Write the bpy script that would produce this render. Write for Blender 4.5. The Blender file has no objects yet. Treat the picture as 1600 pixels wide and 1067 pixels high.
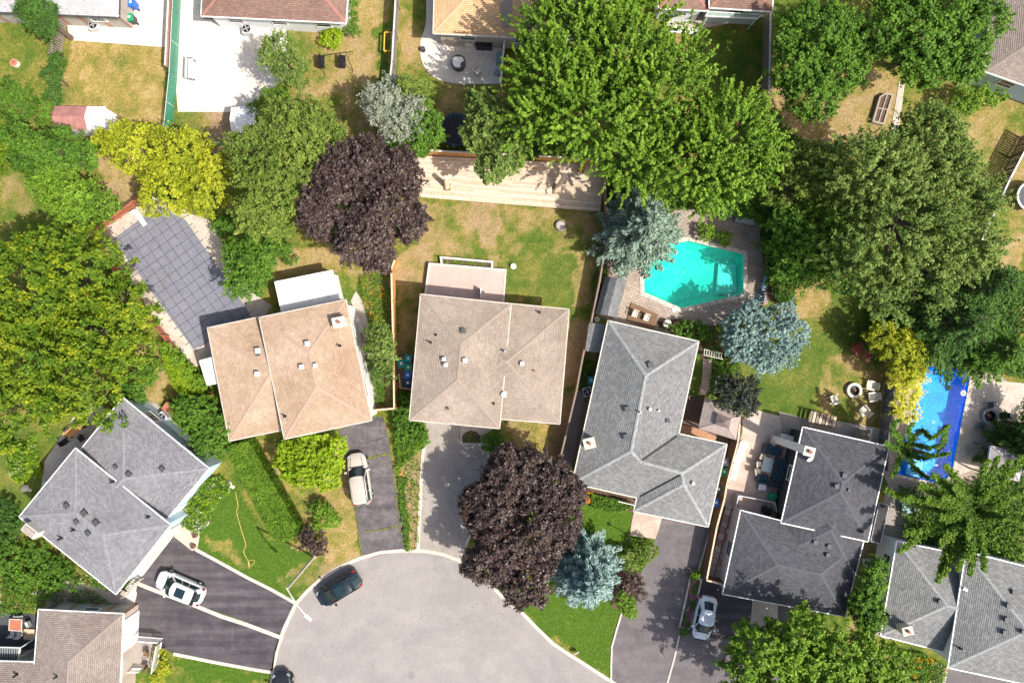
import bpy, math, random
import numpy as np
from mathutils import Vector, Matrix
from mathutils.geometry import tessellate_polygon

random.seed(7)
SC = bpy.context.scene
COL = SC.collection
R = math.radians

# ------------------------------------------------------------------ camera
S = 0.0575          # metres on the ground per photograph pixel
H = 61.3            # height of the drone
CX, CY = 800.0, 533.5
cam = bpy.data.objects.new('camera', bpy.data.cameras.new('camera'))
COL.objects.link(cam)
cam.location = (0, 0, H)
cam.rotation_euler = (0, 0, 0)
cam.data.sensor_width = 36
cam.data.lens = 36 * H / (1600 * S)
cam.data.clip_end = 5000
SC.camera = cam

# ------------------------------------------------------------------ world, sun, exposure
w = bpy.data.worlds.new('World'); SC.world = w; w.use_nodes = True
nt = w.node_tree
bg = nt.nodes['Background']
sky = nt.nodes.new('ShaderNodeTexSky'); sky.sky_type = 'NISHITA'; sky.sun_disc = False; sky.dust_density = 4.0; sky.ozone_density = 0.6
SUN_EL, SUN_AZ = 52.0, 118.0
sky.sun_elevation = R(SUN_EL); sky.sun_rotation = R(SUN_AZ)
nt.links.new(sky.outputs[0], bg.inputs[0]); bg.inputs[1].default_value = 0.14
sun = bpy.data.lights.new('sun', 'SUN'); sun.energy = 4.9; sun.angle = R(0.5); sun.color = (1.0, 0.945, 0.86)
so = bpy.data.objects.new('sun', sun); COL.objects.link(so)
sd = Vector((math.sin(R(SUN_AZ)) * math.cos(R(SUN_EL)), math.cos(R(SUN_AZ)) * math.cos(R(SUN_EL)), math.sin(R(SUN_EL))))
so.rotation_euler = sd.to_track_quat('Z', 'Y').to_euler(); so.location = sd * 200
SC.view_settings.view_transform = 'Standard'; SC.view_settings.look = 'None'
SC.view_settings.gamma = 1; SC.view_settings.use_curve_mapping = False
SC.view_settings.exposure = 0.36
SC.cycles.max_bounces = 6; SC.cycles.transparent_max_bounces = 12

# ------------------------------------------------------------------ helpers
def W(px, py, h=0.0):
    f = S * (1 - h / H)
    return ((px - CX) * f, (CY - py) * f, h)
def WP(pts, h=0.0): return [W(p[0], p[1], h) for p in pts]

def tag(o, label=None, cat=None, group=None, kind=None):
    if label: o['label'] = label
    if cat: o['category'] = cat
    if group: o['group'] = group
    if kind: o['kind'] = kind
    return o

def thing(name, label, cat, loc=(0, 0, 0), rot=0.0, group=None):
    o = bpy.data.objects.new(name, None); COL.objects.link(o)
    o.empty_display_size = 0.3
    o.location = loc; o.rotation_euler = (0, 0, rot)
    return tag(o, label, cat, group)

def link(name, me, parent=None, world=True):
    """me in world coordinates (world=True) or already local to the parent."""
    o = bpy.data.objects.new(name, me); COL.objects.link(o)
    if parent is not None:
        o.parent = parent
        if world:
            off = Vector((0, 0, 0)); p = parent
            while p is not None:
                off += p.location; p = p.parent
            o.location = -off if parent.type == 'EMPTY' or parent.parent is None else (0, 0, 0)
            if parent.type != 'EMPTY': o.location = (0, 0, 0)
    return o

def copy_tree(o, parent=None):
    c = o.copy(); COL.objects.link(c)
    if parent is not None: c.parent = parent
    for ch in list(o.children): copy_tree(ch, c)
    return c

class MB:
    def __init__(s): s.v = []; s.f = []; s.uv = []; s.mi = []
    def add(s, vs, fs, m=0):
        b = len(s.v); s.v += [tuple(v) for v in vs]
        for f in fs: s.f.append(tuple(b + i for i in f)); s.mi.append(m)
    def box(s, c, size, rz=0.0, m=0, tilt=None):
        x, y, z = size[0] / 2, size[1] / 2, size[2] / 2
        vs = [(-x,-y,-z),(x,-y,-z),(x,y,-z),(-x,y,-z),(-x,-y,z),(x,-y,z),(x,y,z),(-x,y,z)]
        M = Matrix.Rotation(rz, 3, 'Z')
        if tilt: M = M @ Matrix.Rotation(tilt[1], 3, tilt[0])
        vs = [M @ Vector(v) + Vector(c) for v in vs]
        s.add(vs, [(0,3,2,1),(4,5,6,7),(0,1,5,4),(1,2,6,5),(2,3,7,6),(3,0,4,7)], m); return s
    def bar(s, a, b, wd, th, m=0):
        a = Vector(a); b = Vector(b); d = b - a; L = d.length
        if L < 1e-6: return s
        q = d.to_track_quat('X', 'Z').to_matrix()
        vs = []
        for x in (0, L):
            for y, z in ((-wd/2,-th/2),(wd/2,-th/2),(wd/2,th/2),(-wd/2,th/2)): vs.append(a + q @ Vector((x, y, z)))
        s.add(vs, [(0,1,2,3),(7,6,5,4),(0,4,5,1),(1,5,6,2),(2,6,7,3),(3,7,4,0)], m); return s
    def cyl(s, a, b, r0, r1=None, n=12, caps=True, m=0):
        r1 = r0 if r1 is None else r1
        a = Vector(a); b = Vector(b); d = b - a
        q = d.to_track_quat('Z', 'Y').to_matrix()
        vs = []
        for p, r in ((a, r0), (b, r1)):
            for i in range(n):
                t = 2 * math.pi * i / n
                vs.append(p + q @ Vector((math.cos(t) * r, math.sin(t) * r, 0)))
        fs = [(i, (i + 1) % n, n + (i + 1) % n, n + i) for i in range(n)]
        if caps: fs += [tuple(reversed(range(n))), tuple(range(n, 2 * n))]
        s.add(vs, fs, m); return s
    def tube(s, pts, rs, n=8, m=0):
        for i in range(len(pts) - 1): s.cyl(pts[i], pts[i + 1], rs[i], rs[i + 1], n, True, m)
        return s
    def lathe(s, c, prof, n=20, m=0):
        b = []
        for r, z in prof:
            for i in range(n):
                t = 2 * math.pi * i / n
                b.append((c[0] + r * math.cos(t), c[1] + r * math.sin(t), c[2] + z))
        fs = []
        for k in range(len(prof) - 1):
            for i in range(n): fs.append((k*n+i, k*n+(i+1)%n, (k+1)*n+(i+1)%n, (k+1)*n+i))
        s.add(b, fs, m); return s
    def prism(s, poly, z0, z1, m=0, bottom=True):
        n = len(poly); P = [(p[0], p[1]) for p in poly]
        A = sum(P[i][0]*P[(i+1)%n][1]-P[(i+1)%n][0]*P[i][1] for i in range(n))
        if A < 0: P.reverse()
        vs = [(p[0], p[1], z0) for p in P] + [(p[0], p[1], z1) for p in P]
        fs = [(i, (i+1) % n, n + (i+1) % n, n + i) for i in range(n)]
        tri = tessellate_polygon([[Vector((p[0], p[1], 0)) for p in P]])
        for t in tri:
            a, b, c = t
            cr = (P[b][0]-P[a][0])*(P[c][1]-P[a][1])-(P[b][1]-P[a][1])*(P[c][0]-P[a][0])
            if cr < 0: t = (a, c, b)
            fs.append(tuple(n + i for i in t))
            if bottom: fs.append(tuple(reversed(t)))
        s.add(vs, fs, m); return s
    def mesh(s, name, mats, smooth=False):
        me = bpy.data.meshes.new(name)
        me.from_pydata([tuple(v) for v in s.v], [], s.f)
        if not isinstance(mats, (list, tuple)): mats = [mats]
        for m in mats: me.materials.append(m)
        if len(mats) > 1: me.polygons.foreach_set('material_index', s.mi)
        if s.uv:
            l = me.uv_layers.new(name='UVMap'); l.data.foreach_set('uv', [c for uv in s.uv for c in uv])
        if smooth: me.polygons.foreach_set('use_smooth', [True] * len(me.polygons))
        me.update(); return me
    def build(s, name, mats, parent=None, kind=None, world=True, smooth=False, label=None):
        o = link(name, s.mesh(name, mats, smooth), parent, world)
        if kind: o['kind'] = kind
        if label: o['label'] = label
        return o

def np_quads(name, V, mat, tint=None, k=4):
    """V: (n, k, 3) array of separate faces"""
    n = V.shape[0]
    me = bpy.data.meshes.new(name)
    me.vertices.add(n * k); me.vertices.foreach_set('co', V.reshape(-1).astype(np.float32))
    me.loops.add(n * k); me.loops.foreach_set('vertex_index', np.arange(n * k, dtype=np.int32))
    me.polygons.add(n)
    me.polygons.foreach_set('loop_start', np.arange(0, n * k, k, dtype=np.int32))
    try: me.polygons.foreach_set('loop_total', np.full(n, k, dtype=np.int32))
    except Exception: pass
    if tint is not None:
        a = me.attributes.new('tint', 'FLOAT', 'FACE'); a.data.foreach_set('value', tint.astype(np.float32))
    if mat: me.materials.append(mat)
    me.update(calc_edges=True); me.validate()
    return me

# ------------------------------------------------------------------ materials
def new_mat(name):
    m = bpy.data.materials.new(name); m.use_nodes = True
    t = m.node_tree; b = t.nodes['Principled BSDF']
    return m, t, b
def noise(t, scale, detail=4, rough=0.6, coord='Object', dist=0.0):
    tc = t.nodes.new('ShaderNodeTexCoord'); n = t.nodes.new('ShaderNodeTexNoise')
    if coord == 'World':
        g = t.nodes.new('ShaderNodeNewGeometry'); t.links.new(g.outputs['Position'], n.inputs['Vector'])
    else: t.links.new(tc.outputs[coord], n.inputs['Vector'])
    n.inputs['Scale'].default_value = scale; n.inputs['Detail'].default_value = detail
    n.inputs['Roughness'].default_value = rough; n.inputs['Distortion'].default_value = dist
    return n
def ramp(t, src, stops):
    r = t.nodes.new('ShaderNodeValToRGB'); e = r.color_ramp.elements
    while len(e) < len(stops): e.new(0.5)
    for i, (p, c) in enumerate(stops): e[i].position = p; e[i].color = (*c, 1)
    t.links.new(src, r.inputs[0]); return r
def mixc(t, a, b, fac, mode='MIX'):
    m = t.nodes.new('ShaderNodeMix'); m.data_type = 'RGBA'; m.blend_type = mode
    for sock, v in ((m.inputs[0], fac), (m.inputs[6], a), (m.inputs[7], b)):
        if hasattr(v, 'links'): t.links.new(v, sock)
        elif isinstance(v, (int, float)): sock.default_value = v
        else: sock.default_value = (*v, 1)
    return m.outputs[2]
def bump(t, b, src, strength=0.3, dist=0.02):
    u = t.nodes.new('ShaderNodeBump'); u.inputs['Strength'].default_value = strength; u.inputs['Distance'].default_value = dist
    t.links.new(src, u.inputs['Height']); t.links.new(u.outputs[0], b.inputs['Normal'])

_plain = {}
def plain(name, c, rough=0.6, metal=0.0, var=0.18, scale=3.0, spec=0.3):
    """painted or bare surface with soft wear"""
    if name in _plain: return _plain[name]
    m, t, b = new_mat(name)
    n = noise(t, scale, 5, 0.65)
    d = tuple(x * (1 - var) for x in c); l = tuple(min(1, x * (1 + var)) for x in c)
    r = ramp(t, n.outputs[0], [(0.3, d), (0.7, l)])
    t.links.new(r.outputs[0], b.inputs['Base Color'])
    b.inputs['Roughness'].default_value = rough; b.inputs['Metallic'].default_value = metal
    b.inputs['Specular IOR Level'].default_value = spec
    bump(t, b, n.outputs[0], 0.1, 0.01)
    _plain[name] = m; return m

def surface(name, c1, c2, c3, big=0.25, mid=1.6, fine=14.0, rough=0.9, cracks=None, streak=None):
    """large worn surface: three colours over three noise sizes, world mapped"""
    m, t, b = new_mat(name)
    a = noise(t, big, 6, 0.6, 'World', 0.8); k = noise(t, mid, 6, 0.7, 'World', 0.4); f = noise(t, fine, 4, 0.8, 'World')
    ra = ramp(t, a.outputs[0], [(0.35, c1), (0.65, c2)])
    rk = ramp(t, k.outputs[0], [(0.45, (0, 0, 0)), (0.75, (1, 1, 1))])
    x = mixc(t, ra.outputs[0], c3, rk.outputs[0])
    rf = ramp(t, f.outputs[0], [(0.38, (0.80, 0.80, 0.80)), (0.62, (1.18, 1.18, 1.18))])
    x = mixc(t, x, rf.outputs[0], 1.0, 'MULTIPLY')
    sp_ = noise(t, 1.3, 5, 0.75, 'World', 0.3); rs_ = ramp(t, sp_.outputs[0], [(0.64, (1, 1, 1)), (0.72, (0.74, 0.73, 0.72))]); x = mixc(t, x, rs_.outputs[0], 0.8, 'MULTIPLY')
    if streak:
        g = t.nodes.new('ShaderNodeNewGeometry'); mp = t.nodes.new('ShaderNodeMapping'); nn = t.nodes.new('ShaderNodeTexNoise')
        if streak[0] == 'polar':   # tyre wear follows the turning circle
            sp = t.nodes.new('ShaderNodeVectorMath'); sp.operation = 'SUBTRACT'; sp.inputs[1].default_value = ((700 - CX) * S, (CY - 1130) * S, 0)
            le = t.nodes.new('ShaderNodeVectorMath'); le.operation = 'LENGTH'; cb = t.nodes.new('ShaderNodeCombineXYZ'); lo = t.nodes.new('ShaderNodeVectorMath'); lo.operation = 'SCALE'; lo.inputs['Scale'].default_value = 0.05
            t.links.new(g.outputs['Position'], sp.inputs[0]); t.links.new(sp.outputs[0], le.inputs[0]); t.links.new(sp.outputs[0], lo.inputs[0])
            ad = t.nodes.new('ShaderNodeVectorMath'); t.links.new(le.outputs['Value'], cb.inputs[2]); t.links.new(cb.outputs[0], ad.inputs[0]); t.links.new(lo.outputs[0], ad.inputs[1]); t.links.new(ad.outputs[0], nn.inputs['Vector'])
        else:
            mp.inputs['Rotation'].default_value = (0, 0, R(streak[0])); mp.inputs['Scale'].default_value = (0.12, 1.6, 1)
            t.links.new(g.outputs['Position'], mp.inputs[0]); t.links.new(mp.outputs[0], nn.inputs['Vector'])
        pass; nn.inputs['Scale'].default_value = 1.0
        nn.inputs['Detail'].default_value = 5
        rs = ramp(t, nn.outputs[0], [(0.4, (1, 1, 1)), (0.75, streak[1])])
        x = mixc(t, x, rs.outputs[0], 1.0, 'MULTIPLY')
    if cracks:
        g = t.nodes.new('ShaderNodeNewGeometry'); v = t.nodes.new('ShaderNodeTexVoronoi'); v.feature = 'DISTANCE_TO_EDGE'
        wob = mixc(t, g.outputs['Position'], k.outputs[1], 0.12)
        t.links.new(wob, v.inputs['Vector']); v.inputs['Scale'].default_value = cracks
        rv = ramp(t, v.outputs['Distance'], [(0.0, (0.45, 0.44, 0.43)), (0.006, (1, 1, 1))])
        x = mixc(t, x, rv.outputs[0], 0.7, 'MULTIPLY')
    t.links.new(x, b.inputs['Base Color']); b.inputs['Roughness'].default_value = rough
    b.inputs['Specular IOR Level'].default_value = 0.2
    bump(t, b, f.outputs[0], 0.35, 0.015)
    return m

def shingle(name, c1, c2, stain, tab=0.27, course=0.15):
    m, t, b = new_mat(name)
    tc = t.nodes.new('ShaderNodeTexCoord'); br = t.nodes.new('ShaderNodeTexBrick')
    t.links.new(tc.outputs['UV'], br.inputs['Vector'])
    br.inputs['Scale'].default_value = 1.0; br.inputs['Brick Width'].default_value = tab; br.inputs['Row Height'].default_value = course
    br.inputs['Mortar Size'].default_value = 0.018; br.inputs['Mortar Smooth'].default_value = 0.3; br.inputs['Bias'].default_value = 0.0
    br.inputs['Color1'].default_value = (*c1, 1); br.inputs['Color2'].default_value = (*c2, 1)
    br.inputs['Mortar'].default_value = (*[x * 0.6 for x in c1], 1)
    br.offset = 0.5; br.squash = 1.0
    big = noise(t, 0.3, 5, 0.6, 'World'); f = noise(t, 9.0, 5, 0.8, 'World')
    rb = ramp(t, big.outputs[0], [(0.32, tuple(v * 0.9 for v in stain)), (0.68, (1.06, 1.06, 1.06))])
    m2 = noise(t, 1.4, 6, 0.75, 'World', 1.0); r2 = ramp(t, m2.outputs[0], [(0.3, (0.86, 0.85, 0.84)), (0.6, (1.05, 1.05, 1.05))])
    x = mixc(t, br.outputs['Color'], rb.outputs[0], 1.0, 'MULTIPLY'); x = mixc(t, x, r2.outputs[0], 1.0, 'MULTIPLY')
    rf = ramp(t, f.outputs[0], [(0.3, (0.76, 0.76, 0.76)), (0.7, (1.22, 1.22, 1.22))])
    x = mixc(t, x, rf.outputs[0], 1.0, 'MULTIPLY')
    t.links.new(x, b.inputs['Base Color']); b.inputs['Roughness'].default_value = 0.92
    b.inputs['Specular IOR Level'].default_value = 0.15
    bump(t, b, f.outputs[0], 0.4, 0.02)
    return m

def pavers(name, c1, c2, mortar, bw, rh, ang=0.0, ms=0.03, off=0.5):
    m, t, b = new_mat(name)
    g = t.nodes.new('ShaderNodeNewGeometry'); mp = t.nodes.new('ShaderNodeMapping'); br = t.nodes.new('ShaderNodeTexBrick')
    mp.inputs['Rotation'].default_value = (0, 0, R(ang))
    t.links.new(g.outputs['Position'], mp.inputs[0]); t.links.new(mp.outputs[0], br.inputs['Vector'])
    br.inputs['Scale'].default_value = 1.0; br.inputs['Brick Width'].default_value = bw; br.inputs['Row Height'].default_value = rh
    br.inputs['Mortar Size'].default_value = ms; br.offset = off
    br.inputs['Color1'].default_value = (*c1, 1); br.inputs['Color2'].default_value = (*c2, 1); br.inputs['Mortar'].default_value = (*mortar, 1)
    big = noise(t, 0.6, 6, 0.65, 'World'); f = noise(t, 10.0, 4, 0.8, 'World')
    rb = ramp(t, big.outputs[0], [(0.3, (0.72, 0.72, 0.70)), (0.7, (1.15, 1.15, 1.15))])
    rf = ramp(t, f.outputs[0], [(0.25, (0.8, 0.8, 0.8)), (0.75, (1.15, 1.15, 1.15))])
    x = mixc(t, br.outputs['Color'], rb.outputs[0], 1.0, 'MULTIPLY'); x = mixc(t, x, rf.outputs[0], 1.0, 'MULTIPLY')
    t.links.new(x, b.inputs['Base Color']); b.inputs['Roughness'].default_value = 0.85
    bump(t, b, br.outputs['Fac'], -0.4, 0.01)
    return m

_leaf = {}
def leaf_mat(name, cols, transl=0.35, rough=0.6):
    """cols: dark to light leaf colours, picked by each leaf's own tint"""
    if name in _leaf: return _leaf[name]
    m, t, b = new_mat(name)
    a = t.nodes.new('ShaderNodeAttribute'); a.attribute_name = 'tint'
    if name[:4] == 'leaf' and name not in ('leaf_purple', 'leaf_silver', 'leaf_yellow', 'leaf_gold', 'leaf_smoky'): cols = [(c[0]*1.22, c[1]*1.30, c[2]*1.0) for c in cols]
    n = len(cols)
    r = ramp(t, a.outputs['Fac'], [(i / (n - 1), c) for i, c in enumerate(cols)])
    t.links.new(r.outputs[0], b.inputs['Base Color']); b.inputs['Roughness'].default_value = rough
    b.inputs['Specular IOR Level'].default_value = 0.25
    tr = t.nodes.new('ShaderNodeBsdfTranslucent'); mx = t.nodes.new('ShaderNodeMixShader'); mx.inputs[0].default_value = transl
    t.links.new(r.outputs[0], tr.inputs[0])
    out = t.nodes['Material Output']
    t.links.new(b.outputs[0], mx.inputs[1]); t.links.new(tr.outputs[0], mx.inputs[2]); t.links.new(mx.outputs[0], out.inputs[0])
    _leaf[name] = m; return m

# colours of leaves (dark .. light)
GREEN   = leaf_mat('leaf_green',   [(0.028,0.062,0.010),(0.060,0.130,0.018),(0.110,0.205,0.028),(0.17,0.28,0.04)])
LIGHTG  = leaf_mat('leaf_light_green', [(0.038,0.078,0.012),(0.094,0.17,0.02),(0.165,0.265,0.03),(0.25,0.36,0.05)])
BRIGHT  = leaf_mat('leaf_bright_green', [(0.08,0.13,0.01),(0.17,0.25,0.012),(0.27,0.36,0.02),(0.36,0.44,0.04)])
DEEP    = leaf_mat('leaf_deep_green', [(0.018,0.048,0.012),(0.038,0.090,0.020),(0.072,0.145,0.03),(0.115,0.20,0.045)])
SAGE    = leaf_mat('leaf_sage_green', [(0.045,0.080,0.022),(0.105,0.160,0.040),(0.18,0.24,0.065),(0.27,0.34,0.115)])
OLIVE   = leaf_mat('leaf_olive', [(0.05,0.085,0.018),(0.10,0.15,0.03),(0.17,0.22,0.045),(0.26,0.29,0.07)])
YTIP    = leaf_mat('leaf_green_yellow_tips', [(0.035,0.08,0.008),(0.07,0.135,0.012),(0.15,0.21,0.014),(0.34,0.32,0.02)])
YELLOW  = leaf_mat('leaf_yellow', [(0.13,0.18,0.012),(0.26,0.32,0.018),(0.43,0.46,0.028),(0.60,0.60,0.055)])
GOLD    = leaf_mat('leaf_gold', [(0.28,0.33,0.015),(0.52,0.54,0.03),(0.76,0.73,0.08),(0.88,0.85,0.22)])
PURPLE  = leaf_mat('leaf_purple', [(0.022,0.013,0.012),(0.048,0.030,0.027),(0.088,0.060,0.053),(0.17,0.125,0.108)], 0.10, 0.38)
SILVER  = leaf_mat('leaf_silver', [(0.10,0.13,0.09),(0.22,0.26,0.18),(0.36,0.39,0.29),(0.5,0.52,0.42)])
BLUE    = leaf_mat('needle_blue', [(0.05,0.105,0.09),(0.13,0.225,0.20),(0.26,0.39,0.355),(0.46,0.58,0.53)], 0.1)
BLUEG   = leaf_mat('needle_blue_green', [(0.05,0.09,0.06),(0.12,0.18,0.13),(0.22,0.31,0.23),(0.38,0.48,0.39)], 0.1)
FLOWER_W = leaf_mat('petal_white', [(0.5,0.5,0.4),(0.8,0.78,0.7)])
FLOWER_O = leaf_mat('petal_orange', [(0.75,0.32,0.01),(0.85,0.5,0.02)])
FLOWER_R = leaf_mat('petal_red', [(0.28,0.05,0.05),(0.48,0.13,0.14)])
FLOWER_P = leaf_mat('petal_pink', [(0.5,0.16,0.25),(0.75,0.4,0.5)])
GRASSB  = leaf_mat('grass_blade', [(0.05,0.115,0.014),(0.11,0.15,0.03),(0.26,0.21,0.08),(0.38,0.30,0.15)])
BARK = surface('bark', (0.10,0.075,0.055),(0.16,0.12,0.09),(0.2,0.16,0.12), 2, 6, 20)

WHITE = plain('white_paint', (0.80,0.80,0.78), 0.5)
OFFW = plain('off_white', (0.60,0.56,0.49), 0.6)
BLACK = plain('black_plastic', (0.02,0.02,0.022), 0.45)
DKGREY = plain('dark_grey', (0.07,0.075,0.08), 0.6)
GREY = plain('grey_paint', (0.32,0.33,0.34), 0.6)
LTGREY = plain('light_grey', (0.52,0.53,0.54), 0.55)
STEEL = plain('steel', (0.55,0.56,0.58), 0.35, 0.7)
BROWN = plain('brown_wood', (0.20,0.12,0.07), 0.7, 0, 0.3, 6)
CEDAR = plain('cedar_wood', (0.56,0.28,0.10), 0.75, 0, 0.28, 5)
REDWOOD = plain('red_stained_wood', (0.42,0.15,0.09), 0.75, 0, 0.25, 5)
PALEWOOD = plain('pale_wood', (0.66,0.50,0.35), 0.8, 0, 0.2, 6)
GREYWOOD = plain('weathered_wood', (0.24,0.205,0.17), 0.85, 0, 0.25, 6)
TAN = plain('tan_fabric', (0.33,0.27,0.245), 0.9)
BLUEP = plain('blue_plastic', (0.03,0.14,0.5), 0.4)
GREENP = plain('green_plastic', (0.02,0.28,0.12), 0.4)
TEALP = plain('teal_plastic', (0.02,0.27,0.27), 0.4)
REDP = plain('red_plastic', (0.55,0.03,0.04), 0.4)
BRICKM = plain('red_brick', (0.30,0.13,0.09), 0.9, 0, 0.3, 12)
STUCCO = plain('stucco', (0.62,0.57,0.47), 0.9)
CREAM = plain('cream_plastic', (0.72,0.66,0.55), 0.6)
def glass_mat():
    m, t, b = new_mat('dark_glass')
    b.inputs['Base Color'].default_value = (0.012, 0.03, 0.035, 1); b.inputs['Roughness'].default_value = 0.06
    b.inputs['Specular IOR Level'].default_value = 0.6
    n = noise(t, 1.5, 2); bump(t, b, n.outputs[0], 0.02, 0.01); return m
GLASS = glass_mat()
def car_paint(name, c, metal=0.3):
    m, t, b = new_mat(name)
    n = noise(t, 300, 2); r = ramp(t, n.outputs[0], [(0.3, tuple(x * 0.93 for x in c)), (0.7, c)])
    t.links.new(r.outputs[0], b.inputs['Base Color'])
    b.inputs['Metallic'].default_value = metal; b.inputs['Roughness'].default_value = 0.35
    b.inputs['Coat Weight'].default_value = 0.8; b.inputs['Coat Roughness'].default_value = 0.05; return m

ASPHALT_NEW = surface('sealed_asphalt', (0.048,0.043,0.049),(0.062,0.056,0.063),(0.085,0.078,0.084), 0.2, 0.9, 22, 0.85, None, (22, (1.9,1.85,1.8)))
ASPHALT_OLD = surface('old_asphalt', (0.070,0.064,0.070),(0.105,0.095,0.10),(0.165,0.148,0.145), 0.5, 1.4, 16, 0.9, 0.35, (75, (1.5,1.45,1.4)))
ASPHALT_MID = surface('faded_asphalt', (0.105,0.095,0.102),(0.13,0.118,0.124),(0.165,0.15,0.152), 0.3, 1.0, 18, 0.9, None, (75, (1.25,1.22,1.2)))
ROADM = surface('road_asphalt', (0.26,0.238,0.228),(0.295,0.27,0.258),(0.33,0.302,0.288), 0.12, 0.5, 14, 0.9, None, ('polar', (0.90,0.905,0.91)))
CONC_W = surface('bright_concrete', (0.60,0.55,0.49),(0.68,0.635,0.58),(0.52,0.455,0.40), 0.3, 1.2, 8, 0.9)
CONC = surface('grey_concrete', (0.31,0.275,0.245),(0.36,0.32,0.285),(0.265,0.23,0.205), 0.3, 1.2, 10, 0.9)
CONC_T = surface('tan_concrete', (0.46,0.40,0.34),(0.54,0.48,0.42),(0.36,0.30,0.25), 0.4, 1.5, 10, 0.9)
PINKST = pavers('pink_slabs', (0.50,0.375,0.31),(0.56,0.43,0.36),(0.38,0.29,0.25), 0.6, 0.6, -14, 0.015, 0)
PATIO_ROOF = surface('pink_terrace', (0.50,0.37,0.33),(0.56,0.42,0.38),(0.47,0.35,0.31), 0.3, 1.5, 10, 0.9)
PAVE = pavers('brown_pavers', (0.36,0.29,0.24),(0.46,0.38,0.32),(0.22,0.17,0.14), 0.42, 0.21, 20)
FLAG = pavers('sand_flagstones', (0.50,0.425,0.36),(0.545,0.47,0.40),(0.41,0.34,0.28), 1.3, 1.0, 35, 0.02)
KERB = surface('kerb_concrete', (0.52,0.465,0.40),(0.60,0.54,0.47),(0.44,0.38,0.32), 0.4, 2, 12, 0.9)
SOIL = surface('bare_soil', (0.30,0.21,0.16),(0.36,0.26,0.20),(0.22,0.15,0.11), 0.5, 2.5, 14, 0.95)
MULCH = surface('dark_mulch', (0.09,0.055,0.04),(0.13,0.08,0.06),(0.17,0.11,0.08), 0.6, 3, 18, 0.95)
GRAVEL = surface('white_gravel', (0.60,0.56,0.50),(0.72,0.68,0.62),(0.42,0.38,0.32), 0.8, 6, 20, 0.95)
# ------------------------------------------------------------------ ground
POOL2 = [(1005,409),(1040,381),(1076,376),(1162,397),(1162,460),(1064,482),(1006,457)]
POOL3 = [(1449,569),(1501,577),(1516,590),(1488,738),(1472,757),(1398,740)]
ROAD = [(426,1130),(425,1085),(428,1048),(434,1015),(446,982),(464,944),(482,924),(502,906),(530,888),(564,873.5),(595,865),(628,862),
        (666,863),(692,868),(716,877),(735,888),(762,912),(790,940),(811,955),(836,981),(863,1007),(887,1023),(914,1040),(954,1066),(1120,1172),(1500,1420),(1900,1660),(1600,2100),(900,2100),(560,1700),(440,1300)]

def inside(X, Y, poly):
    ins = np.zeros(X.shape, bool); n = len(poly)
    for i in range(n):
        x0, y0 = poly[i][:2]; x1, y1 = poly[(i + 1) % n][:2]
        if y0 == y1: continue
        c = ((Y >= min(y0, y1)) & (Y < max(y0, y1)))
        ins ^= c & (X < (x1 - x0) * (Y - y0) / (y1 - y0) + x0)
    return ins
def vnoise(X, Y, cell, seed):
    rg = np.random.default_rng(seed); G = rg.random((256, 256))
    u = X / cell + 1000.3; v = Y / cell + 1000.7
    i = np.floor(u).astype(int); j = np.floor(v).astype(int); fu = u - i; fv = v - j
    fu = fu * fu * (3 - 2 * fu); fv = fv * fv * (3 - 2 * fv)
    g = lambda a, b: G[a % 256, b % 256]
    return (g(i, j) * (1 - fu) + g(i + 1, j) * fu) * (1 - fv) + (g(i, j + 1) * (1 - fu) + g(i + 1, j + 1) * fu) * fv
def fbm(X, Y, cell, seed):
    return (vnoise(X, Y, cell, seed) + 0.5 * vnoise(X, Y, cell / 2.1, seed + 1) + 0.25 * vnoise(X, Y, cell / 4.3, seed + 2)) / 1.75

def grow(poly, d):
    """offset a world polygon outwards by d metres (mitre)"""
    P = [Vector((p[0], p[1])) for p in poly]; n = len(P)
    A = sum(P[i].x*P[(i+1)%n].y-P[(i+1)%n].x*P[i].y for i in range(n))
    sg = 1 if A > 0 else -1; out = []
    for i in range(n):
        a = (P[i] - P[i-1]).normalized(); b = (P[(i+1)%n] - P[i]).normalized()
        na = Vector((a.y, -a.x)) * sg; nb = Vector((b.y, -b.x)) * sg
        m = (na + nb); k = d / max(0.35, (1 + na.dot(nb)))
        out.append(P[i] + m * k)
    return [(p.x, p.y) for p in out]

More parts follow.
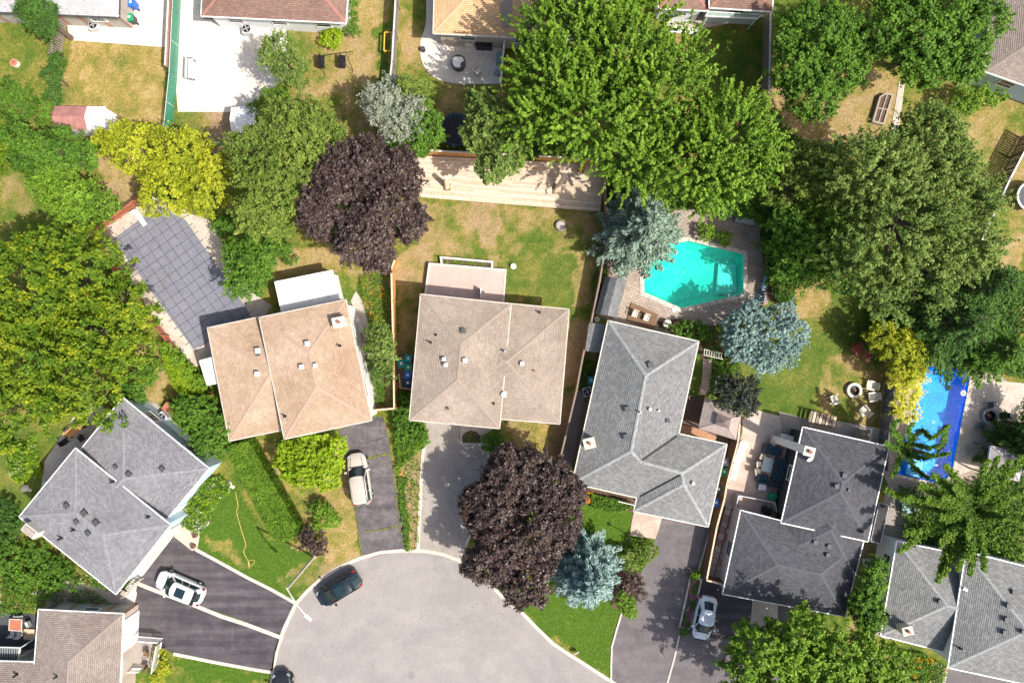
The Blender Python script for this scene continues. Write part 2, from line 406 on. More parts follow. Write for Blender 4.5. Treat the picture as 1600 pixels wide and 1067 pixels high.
# photograph pixels -> dryness, soil, lushness of the turf
PAINT = [  # polygon, channel (0 dry, 1 soil, 2 lush), value, edge wobble px
    ([(-200,-200),(1800,-200),(1800,1300),(-200,1300)], (0.5, 0.0, 0.15)),
    ([(105,60),(270,60),(260,215),(90,215)], (0.92, 0.1, 0)),
    ([(450,40),(612,0),(612,200),(560,240),(450,200)], (0.72, 0.3, 0)),
    ([(520,0),(600,0),(585,90),(530,120)], (0.85, 0.4, 0)),
    ([(590,40),(612,40),(600,140),(585,140)], (0.25, 0.0, 0.3)),
    ([(621,0),(700,0),(800,170),(700,190),(621,160)], (0.72, 0.15, 0.0)),
    ([(1045,50),(1072,50),(1078,110),(1050,110)], (1.0, 0.5, 0)),
    ([(1072,50),(1205,45),(1205,200),(1085,190)], (0.45, 0.0, 0.2)),
    ([(1200,120),(1400,110),(1400,220),(1200,240)], (0.85, 0.45, 0)),
    ([(1405,110),(1600,130),(1600,400),(1500,420),(1440,300)], (0.68, 0.15, 0.1)),
    ([(1530,370),(1600,370),(1600,420),(1530,420)], (0.9, 0.5, 0)),
    ([(0,250),(70,240),(80,340),(0,370)], (0.6, 0.15, 0.2)),
    ([(150,240),(230,240),(230,310),(170,330)], (0.95, 0.45, 0)),
    ([(330,195),(480,195),(480,240),(330,240)], (0.9, 0.5, 0)),
    ([(285,175),(325,175),(325,222),(285,222)], (0.6, 0.1, 0.2)),
    ([(325,178),(380,178),(380,222),(325,222)], (0.8, 0.9, 0)),
    ([(560,170),(580,170),(580,215),(560,215)], (0.7, 0.8, 0)),
    ([(420,380),(540,390),(530,430),(420,440)], (0.95, 0.4, 0)),
    ([(545,420),(615,420),(615,640),(560,640)], (0.7, 0.35, 0.15)),
    ([(655,312),(745,320),(735,410),(680,400),(655,395)], (0.66, 0.35, 0.05)),
    ([(618,405),(675,380),(668,450),(620,445)], (0.9, 0.75, 0)),
    ([(737,318),(782,318),(775,420),(762,420)], (0.85, 0.7, 0)),
    ([(735,318),(775,316),(772,365),(748,372)], (0.85, 0.9, 0)),
    ([(777,322),(935,335),(920,470),(890,480),(780,470)], (0.6, 0.15, 0.08)),
    ([(880,390),(935,400),(915,470),(895,480),(885,440)], (0.9, 0.5, 0)),
    ([(800,400),(900,400),(895,480),(800,470)], (0.5, 0.05, 0.2)),
    ([(885,500),(915,500),(880,690),(870,690)], (0.65, 0.35, 0.1)),
    ([(618,440),(660,440),(645,560),(620,560)], (0.65, 0.35, 0.1)),
    ([(780,655),(880,665),(870,720),(780,700)], (0.85, 0.55, 0)),
    ([(820,665),(870,668),(868,715),(830,700)], (0.85, 0.1, 0)),
    ([(630,690),(660,690),(656,860),(635,860),(620,740)], (0.8, 0.8, 0.0)),
    ([(385,690),(545,690),(566,870),(470,935),(455,830)], (0.86, 0.35, 0.0)),
    ([(290,820),(345,745),(425,845),(470,860),(490,865),(470,905),(462,942),(305,862)], (0.08, 0.0, 0.8)),
    ([(325,835),(360,850),(390,885),(360,880),(330,860)], (0.6, 0.1, 0.1)),
    ([(440,905),(500,870),(520,885),(490,912),(465,940)], (0.5, 0.2, 0.2)),
    ([(205,530),(258,540),(288,620),(240,630),(215,600)], (0.85, 0.4, 0)),
    ([(0,660),(60,660),(60,800),(0,820)], (0.35, 0.05, 0.4)),
    ([(110,900),(215,905),(215,940),(150,910)], (0.1, 0.0, 0.8)),
    ([(265,1025),(440,1055),(440,1067),(300,1067)], (0.05, 0.0, 0.9)),
    ([(910,780),(1035,790),(1020,880),(975,960),(955,1067),(800,940)], (0.05, 0.0, 0.9)),
    ([(820,930),(960,960),(955,1067)], (0.1, 0.0, 0.85)),
    ([(1200,450),(1345,455),(1360,530),(1310,600),(1200,640),(1180,600)], (0.42, 0.05, 0.3)),
    ([(1200,440),(1290,450),(1290,500),(1220,500)], (0.7, 0.2, 0.0)),
    ([(1300,550),(1400,560),(1400,680),(1290,650),(1280,600)], (0.7, 0.3, 0.05)),
    ([(1190,600),(1260,590),(1270,650),(1180,650)], (0.3, 0.05, 0.45)),
    ([(1090,540),(1130,540),(1110,640),(1080,620)], (0.2, 0.05, 0.5)),
    ([(1130,560),(1200,540),(1200,600),(1120,640)], (0.3, 0.1, 0.4)),
    ([(985,455),(1020,480),(1000,500),(975,490)], (0.8, 0.4, 0)),
    ([(1330,850),(1385,850),(1380,960),(1325,990)], (0.7, 0.85, 0)),
    ([(1400,1010),(1440,1010),(1450,1067),(1400,1067)], (0.1, 0.1, 0.7)),
    ([(885,500),(935,510),(905,745),(875,745)], (0.7, 0.85, 0)),
    ([(1130,150),(1180,150),(1160,210)], (0.9, 0.4, 0)),
]
def turf(X, Y):
    """X, Y: world arrays -> (dry, soil, lush)"""
    px = X / S + CX; py = CY - Y / S
    px = px + (fbm(X, Y, 1.7, 11) - 0.5) * 26; py = py + (fbm(X, Y, 1.7, 21) - 0.5) * 26
    D = np.zeros(X.shape); So = np.zeros(X.shape); L = np.zeros(X.shape)
    for poly, (d, s, l) in PAINT:
        m = inside(px, py, poly); D[m] = d; So[m] = s; L[m] = l
    n1 = fbm(X, Y, 2.6, 31) - 0.5; n2 = fbm(X, Y, 0.9, 41) - 0.5
    D = np.clip(D + n1 * 0.9 * (1 - L * 0.8) + n2 * 0.5 * (1 - L * 0.7), 0, 1)
    n3 = fbm(X, Y, 0.5, 71) - 0.5
    D = np.clip(D - 0.10 + n3 * 0.7 * (1 - L * 0.7), 0, 1)
    So = np.clip(So * (0.25 + fbm(X, Y, 1.5, 51)) + (n2 + n1 + n3) * 0.6 * (So > 0.1), 0, 1)
    L = np.clip(L - 0.25 * (L > 0.3) + n3 * 0.6 * (L > 0.3), 0, 1)
    return D, So, L

def ground_material():
    m, t, b = new_mat('turf')
    a = t.nodes.new('ShaderNodeAttribute'); a.attribute_name = 'turf'
    sep = t.nodes.new('ShaderNodeSeparateColor'); t.links.new(a.outputs['Color'], sep.inputs[0])
    f = noise(t, 3.6, 8, 0.82, 'World', 0.6); f2 = noise(t, 9.0, 6, 0.9, 'World')
    dry = t.nodes.new('ShaderNodeMath'); dry.operation = 'MULTIPLY_ADD'; dry.inputs[1].default_value = 0.85
    sub = t.nodes.new('ShaderNodeMath'); sub.operation = 'SUBTRACT'; sub.inputs[1].default_value = 0.5
    fc = ramp(t, f.outputs[0], [(0.36, (0, 0, 0)), (0.64, (1, 1, 1))]); fh = noise(t, 5.5, 6, 0.85, 'World'); fd = ramp(t, fh.outputs[0], [(0.38, (0, 0, 0)), (0.64, (1, 1, 1))])
    fm = mixc(t, fc.outputs[0], fd.outputs[0], 0.55); t.links.new(fm, sub.inputs[0]); t.links.new(sub.outputs[0], dry.inputs[0]); t.links.new(sep.outputs[0], dry.inputs[2])
    g = ramp(t, dry.outputs[0], [(0.0, (0.055,0.11,0.014)), (0.32, (0.115,0.15,0.028)), (0.52, (0.19,0.18,0.038)), (0.74, (0.285,0.22,0.062)), (0.88, (0.325,0.24,0.082)), (1.0, (0.41,0.31,0.14))])
    lg = ramp(t, fm, [(0.15, (0.040,0.088,0.008)), (0.6, (0.075,0.145,0.014)), (0.95, (0.16,0.22,0.04))])
    x = mixc(t, g.outputs[0], lg.outputs[0], sep.outputs[2])
    sn = noise(t, 3.0, 6, 0.7, 'World'); sr = ramp(t, sn.outputs[0], [(0.3, (0.24,0.155,0.095)), (0.7, (0.40,0.29,0.19))])
    x = mixc(t, x, sr.outputs[0], sep.outputs[1])
    rf = ramp(t, f2.outputs[0], [(0.40, (0.60,0.62,0.60)), (0.60, (1.36,1.34,1.3))])
    x = mixc(t, x, rf.outputs[0], 1.0, 'MULTIPLY')
    t.links.new(x, b.inputs['Base Color']); b.inputs['Roughness'].default_value = 0.95; b.inputs['Specular IOR Level'].default_value = 0.1
    bump(t, b, f2.outputs[0], 0.6, 0.04)
    return m
TURF = ground_material()
cell = 0.25
xs = np.arange(-50, 50.01, cell); ys = np.arange(-35, 35.01, cell)
GX, GY = np.meshgrid(xs, ys)
hole = np.zeros((len(ys) - 1, len(xs) - 1), bool)
cxs = (GX[:-1, :-1] + GX[1:, 1:]) / 2; cys = (GY[:-1, :-1] + GY[1:, 1:]) / 2
HOLES = [WP(POOL2), WP(POOL3), WP(ROAD)]
for hp in HOLES: hole |= inside(cxs, cys, grow(hp, 0.12))
D, So_, L_ = turf(GX, GY)
GZ = -0.04 + 0.03 * fbm(GX, GY, 0.8, 61)
me = bpy.data.meshes.new('ground')
nv = GX.size; nx = len(xs)
me.vertices.add(nv); me.vertices.foreach_set('co', np.stack([GX, GY, GZ], -1).reshape(-1).astype(np.float32))
jj, ii = np.nonzero(~hole); base = jj * nx + ii
F = np.stack([base, base + 1, base + nx + 1, base + nx], -1)
me.loops.add(F.size); me.loops.foreach_set('vertex_index', F.reshape(-1).astype(np.int32))
me.polygons.add(len(F)); me.polygons.foreach_set('loop_start', np.arange(0, F.size, 4, dtype=np.int32))
me.polygons.foreach_set('use_smooth', [True] * len(F))
at = me.attributes.new('turf', 'FLOAT_COLOR', 'POINT')
at.data.foreach_set('color', np.stack([D, So_, L_, np.ones_like(D)], -1).reshape(-1).astype(np.float32))
me.materials.append(TURF); me.update(calc_edges=True)
g = bpy.data.objects.new('ground', me); COL.objects.link(g); g['kind'] = 'structure'

def sheet(name, polys, z, mat, holes=(), kind='structure', thick=0.0, world=False):
    """flat sheet; polys in photograph pixels"""
    out = [Vector((p[0], p[1], 0)) for p in (polys if world else WP(polys))]
    rings = [out] + [[Vector((p[0], p[1], 0)) for p in h] for h in holes]
    allv = [v for r in rings for v in r]
    tri = tessellate_polygon(rings)
    mb = MB(); fs = []
    for t_ in tri:
        a, b_, c = t_
        cr = (allv[b_]-allv[a]).cross(allv[c]-allv[a]).z
        if abs(cr) < 1e-9: continue
        fs.append(t_ if cr > 0 else (a, c, b_))
    mb.add([(v.x, v.y, z) for v in allv], fs)
    return mb.build(name, mat, None, kind)
# the land beyond the picture
far = sheet('outer_ground', [(-900,-900),(900,-900),(900,900),(-900,900)], -0.15, TURF,
      [[(-49.9,-34.9),(49.9,-34.9),(49.9,34.9),(-49.9,34.9)]], world=True)
_a = far.data.attributes.new('turf', 'FLOAT_COLOR', 'POINT'); _a.data.foreach_set('color', [0.55, 0.1, 0.1, 1.0] * len(far.data.vertices))
sheet('road', [(p[0], p[1]) for p in grow(WP(ROAD), 0.3)], -0.13, ROADM, world=True)

def ribbon(pts, width, z0, z1, closed=False):
    """prism along a world polyline"""
    P = [Vector((p[0], p[1])) for p in pts]; n = len(P); mb = MB(); L = []; Rr = []
    for i in range(n):
        if closed: a = P[i] - P[i-1]; b_ = P[(i+1) % n] - P[i]
        else: a = P[i] - P[max(0, i-1)]; b_ = P[min(n-1, i+1)] - P[i]
        if a.length < 1e-6: a = b_
        if b_.length < 1e-6: b_ = a
        a.normalize(); b_.normalize(); na = Vector((-a.y, a.x)); nb = Vector((-b_.y, b_.x)); m = na + nb
        k = (width / 2) * 2 / max(0.5, 1 + na.dot(nb)) / 2
        L.append(P[i] + m * k); Rr.append(P[i] - m * k)
    vs = []
    for i in range(n):
        vs += [(L[i].x, L[i].y, z0), (Rr[i].x, Rr[i].y, z0), (Rr[i].x, Rr[i].y, z1), (L[i].x, L[i].y, z1)]
    fs = []
    for i in range(n if closed else n - 1):
        a = 4 * i; b_ = 4 * ((i + 1) % n)
        for k in range(4):
            k2 = (k + 1) % 4; fs.append((a + k, b_ + k, b_ + k2, a + k2))
    if not closed: fs += [(0, 1, 2, 3), (4*n-1, 4*n-2, 4*n-3, 4*n-4)]
    mb.add(vs, fs); return mb
def spline(pts, n=5):
    out = []
    for i in range(len(pts) - 1):
        p0 = pts[max(0, i-1)]; p1 = pts[i]; p2 = pts[i+1]; p3 = pts[min(len(pts)-1, i+2)]
        for k in range(n):
            t = k / n
            out.append(tuple(0.5*((2*p1[j])+(-p0[j]+p2[j])*t+(2*p0[j]-5*p1[j]+4*p2[j]-p3[j])*t*t+(-p0[j]+3*p1[j]-3*p2[j]+p3[j])*t**3) for j in range(2)))
    out.append(tuple(pts[-1][:2])); return out
kerb_line = grow(WP(ROAD), 0.12)[0:26]
ribbon(kerb_line, 0.30, -0.2, 0.012).build('kerb', KERB, None, 'structure')
PAVED = []
Z0 = 0.004
def pave(name, poly, k, mat, holes=()):
    PAVED.append(poly); return sheet(name, poly, Z0 + 0.004 * k, mat, holes)
def strip(name, pts, wpx, mat=KERB, top=0.035, z0=-0.15):
    return ribbon(WP(pts), wpx * S, z0, top).build(name, mat, None, 'structure')

# driveways
pave('driveway', [(272,836),(306,858),(385,902),(461,943),(447,972),(438,993),(380,969),(306,944),(240,920),(215,910)], 1, ASPHALT_NEW)
pave('driveway', [(215,913),(240,923),(306,948),(380,975),(437,997),(430,1020),(426,1048),(400,1044),(335,1033),(271,1020),(247,1007),(208,1000)], 2, ASPHALT_NEW)
strip('driveway_edging', [(306,858),(345,879),(385,901),(425,921),(462,942)], 5)
strip('driveway_edging', [(215,911),(240,921),(306,946),(345,962),(385,975),(438,995)], 6)
strip('driveway_edging', [(271,1021),(335,1034),(400,1046),(426,1050)], 5)
pave('concrete_apron', [(272,836),(278,815),(196,918),(205,990),(210,1000),(205,1000),(214,911)], 3, CONC_W)
pave('garden_path', [(283,803),(306,817),(312,838),(308,858),(300,860),(272,838)], 4, FLAG)
pave('driveway', [(528,672),(582,652),(598,648),(606,680),(614,735),(622,790),(630,828),(634,861),(600,866),(565,873),(560,840),(553,790),(543,730),(536,690)], 1, ASPHALT_OLD)
pave('driveway', [(664,655),(720,660),(766,668),(764,700),(762,722),(756,760),(750,800),(735,835),(722,880),(690,868),(654,863),(656,800),(658,745),(661,705),(668,690)], 1, CONC)
strip('driveway_edging', [(664,690),(660.5,712),(658,750),(656,800),(654.5,830),(653,862)], 5)
strip('driveway_edging', [(764,700),(762,722),(757,765),(750,800),(735,835),(721,866)], 4)
pave('driveway', [(1031,805),(1110,822),(1100,860),(1091,893),(1076,950),(1063,994),(1053,1030),(1042,1072),(955,1070),(955.6,1009),(969,962),(990,920),(1012,870),(1024,841)], 1, ASPHALT_MID)
strip('driveway_edging', [(971,958),(963,985),(956,1010),(955,1040),(955,1069)], 2.6, KERB, 0.05)
strip('driveway_edging', [(1112,822),(1103,850),(1091,891)], 2.6, KERB, 0.05)
strip('driveway_edging', [(1062,990),(1053,1030),(1042,1069)], 2.6, KERB, 0.05)
pave('driveway', [(1091,896),(1104,904),(1131,912),(1175,935),(1240,950),(1240,1067),(1100,1072),(1043,1072),(1064,994),(1078,940)], 2, ASPHALT_MID)
pave('driveway', [(1091,898),(1104,906),(1131,914),(1176,938),(1172,975),(1150,1000),(1064,990)], 3, ASPHALT_NEW)
pave('walkway', [(1176,938),(1215,942),(1215,990),(1172,975)], 5, CONC_T)
pave('walkway', [(991,797),(1035,806),(1030,825),(1024,842),(984,836),(987,815)], 4, PINKST)
pave('driveway', [(1480,1044),(1600,1062),(1600,1100),(1470,1100)], 1, ASPHALT_MID)
pave('walkway', [(1455,1030),(1482,1042),(1470,1100),(1448,1100)], 2, CONC_T)
# top yards
pave('concrete_yard', [(112,22),(267,-120),(267,75),(186,69),(108,63),(104,30)], 1, CONC_W)
pave('concrete_yard', [(283,-120),(320,-120),(318,30),(447,42),(452,110),(430,140),(400,165),(388,176),(285,175),(281,100)], 1, CONC_W)
pave('gravel_strip', [(268,-100),(283,-100),(285,175),(278,175),(272,100)], 0, GRAVEL)
pave('round_patio', spline([(664,-60),(666,30),(658,61),(657,84),(660,98),(668,112),(680,122),(692,127),(712,131),(735,132),(781,131)], 4) + [(789,55),(700,40),(700,-60)], 1, CONC_W)
pave('patio', [(1035,14),(1095,18),(1205,24),(1125,40),(1092,46),(1035,44)], 1, CONC_T)
strip('garden_step', [(1043,47),(1094,52)], 8, WHITE, 0.18, 0.0)
# round the covered pool
pave('pool_surround', [(148,367),(236,308),(262,312),(300,335),(330,345),(350,385),(392,455),(425,478),(395,520),(340,560),(300,575),(268,545),(215,455)], 1, FLAG)
# turquoise pool
pave('pool_surround', [(945,392),(1000,380),(1058,325),(1130,326),(1196,345),(1202,380),(1200,475),(1128,505),(1050,527),(975,508),(935,495),(950,440)], 1, PAVE, [WP(POOL2)])
# blue pool
pave('pool_surround', [(1383,665),(1435,552),(1530,560),(1580,600),(1610,640),(1610,745),(1500,790),(1395,775),(1380,740)], 1, PAVE, [WP(POOL3)])
pave('pool_surround', [(1516,590),(1610,600),(1610,700),(1490,745),(1494,715)], 3, CONC_T)
# grey house with chimney on the wall: patio
pave('patio', [(1155,690),(1165,660),(1225,668),(1260,672),(1235,760),(1222,820),(1160,800),(1128,790)], 1, PINKST)
pave('patio', [(1160,655),(1180,640),(1218,650),(1258,670),(1225,690),(1160,692)], 2, FLAG)
pave('patio', [(1217,643),(1265,655),(1265,690),(1222,680)], 3, CONC)
pave('patio', [(1265,650),(1392,672),(1387,735),(1365,740),(1260,700)], 2, CONC_T)
pave('side_path', [(1128,790),(1165,798),(1135,915),(1100,912)], 1, MULCH)
pave('side_yard', [(1060,618),(1108,622),(1160,655),(1155,690),(1136,760),(1128,700),(1060,680)], 0, plain('dark_stained_deck', (0.10,0.065,0.055), 0.8, 0, 0.3, 5))
pave('side_yard', [(1062,662),(1098,672),(1120,682),(1118,692),(1060,677)], 1, plain('red_clay_pavers', (0.40,0.22,0.13), 0.85, 0, 0.25, 5))
pave('side_path', [(896,612),(922,570),(890,745),(872,745)], 0, CONC)
pave('garden_path', [(1099,558),(1114,556),(1110,600),(1103,618),(1092,615),(1097,590)], 2, PINKST)
pave('concrete_path', [(1405,128),(1414,130),(1403,212),(1390,214)], 1, CONC_T)
pave('garden_path', [(556,455),(566,470),(574,500),(584,560),(590,620),(582,622),(574,560),(562,505),(548,470)], 1, CONC_T)
pave('side_yard', [(545,470),(562,500),(570,520),(560,520)], 2, CONC_W)
pave('garden_path', [(122,640),(160,632),(170,660),(112,760),(80,790),(60,790),(70,720)], 1, FLAG)
pave('side_yard', [(160,655),(200,625),(60,800),(50,800)], 2, CONC)
pave('side_yard', [(205,622),(245,630),(330,720),(330,735),(320,735)], 2, CONC)
pave('garden_path', [(110,905),(135,912),(215,925),(205,960),(60,950),(60,920)], 1, FLAG)
pave('side_yard', [(0,955),(62,960),(60,1040),(0,1040)], 1, DKGREY)
pave('side_yard', [(1390,745),(1420,745),(1420,850),(1362,850)], 2, CONC)
pave('side_yard', [(1380,848),(1398,850),(1385,1000),(1368,990)], 1, CONC)
pave('flower_bed', [(1010,505),(1060,498),(1118,510),(1125,560),(1095,560),(1090,528)], 2, MULCH)
pave('flower_bed', [(1185,340),(1215,345),(1215,470),(1198,470)], 2, MULCH)
pave('flower_bed', [(895,757),(997,780),(990,800),(900,785)], 1, MULCH)
pave('flower_bed', [(722,670),(760,672),(758,692),(724,690)], 2, MULCH)
pave('flower_bed', [(965,885),(985,885),(1005,900),(985,958),(960,950),(955,940)], 2, MULCH)
pave('flower_bed', [(312,745),(355,750),(345,775),(326,798),(330,815),(312,832),(288,822),(290,795)], 1, MULCH)
pave('side_yard', [(640,556),(620,556),(622,606),(642,606)], 0, SOIL)

# coloured slabs of the narrow path
mbs = MB(); col = [plain('slab_grey', (0.38,0.34,0.30), 0.9), plain('slab_red', (0.36,0.22,0.18), 0.9), plain('slab_sand', (0.48,0.43,0.36), 0.9)]
slab = MB(); slab.box((0, 0, 0.02), (0.52, 0.52, 0.04))
slabs = [slab.mesh('slab', m) for m in col]
path = thing('slab_path', 'narrow path of red, sand and grey square slabs along the white garage wall', 'path', W(1135, 850))
random.seed(5)
for k in range(13):
    for q in range(2):
        a = k / 12; x0 = 1143 + (1113 - 1143) * a; y0 = 790 + (905 - 790) * a
        p = W(x0 - 4 + q * 10.5, y0 + q * 2.4)
        o = bpy.data.objects.new('slab', random.choice(slabs)); COL.objects.link(o); o.parent = path
        o.location = Vector((p[0], p[1], 0.012)) - path.location; o.rotation_euler = (0, 0, R(-14 + random.uniform(-3, 3)))

# ------------------------------------------------------------------ grass blades
rg = np.random.default_rng(3)
N = 150000
X = rg.uniform(-46.5, 46.5, N); Y = rg.uniform(-31.5, 31.5, N)
px = X / S + CX; py = CY - Y / S
bad = np.zeros(N, bool)
for hp in HOLES: bad |= inside(X, Y, grow(hp, 0.35))
for p in PAVED: bad |= inside(px, py, p)
d_, s_, l_ = turf(X, Y)
bad |= rg.random(N) < s_ * 0.9
X, Y, d_, l_ = X[~bad], Y[~bad], d_[~bad], l_[~bad]; n = len(X)
a = rg.uniform(0, 6.283, n); hh = rg.uniform(0.02, 0.065, n); ww = rg.uniform(0.02, 0.05, n); ln = rg.uniform(-0.08, 0.08, (n, 2))
V = np.zeros((n, 3, 3)); V[:, :, 0] = X[:, None]; V[:, :, 1] = Y[:, None]; V[:, :, 2] = -0.03
V[:, 0, 0] -= np.cos(a) * ww; V[:, 0, 1] -= np.sin(a) * ww; V[:, 1, 0] += np.cos(a) * ww; V[:, 1, 1] += np.sin(a) * ww
V[:, 2, 0] += ln[:, 0]; V[:, 2, 1] += ln[:, 1]; V[:, 2, 2] += hh
tint = np.clip(d_ * 0.75 * (1 - l_) + rg.uniform(0.0, 0.4, n), 0, 1)
o = link('grass', np_quads('grass', V, GRASSB, tint, 3)); tag(o, 'short lawn grass, green in places and burnt dry in others', 'grass', None, 'stuff')
# ------------------------------------------------------------------ houses
RM = {
 'tan':   shingle('shingle_tan', (0.43,0.32,0.235), (0.52,0.395,0.295), (0.90,0.83,0.76)),
 'taupe': shingle('shingle_taupe', (0.33,0.275,0.225), (0.41,0.345,0.285), (0.84,0.82,0.80)),
 'grey':  shingle('shingle_grey', (0.18,0.185,0.185), (0.275,0.28,0.28), (0.93,0.94,0.95)),
 'blue':  shingle('shingle_blue_grey', (0.19,0.192,0.205), (0.285,0.285,0.30), (0.93,0.93,0.96)),
 'dark':  shingle('shingle_charcoal', (0.072,0.074,0.086), (0.112,0.115,0.130), (0.92,0.92,0.92)),
 'brown': shingle('shingle_brown', (0.25,0.213,0.188), (0.335,0.288,0.255), (0.93,0.88,0.88), 0.33, 0.15),
 'red':   shingle('shingle_red', (0.235,0.15,0.122), (0.32,0.21,0.17), (0.9,0.85,0.85)),
 'orange':shingle('shingle_orange', (0.56,0.37,0.20), (0.68,0.46,0.27), (0.95,0.90,0.86)),
 'light': shingle('shingle_light', (0.44,0.43,0.44), (0.56,0.55,0.56), (0.95,0.95,0.95)),
}
CAPM = {
 'tan': plain('cap_tan', (0.39,0.28,0.21), 0.9, 0, 0.15, 8), 'taupe': plain('cap_taupe', (0.295,0.242,0.198), 0.9, 0, 0.15, 8),
 'grey': plain('cap_grey', (0.275,0.285,0.285), 0.9, 0, 0.35, 5), 'blue': plain('cap_blue', (0.225,0.225,0.238), 0.9, 0, 0.35, 5),
 'dark': plain('cap_dark', (0.088,0.091,0.104), 0.9, 0, 0.15, 8), 'brown': plain('cap_brown', (0.25,0.213,0.188), 0.9, 0, 0.15, 8),
 'red': plain('cap_red', (0.34,0.16,0.13), 0.9, 0, 0.15, 8), 'orange': plain('cap_orange', (0.58,0.40,0.24), 0.9, 0, 0.15, 8),
 'light': plain('cap_light', (0.5,0.5,0.5), 0.9, 0, 0.15, 8),
}
WALLM = {'white': plain('white_siding', (0.72,0.74,0.76), 0.8, 0, 0.06), 'blue': plain('pale_blue_siding', (0.45,0.58,0.66), 0.8, 0, 0.08),
         'brick': pavers('brick_wall', (0.36,0.17,0.11),(0.42,0.22,0.15),(0.45,0.42,0.38), 0.25, 0.08), 'dark': plain('dark_siding', (0.05,0.06,0.06), 0.7),
         'tan': plain('tan_siding', (0.5,0.42,0.34), 0.8)}

def clip(poly, a, b, c):
    """keep a*u+b*v+c >= 0"""
    out = []
    for i in range(len(poly)):
        p = poly[i]; q = poly[(i + 1) % len(poly)]
        dp = a*p[0]+b*p[1]+c; dq = a*q[0]+b*q[1]+c
        if dp >= 0: out.append(p)
        if (dp >= 0) != (dq >= 0):
            t = dp / (dp - dq); out.append((p[0]+(q[0]-p[0])*t, p[1]+(q[1]-p[1])*t))
    return out

class Block:
    def __init__(s, quad, h, pitch=20, over=0.4, gable=None):
        s.h = h; s.over = over; s.t = math.tan(R(pitch)); s.pitch = R(pitch)
        P = [Vector(W(p[0], p[1], h)[:2]) for p in quad]
        A = sum(P[i].x*P[(i+1)%4].y-P[(i+1)%4].x*P[i].y for i in range(4))
        if A < 0: P.reverse()
        L = [(P[(i+1)%4]-P[i]).length for i in range(4)]
        if L[0] + L[2] < L[1] + L[3]: P = P[1:] + P[:1]
        s.P = P; s.n = []
        for i in range(4):
            d = (P[(i+1)%4]-P[i]).normalized(); s.n.append(Vector((-d.y, d.x)))
        def meet(i, j, k):
            # planes i, j, k at equal height
            a1 = s.n[i]-s.n[j]; b1 = s.n[i].dot(P[i])-s.n[j].dot(P[j])
            a2 = s.n[i]-s.n[k]; b2 = s.n[i].dot(P[i])-s.n[k].dot(P[k])
            det = a1.x*a2.y-a1.y*a2.x
            return Vector(((b1*a2.y-a1.y*b2)/det, (a1.x*b2-b1*a2.x)/det))
        A_ = meet(0, 2, 3); B_ = meet(0, 2, 1)
        if gable:   # ridge runs out to both short ends
            A_ = (P[0]+P[3])/2; B_ = (P[1]+P[2])/2
        s.gable = gable
        za = h + s.t*s.n[0].dot(A_-P[0]); zb = h + s.t*s.n[0].dot(B_-P[0])
        s.A = Vector((A_.x, A_.y, za)); s.B = Vector((B_.x, B_.y, zb))
        V = [Vector((p.x, p.y, h)) for p in P]; s.V = V
        s.faces = [(V[0], V[1], s.B, s.A), (V[1], V[2], s.B), (V[2], V[3], s.A, s.B), (V[3], V[0], s.A)]
    def z(s, x, y):
        v = min((s.t*s.n[i].dot(Vector((x, y))-s.P[i]) for i in ((0, 2) if s.gable else range(4))))
        inn = min(s.n[i].dot(Vector((x, y))-s.P[i]) for i in range(4))
        return s.h + v if inn > -0.02 else -1
    def roof(s, mb, course=0.15, lift=0.016):
        for f in s.faces:
            a, b_ = f[0], f[1]; u = (b_-a).normalized()
            nrm = (f[1]-f[0]).cross(f[2]-f[0]).normalized()
            if nrm.z < 0.1 : continue
            vd = nrm.cross(u)
            poly = [((p-a).dot(u), (p-a).dot(vd)) for p in f]
            vm = max(p[1] for p in poly); k = 0; uo = random.uniform(0, 3)
            while k * course < vm:
                q = clip(poly, 0, 1, -k*course); q = clip(q, 0, -1, (k+1)*course) if q else q
                if len(q) >= 3:
                    vs = []
                    for (x, y) in q:
                        e = lift * (1 - (y-k*course)/course)
                        vs.append(a + u*x + vd*y + nrm*(e+0.01))
                    base = len(mb.v); mb.add(vs, [tuple(range(len(q)))])
                    mb.uv += [(x+uo, y) for (x, y) in q]
                    low = [p for p in q if abs(p[1]-k*course) < 1e-5]
                    if len(low) >= 2:
                        x0 = min(p[0] for p in low); x1 = max(p[0] for p in low); y = k*course
                        p0 = a+u*x0+vd*y; p1 = a+u*x1+vd*y
                        mb.add([p0, p1, p1+nrm*(lift+0.01), p0+nrm*(lift+0.01)], [(0, 1, 2, 3)])
                        mb.uv += [(x0+uo, y+0.1), (x1+uo, y+0.1), (x1+uo, y+0.1), (x0+uo, y+0.1)]
                k += 1
    def caps(s, mb):
        segs = [(s.A, s.B)]
        if not s.gable: segs += [(s.V[0], s.A), (s.V[3], s.A), (s.V[1], s.B), (s.V[2], s.B)]
        for a, b_ in segs:
            d = b_-a; n = max(1, int(d.length/0.22))
            if d.length < 0.3: continue
            dn = d.normalized(); side = dn.cross(Vector((0, 0, 1))).normalized()
            for i in range(n):
                p = a + d*(i/n); q = a + d*((i+1)/n)
                up = Vector((0, 0, 0.036 + (0.006 if i % 2 else 0)))
                dr = Vector((0, 0, -0.12*s.t*0.72))
                w_ = 0.115
                vs = [p+up+side*w_+dr, q+up+side*w_+dr, q+up, p+up, p+up-side*w_+dr, q+up-side*w_+dr]
                mb.add(vs, [(0, 1, 2, 3), (3, 2, 5, 4)])
    def ring(s, d):
        return grow([(p.x, p.y) for p in s.P], d)

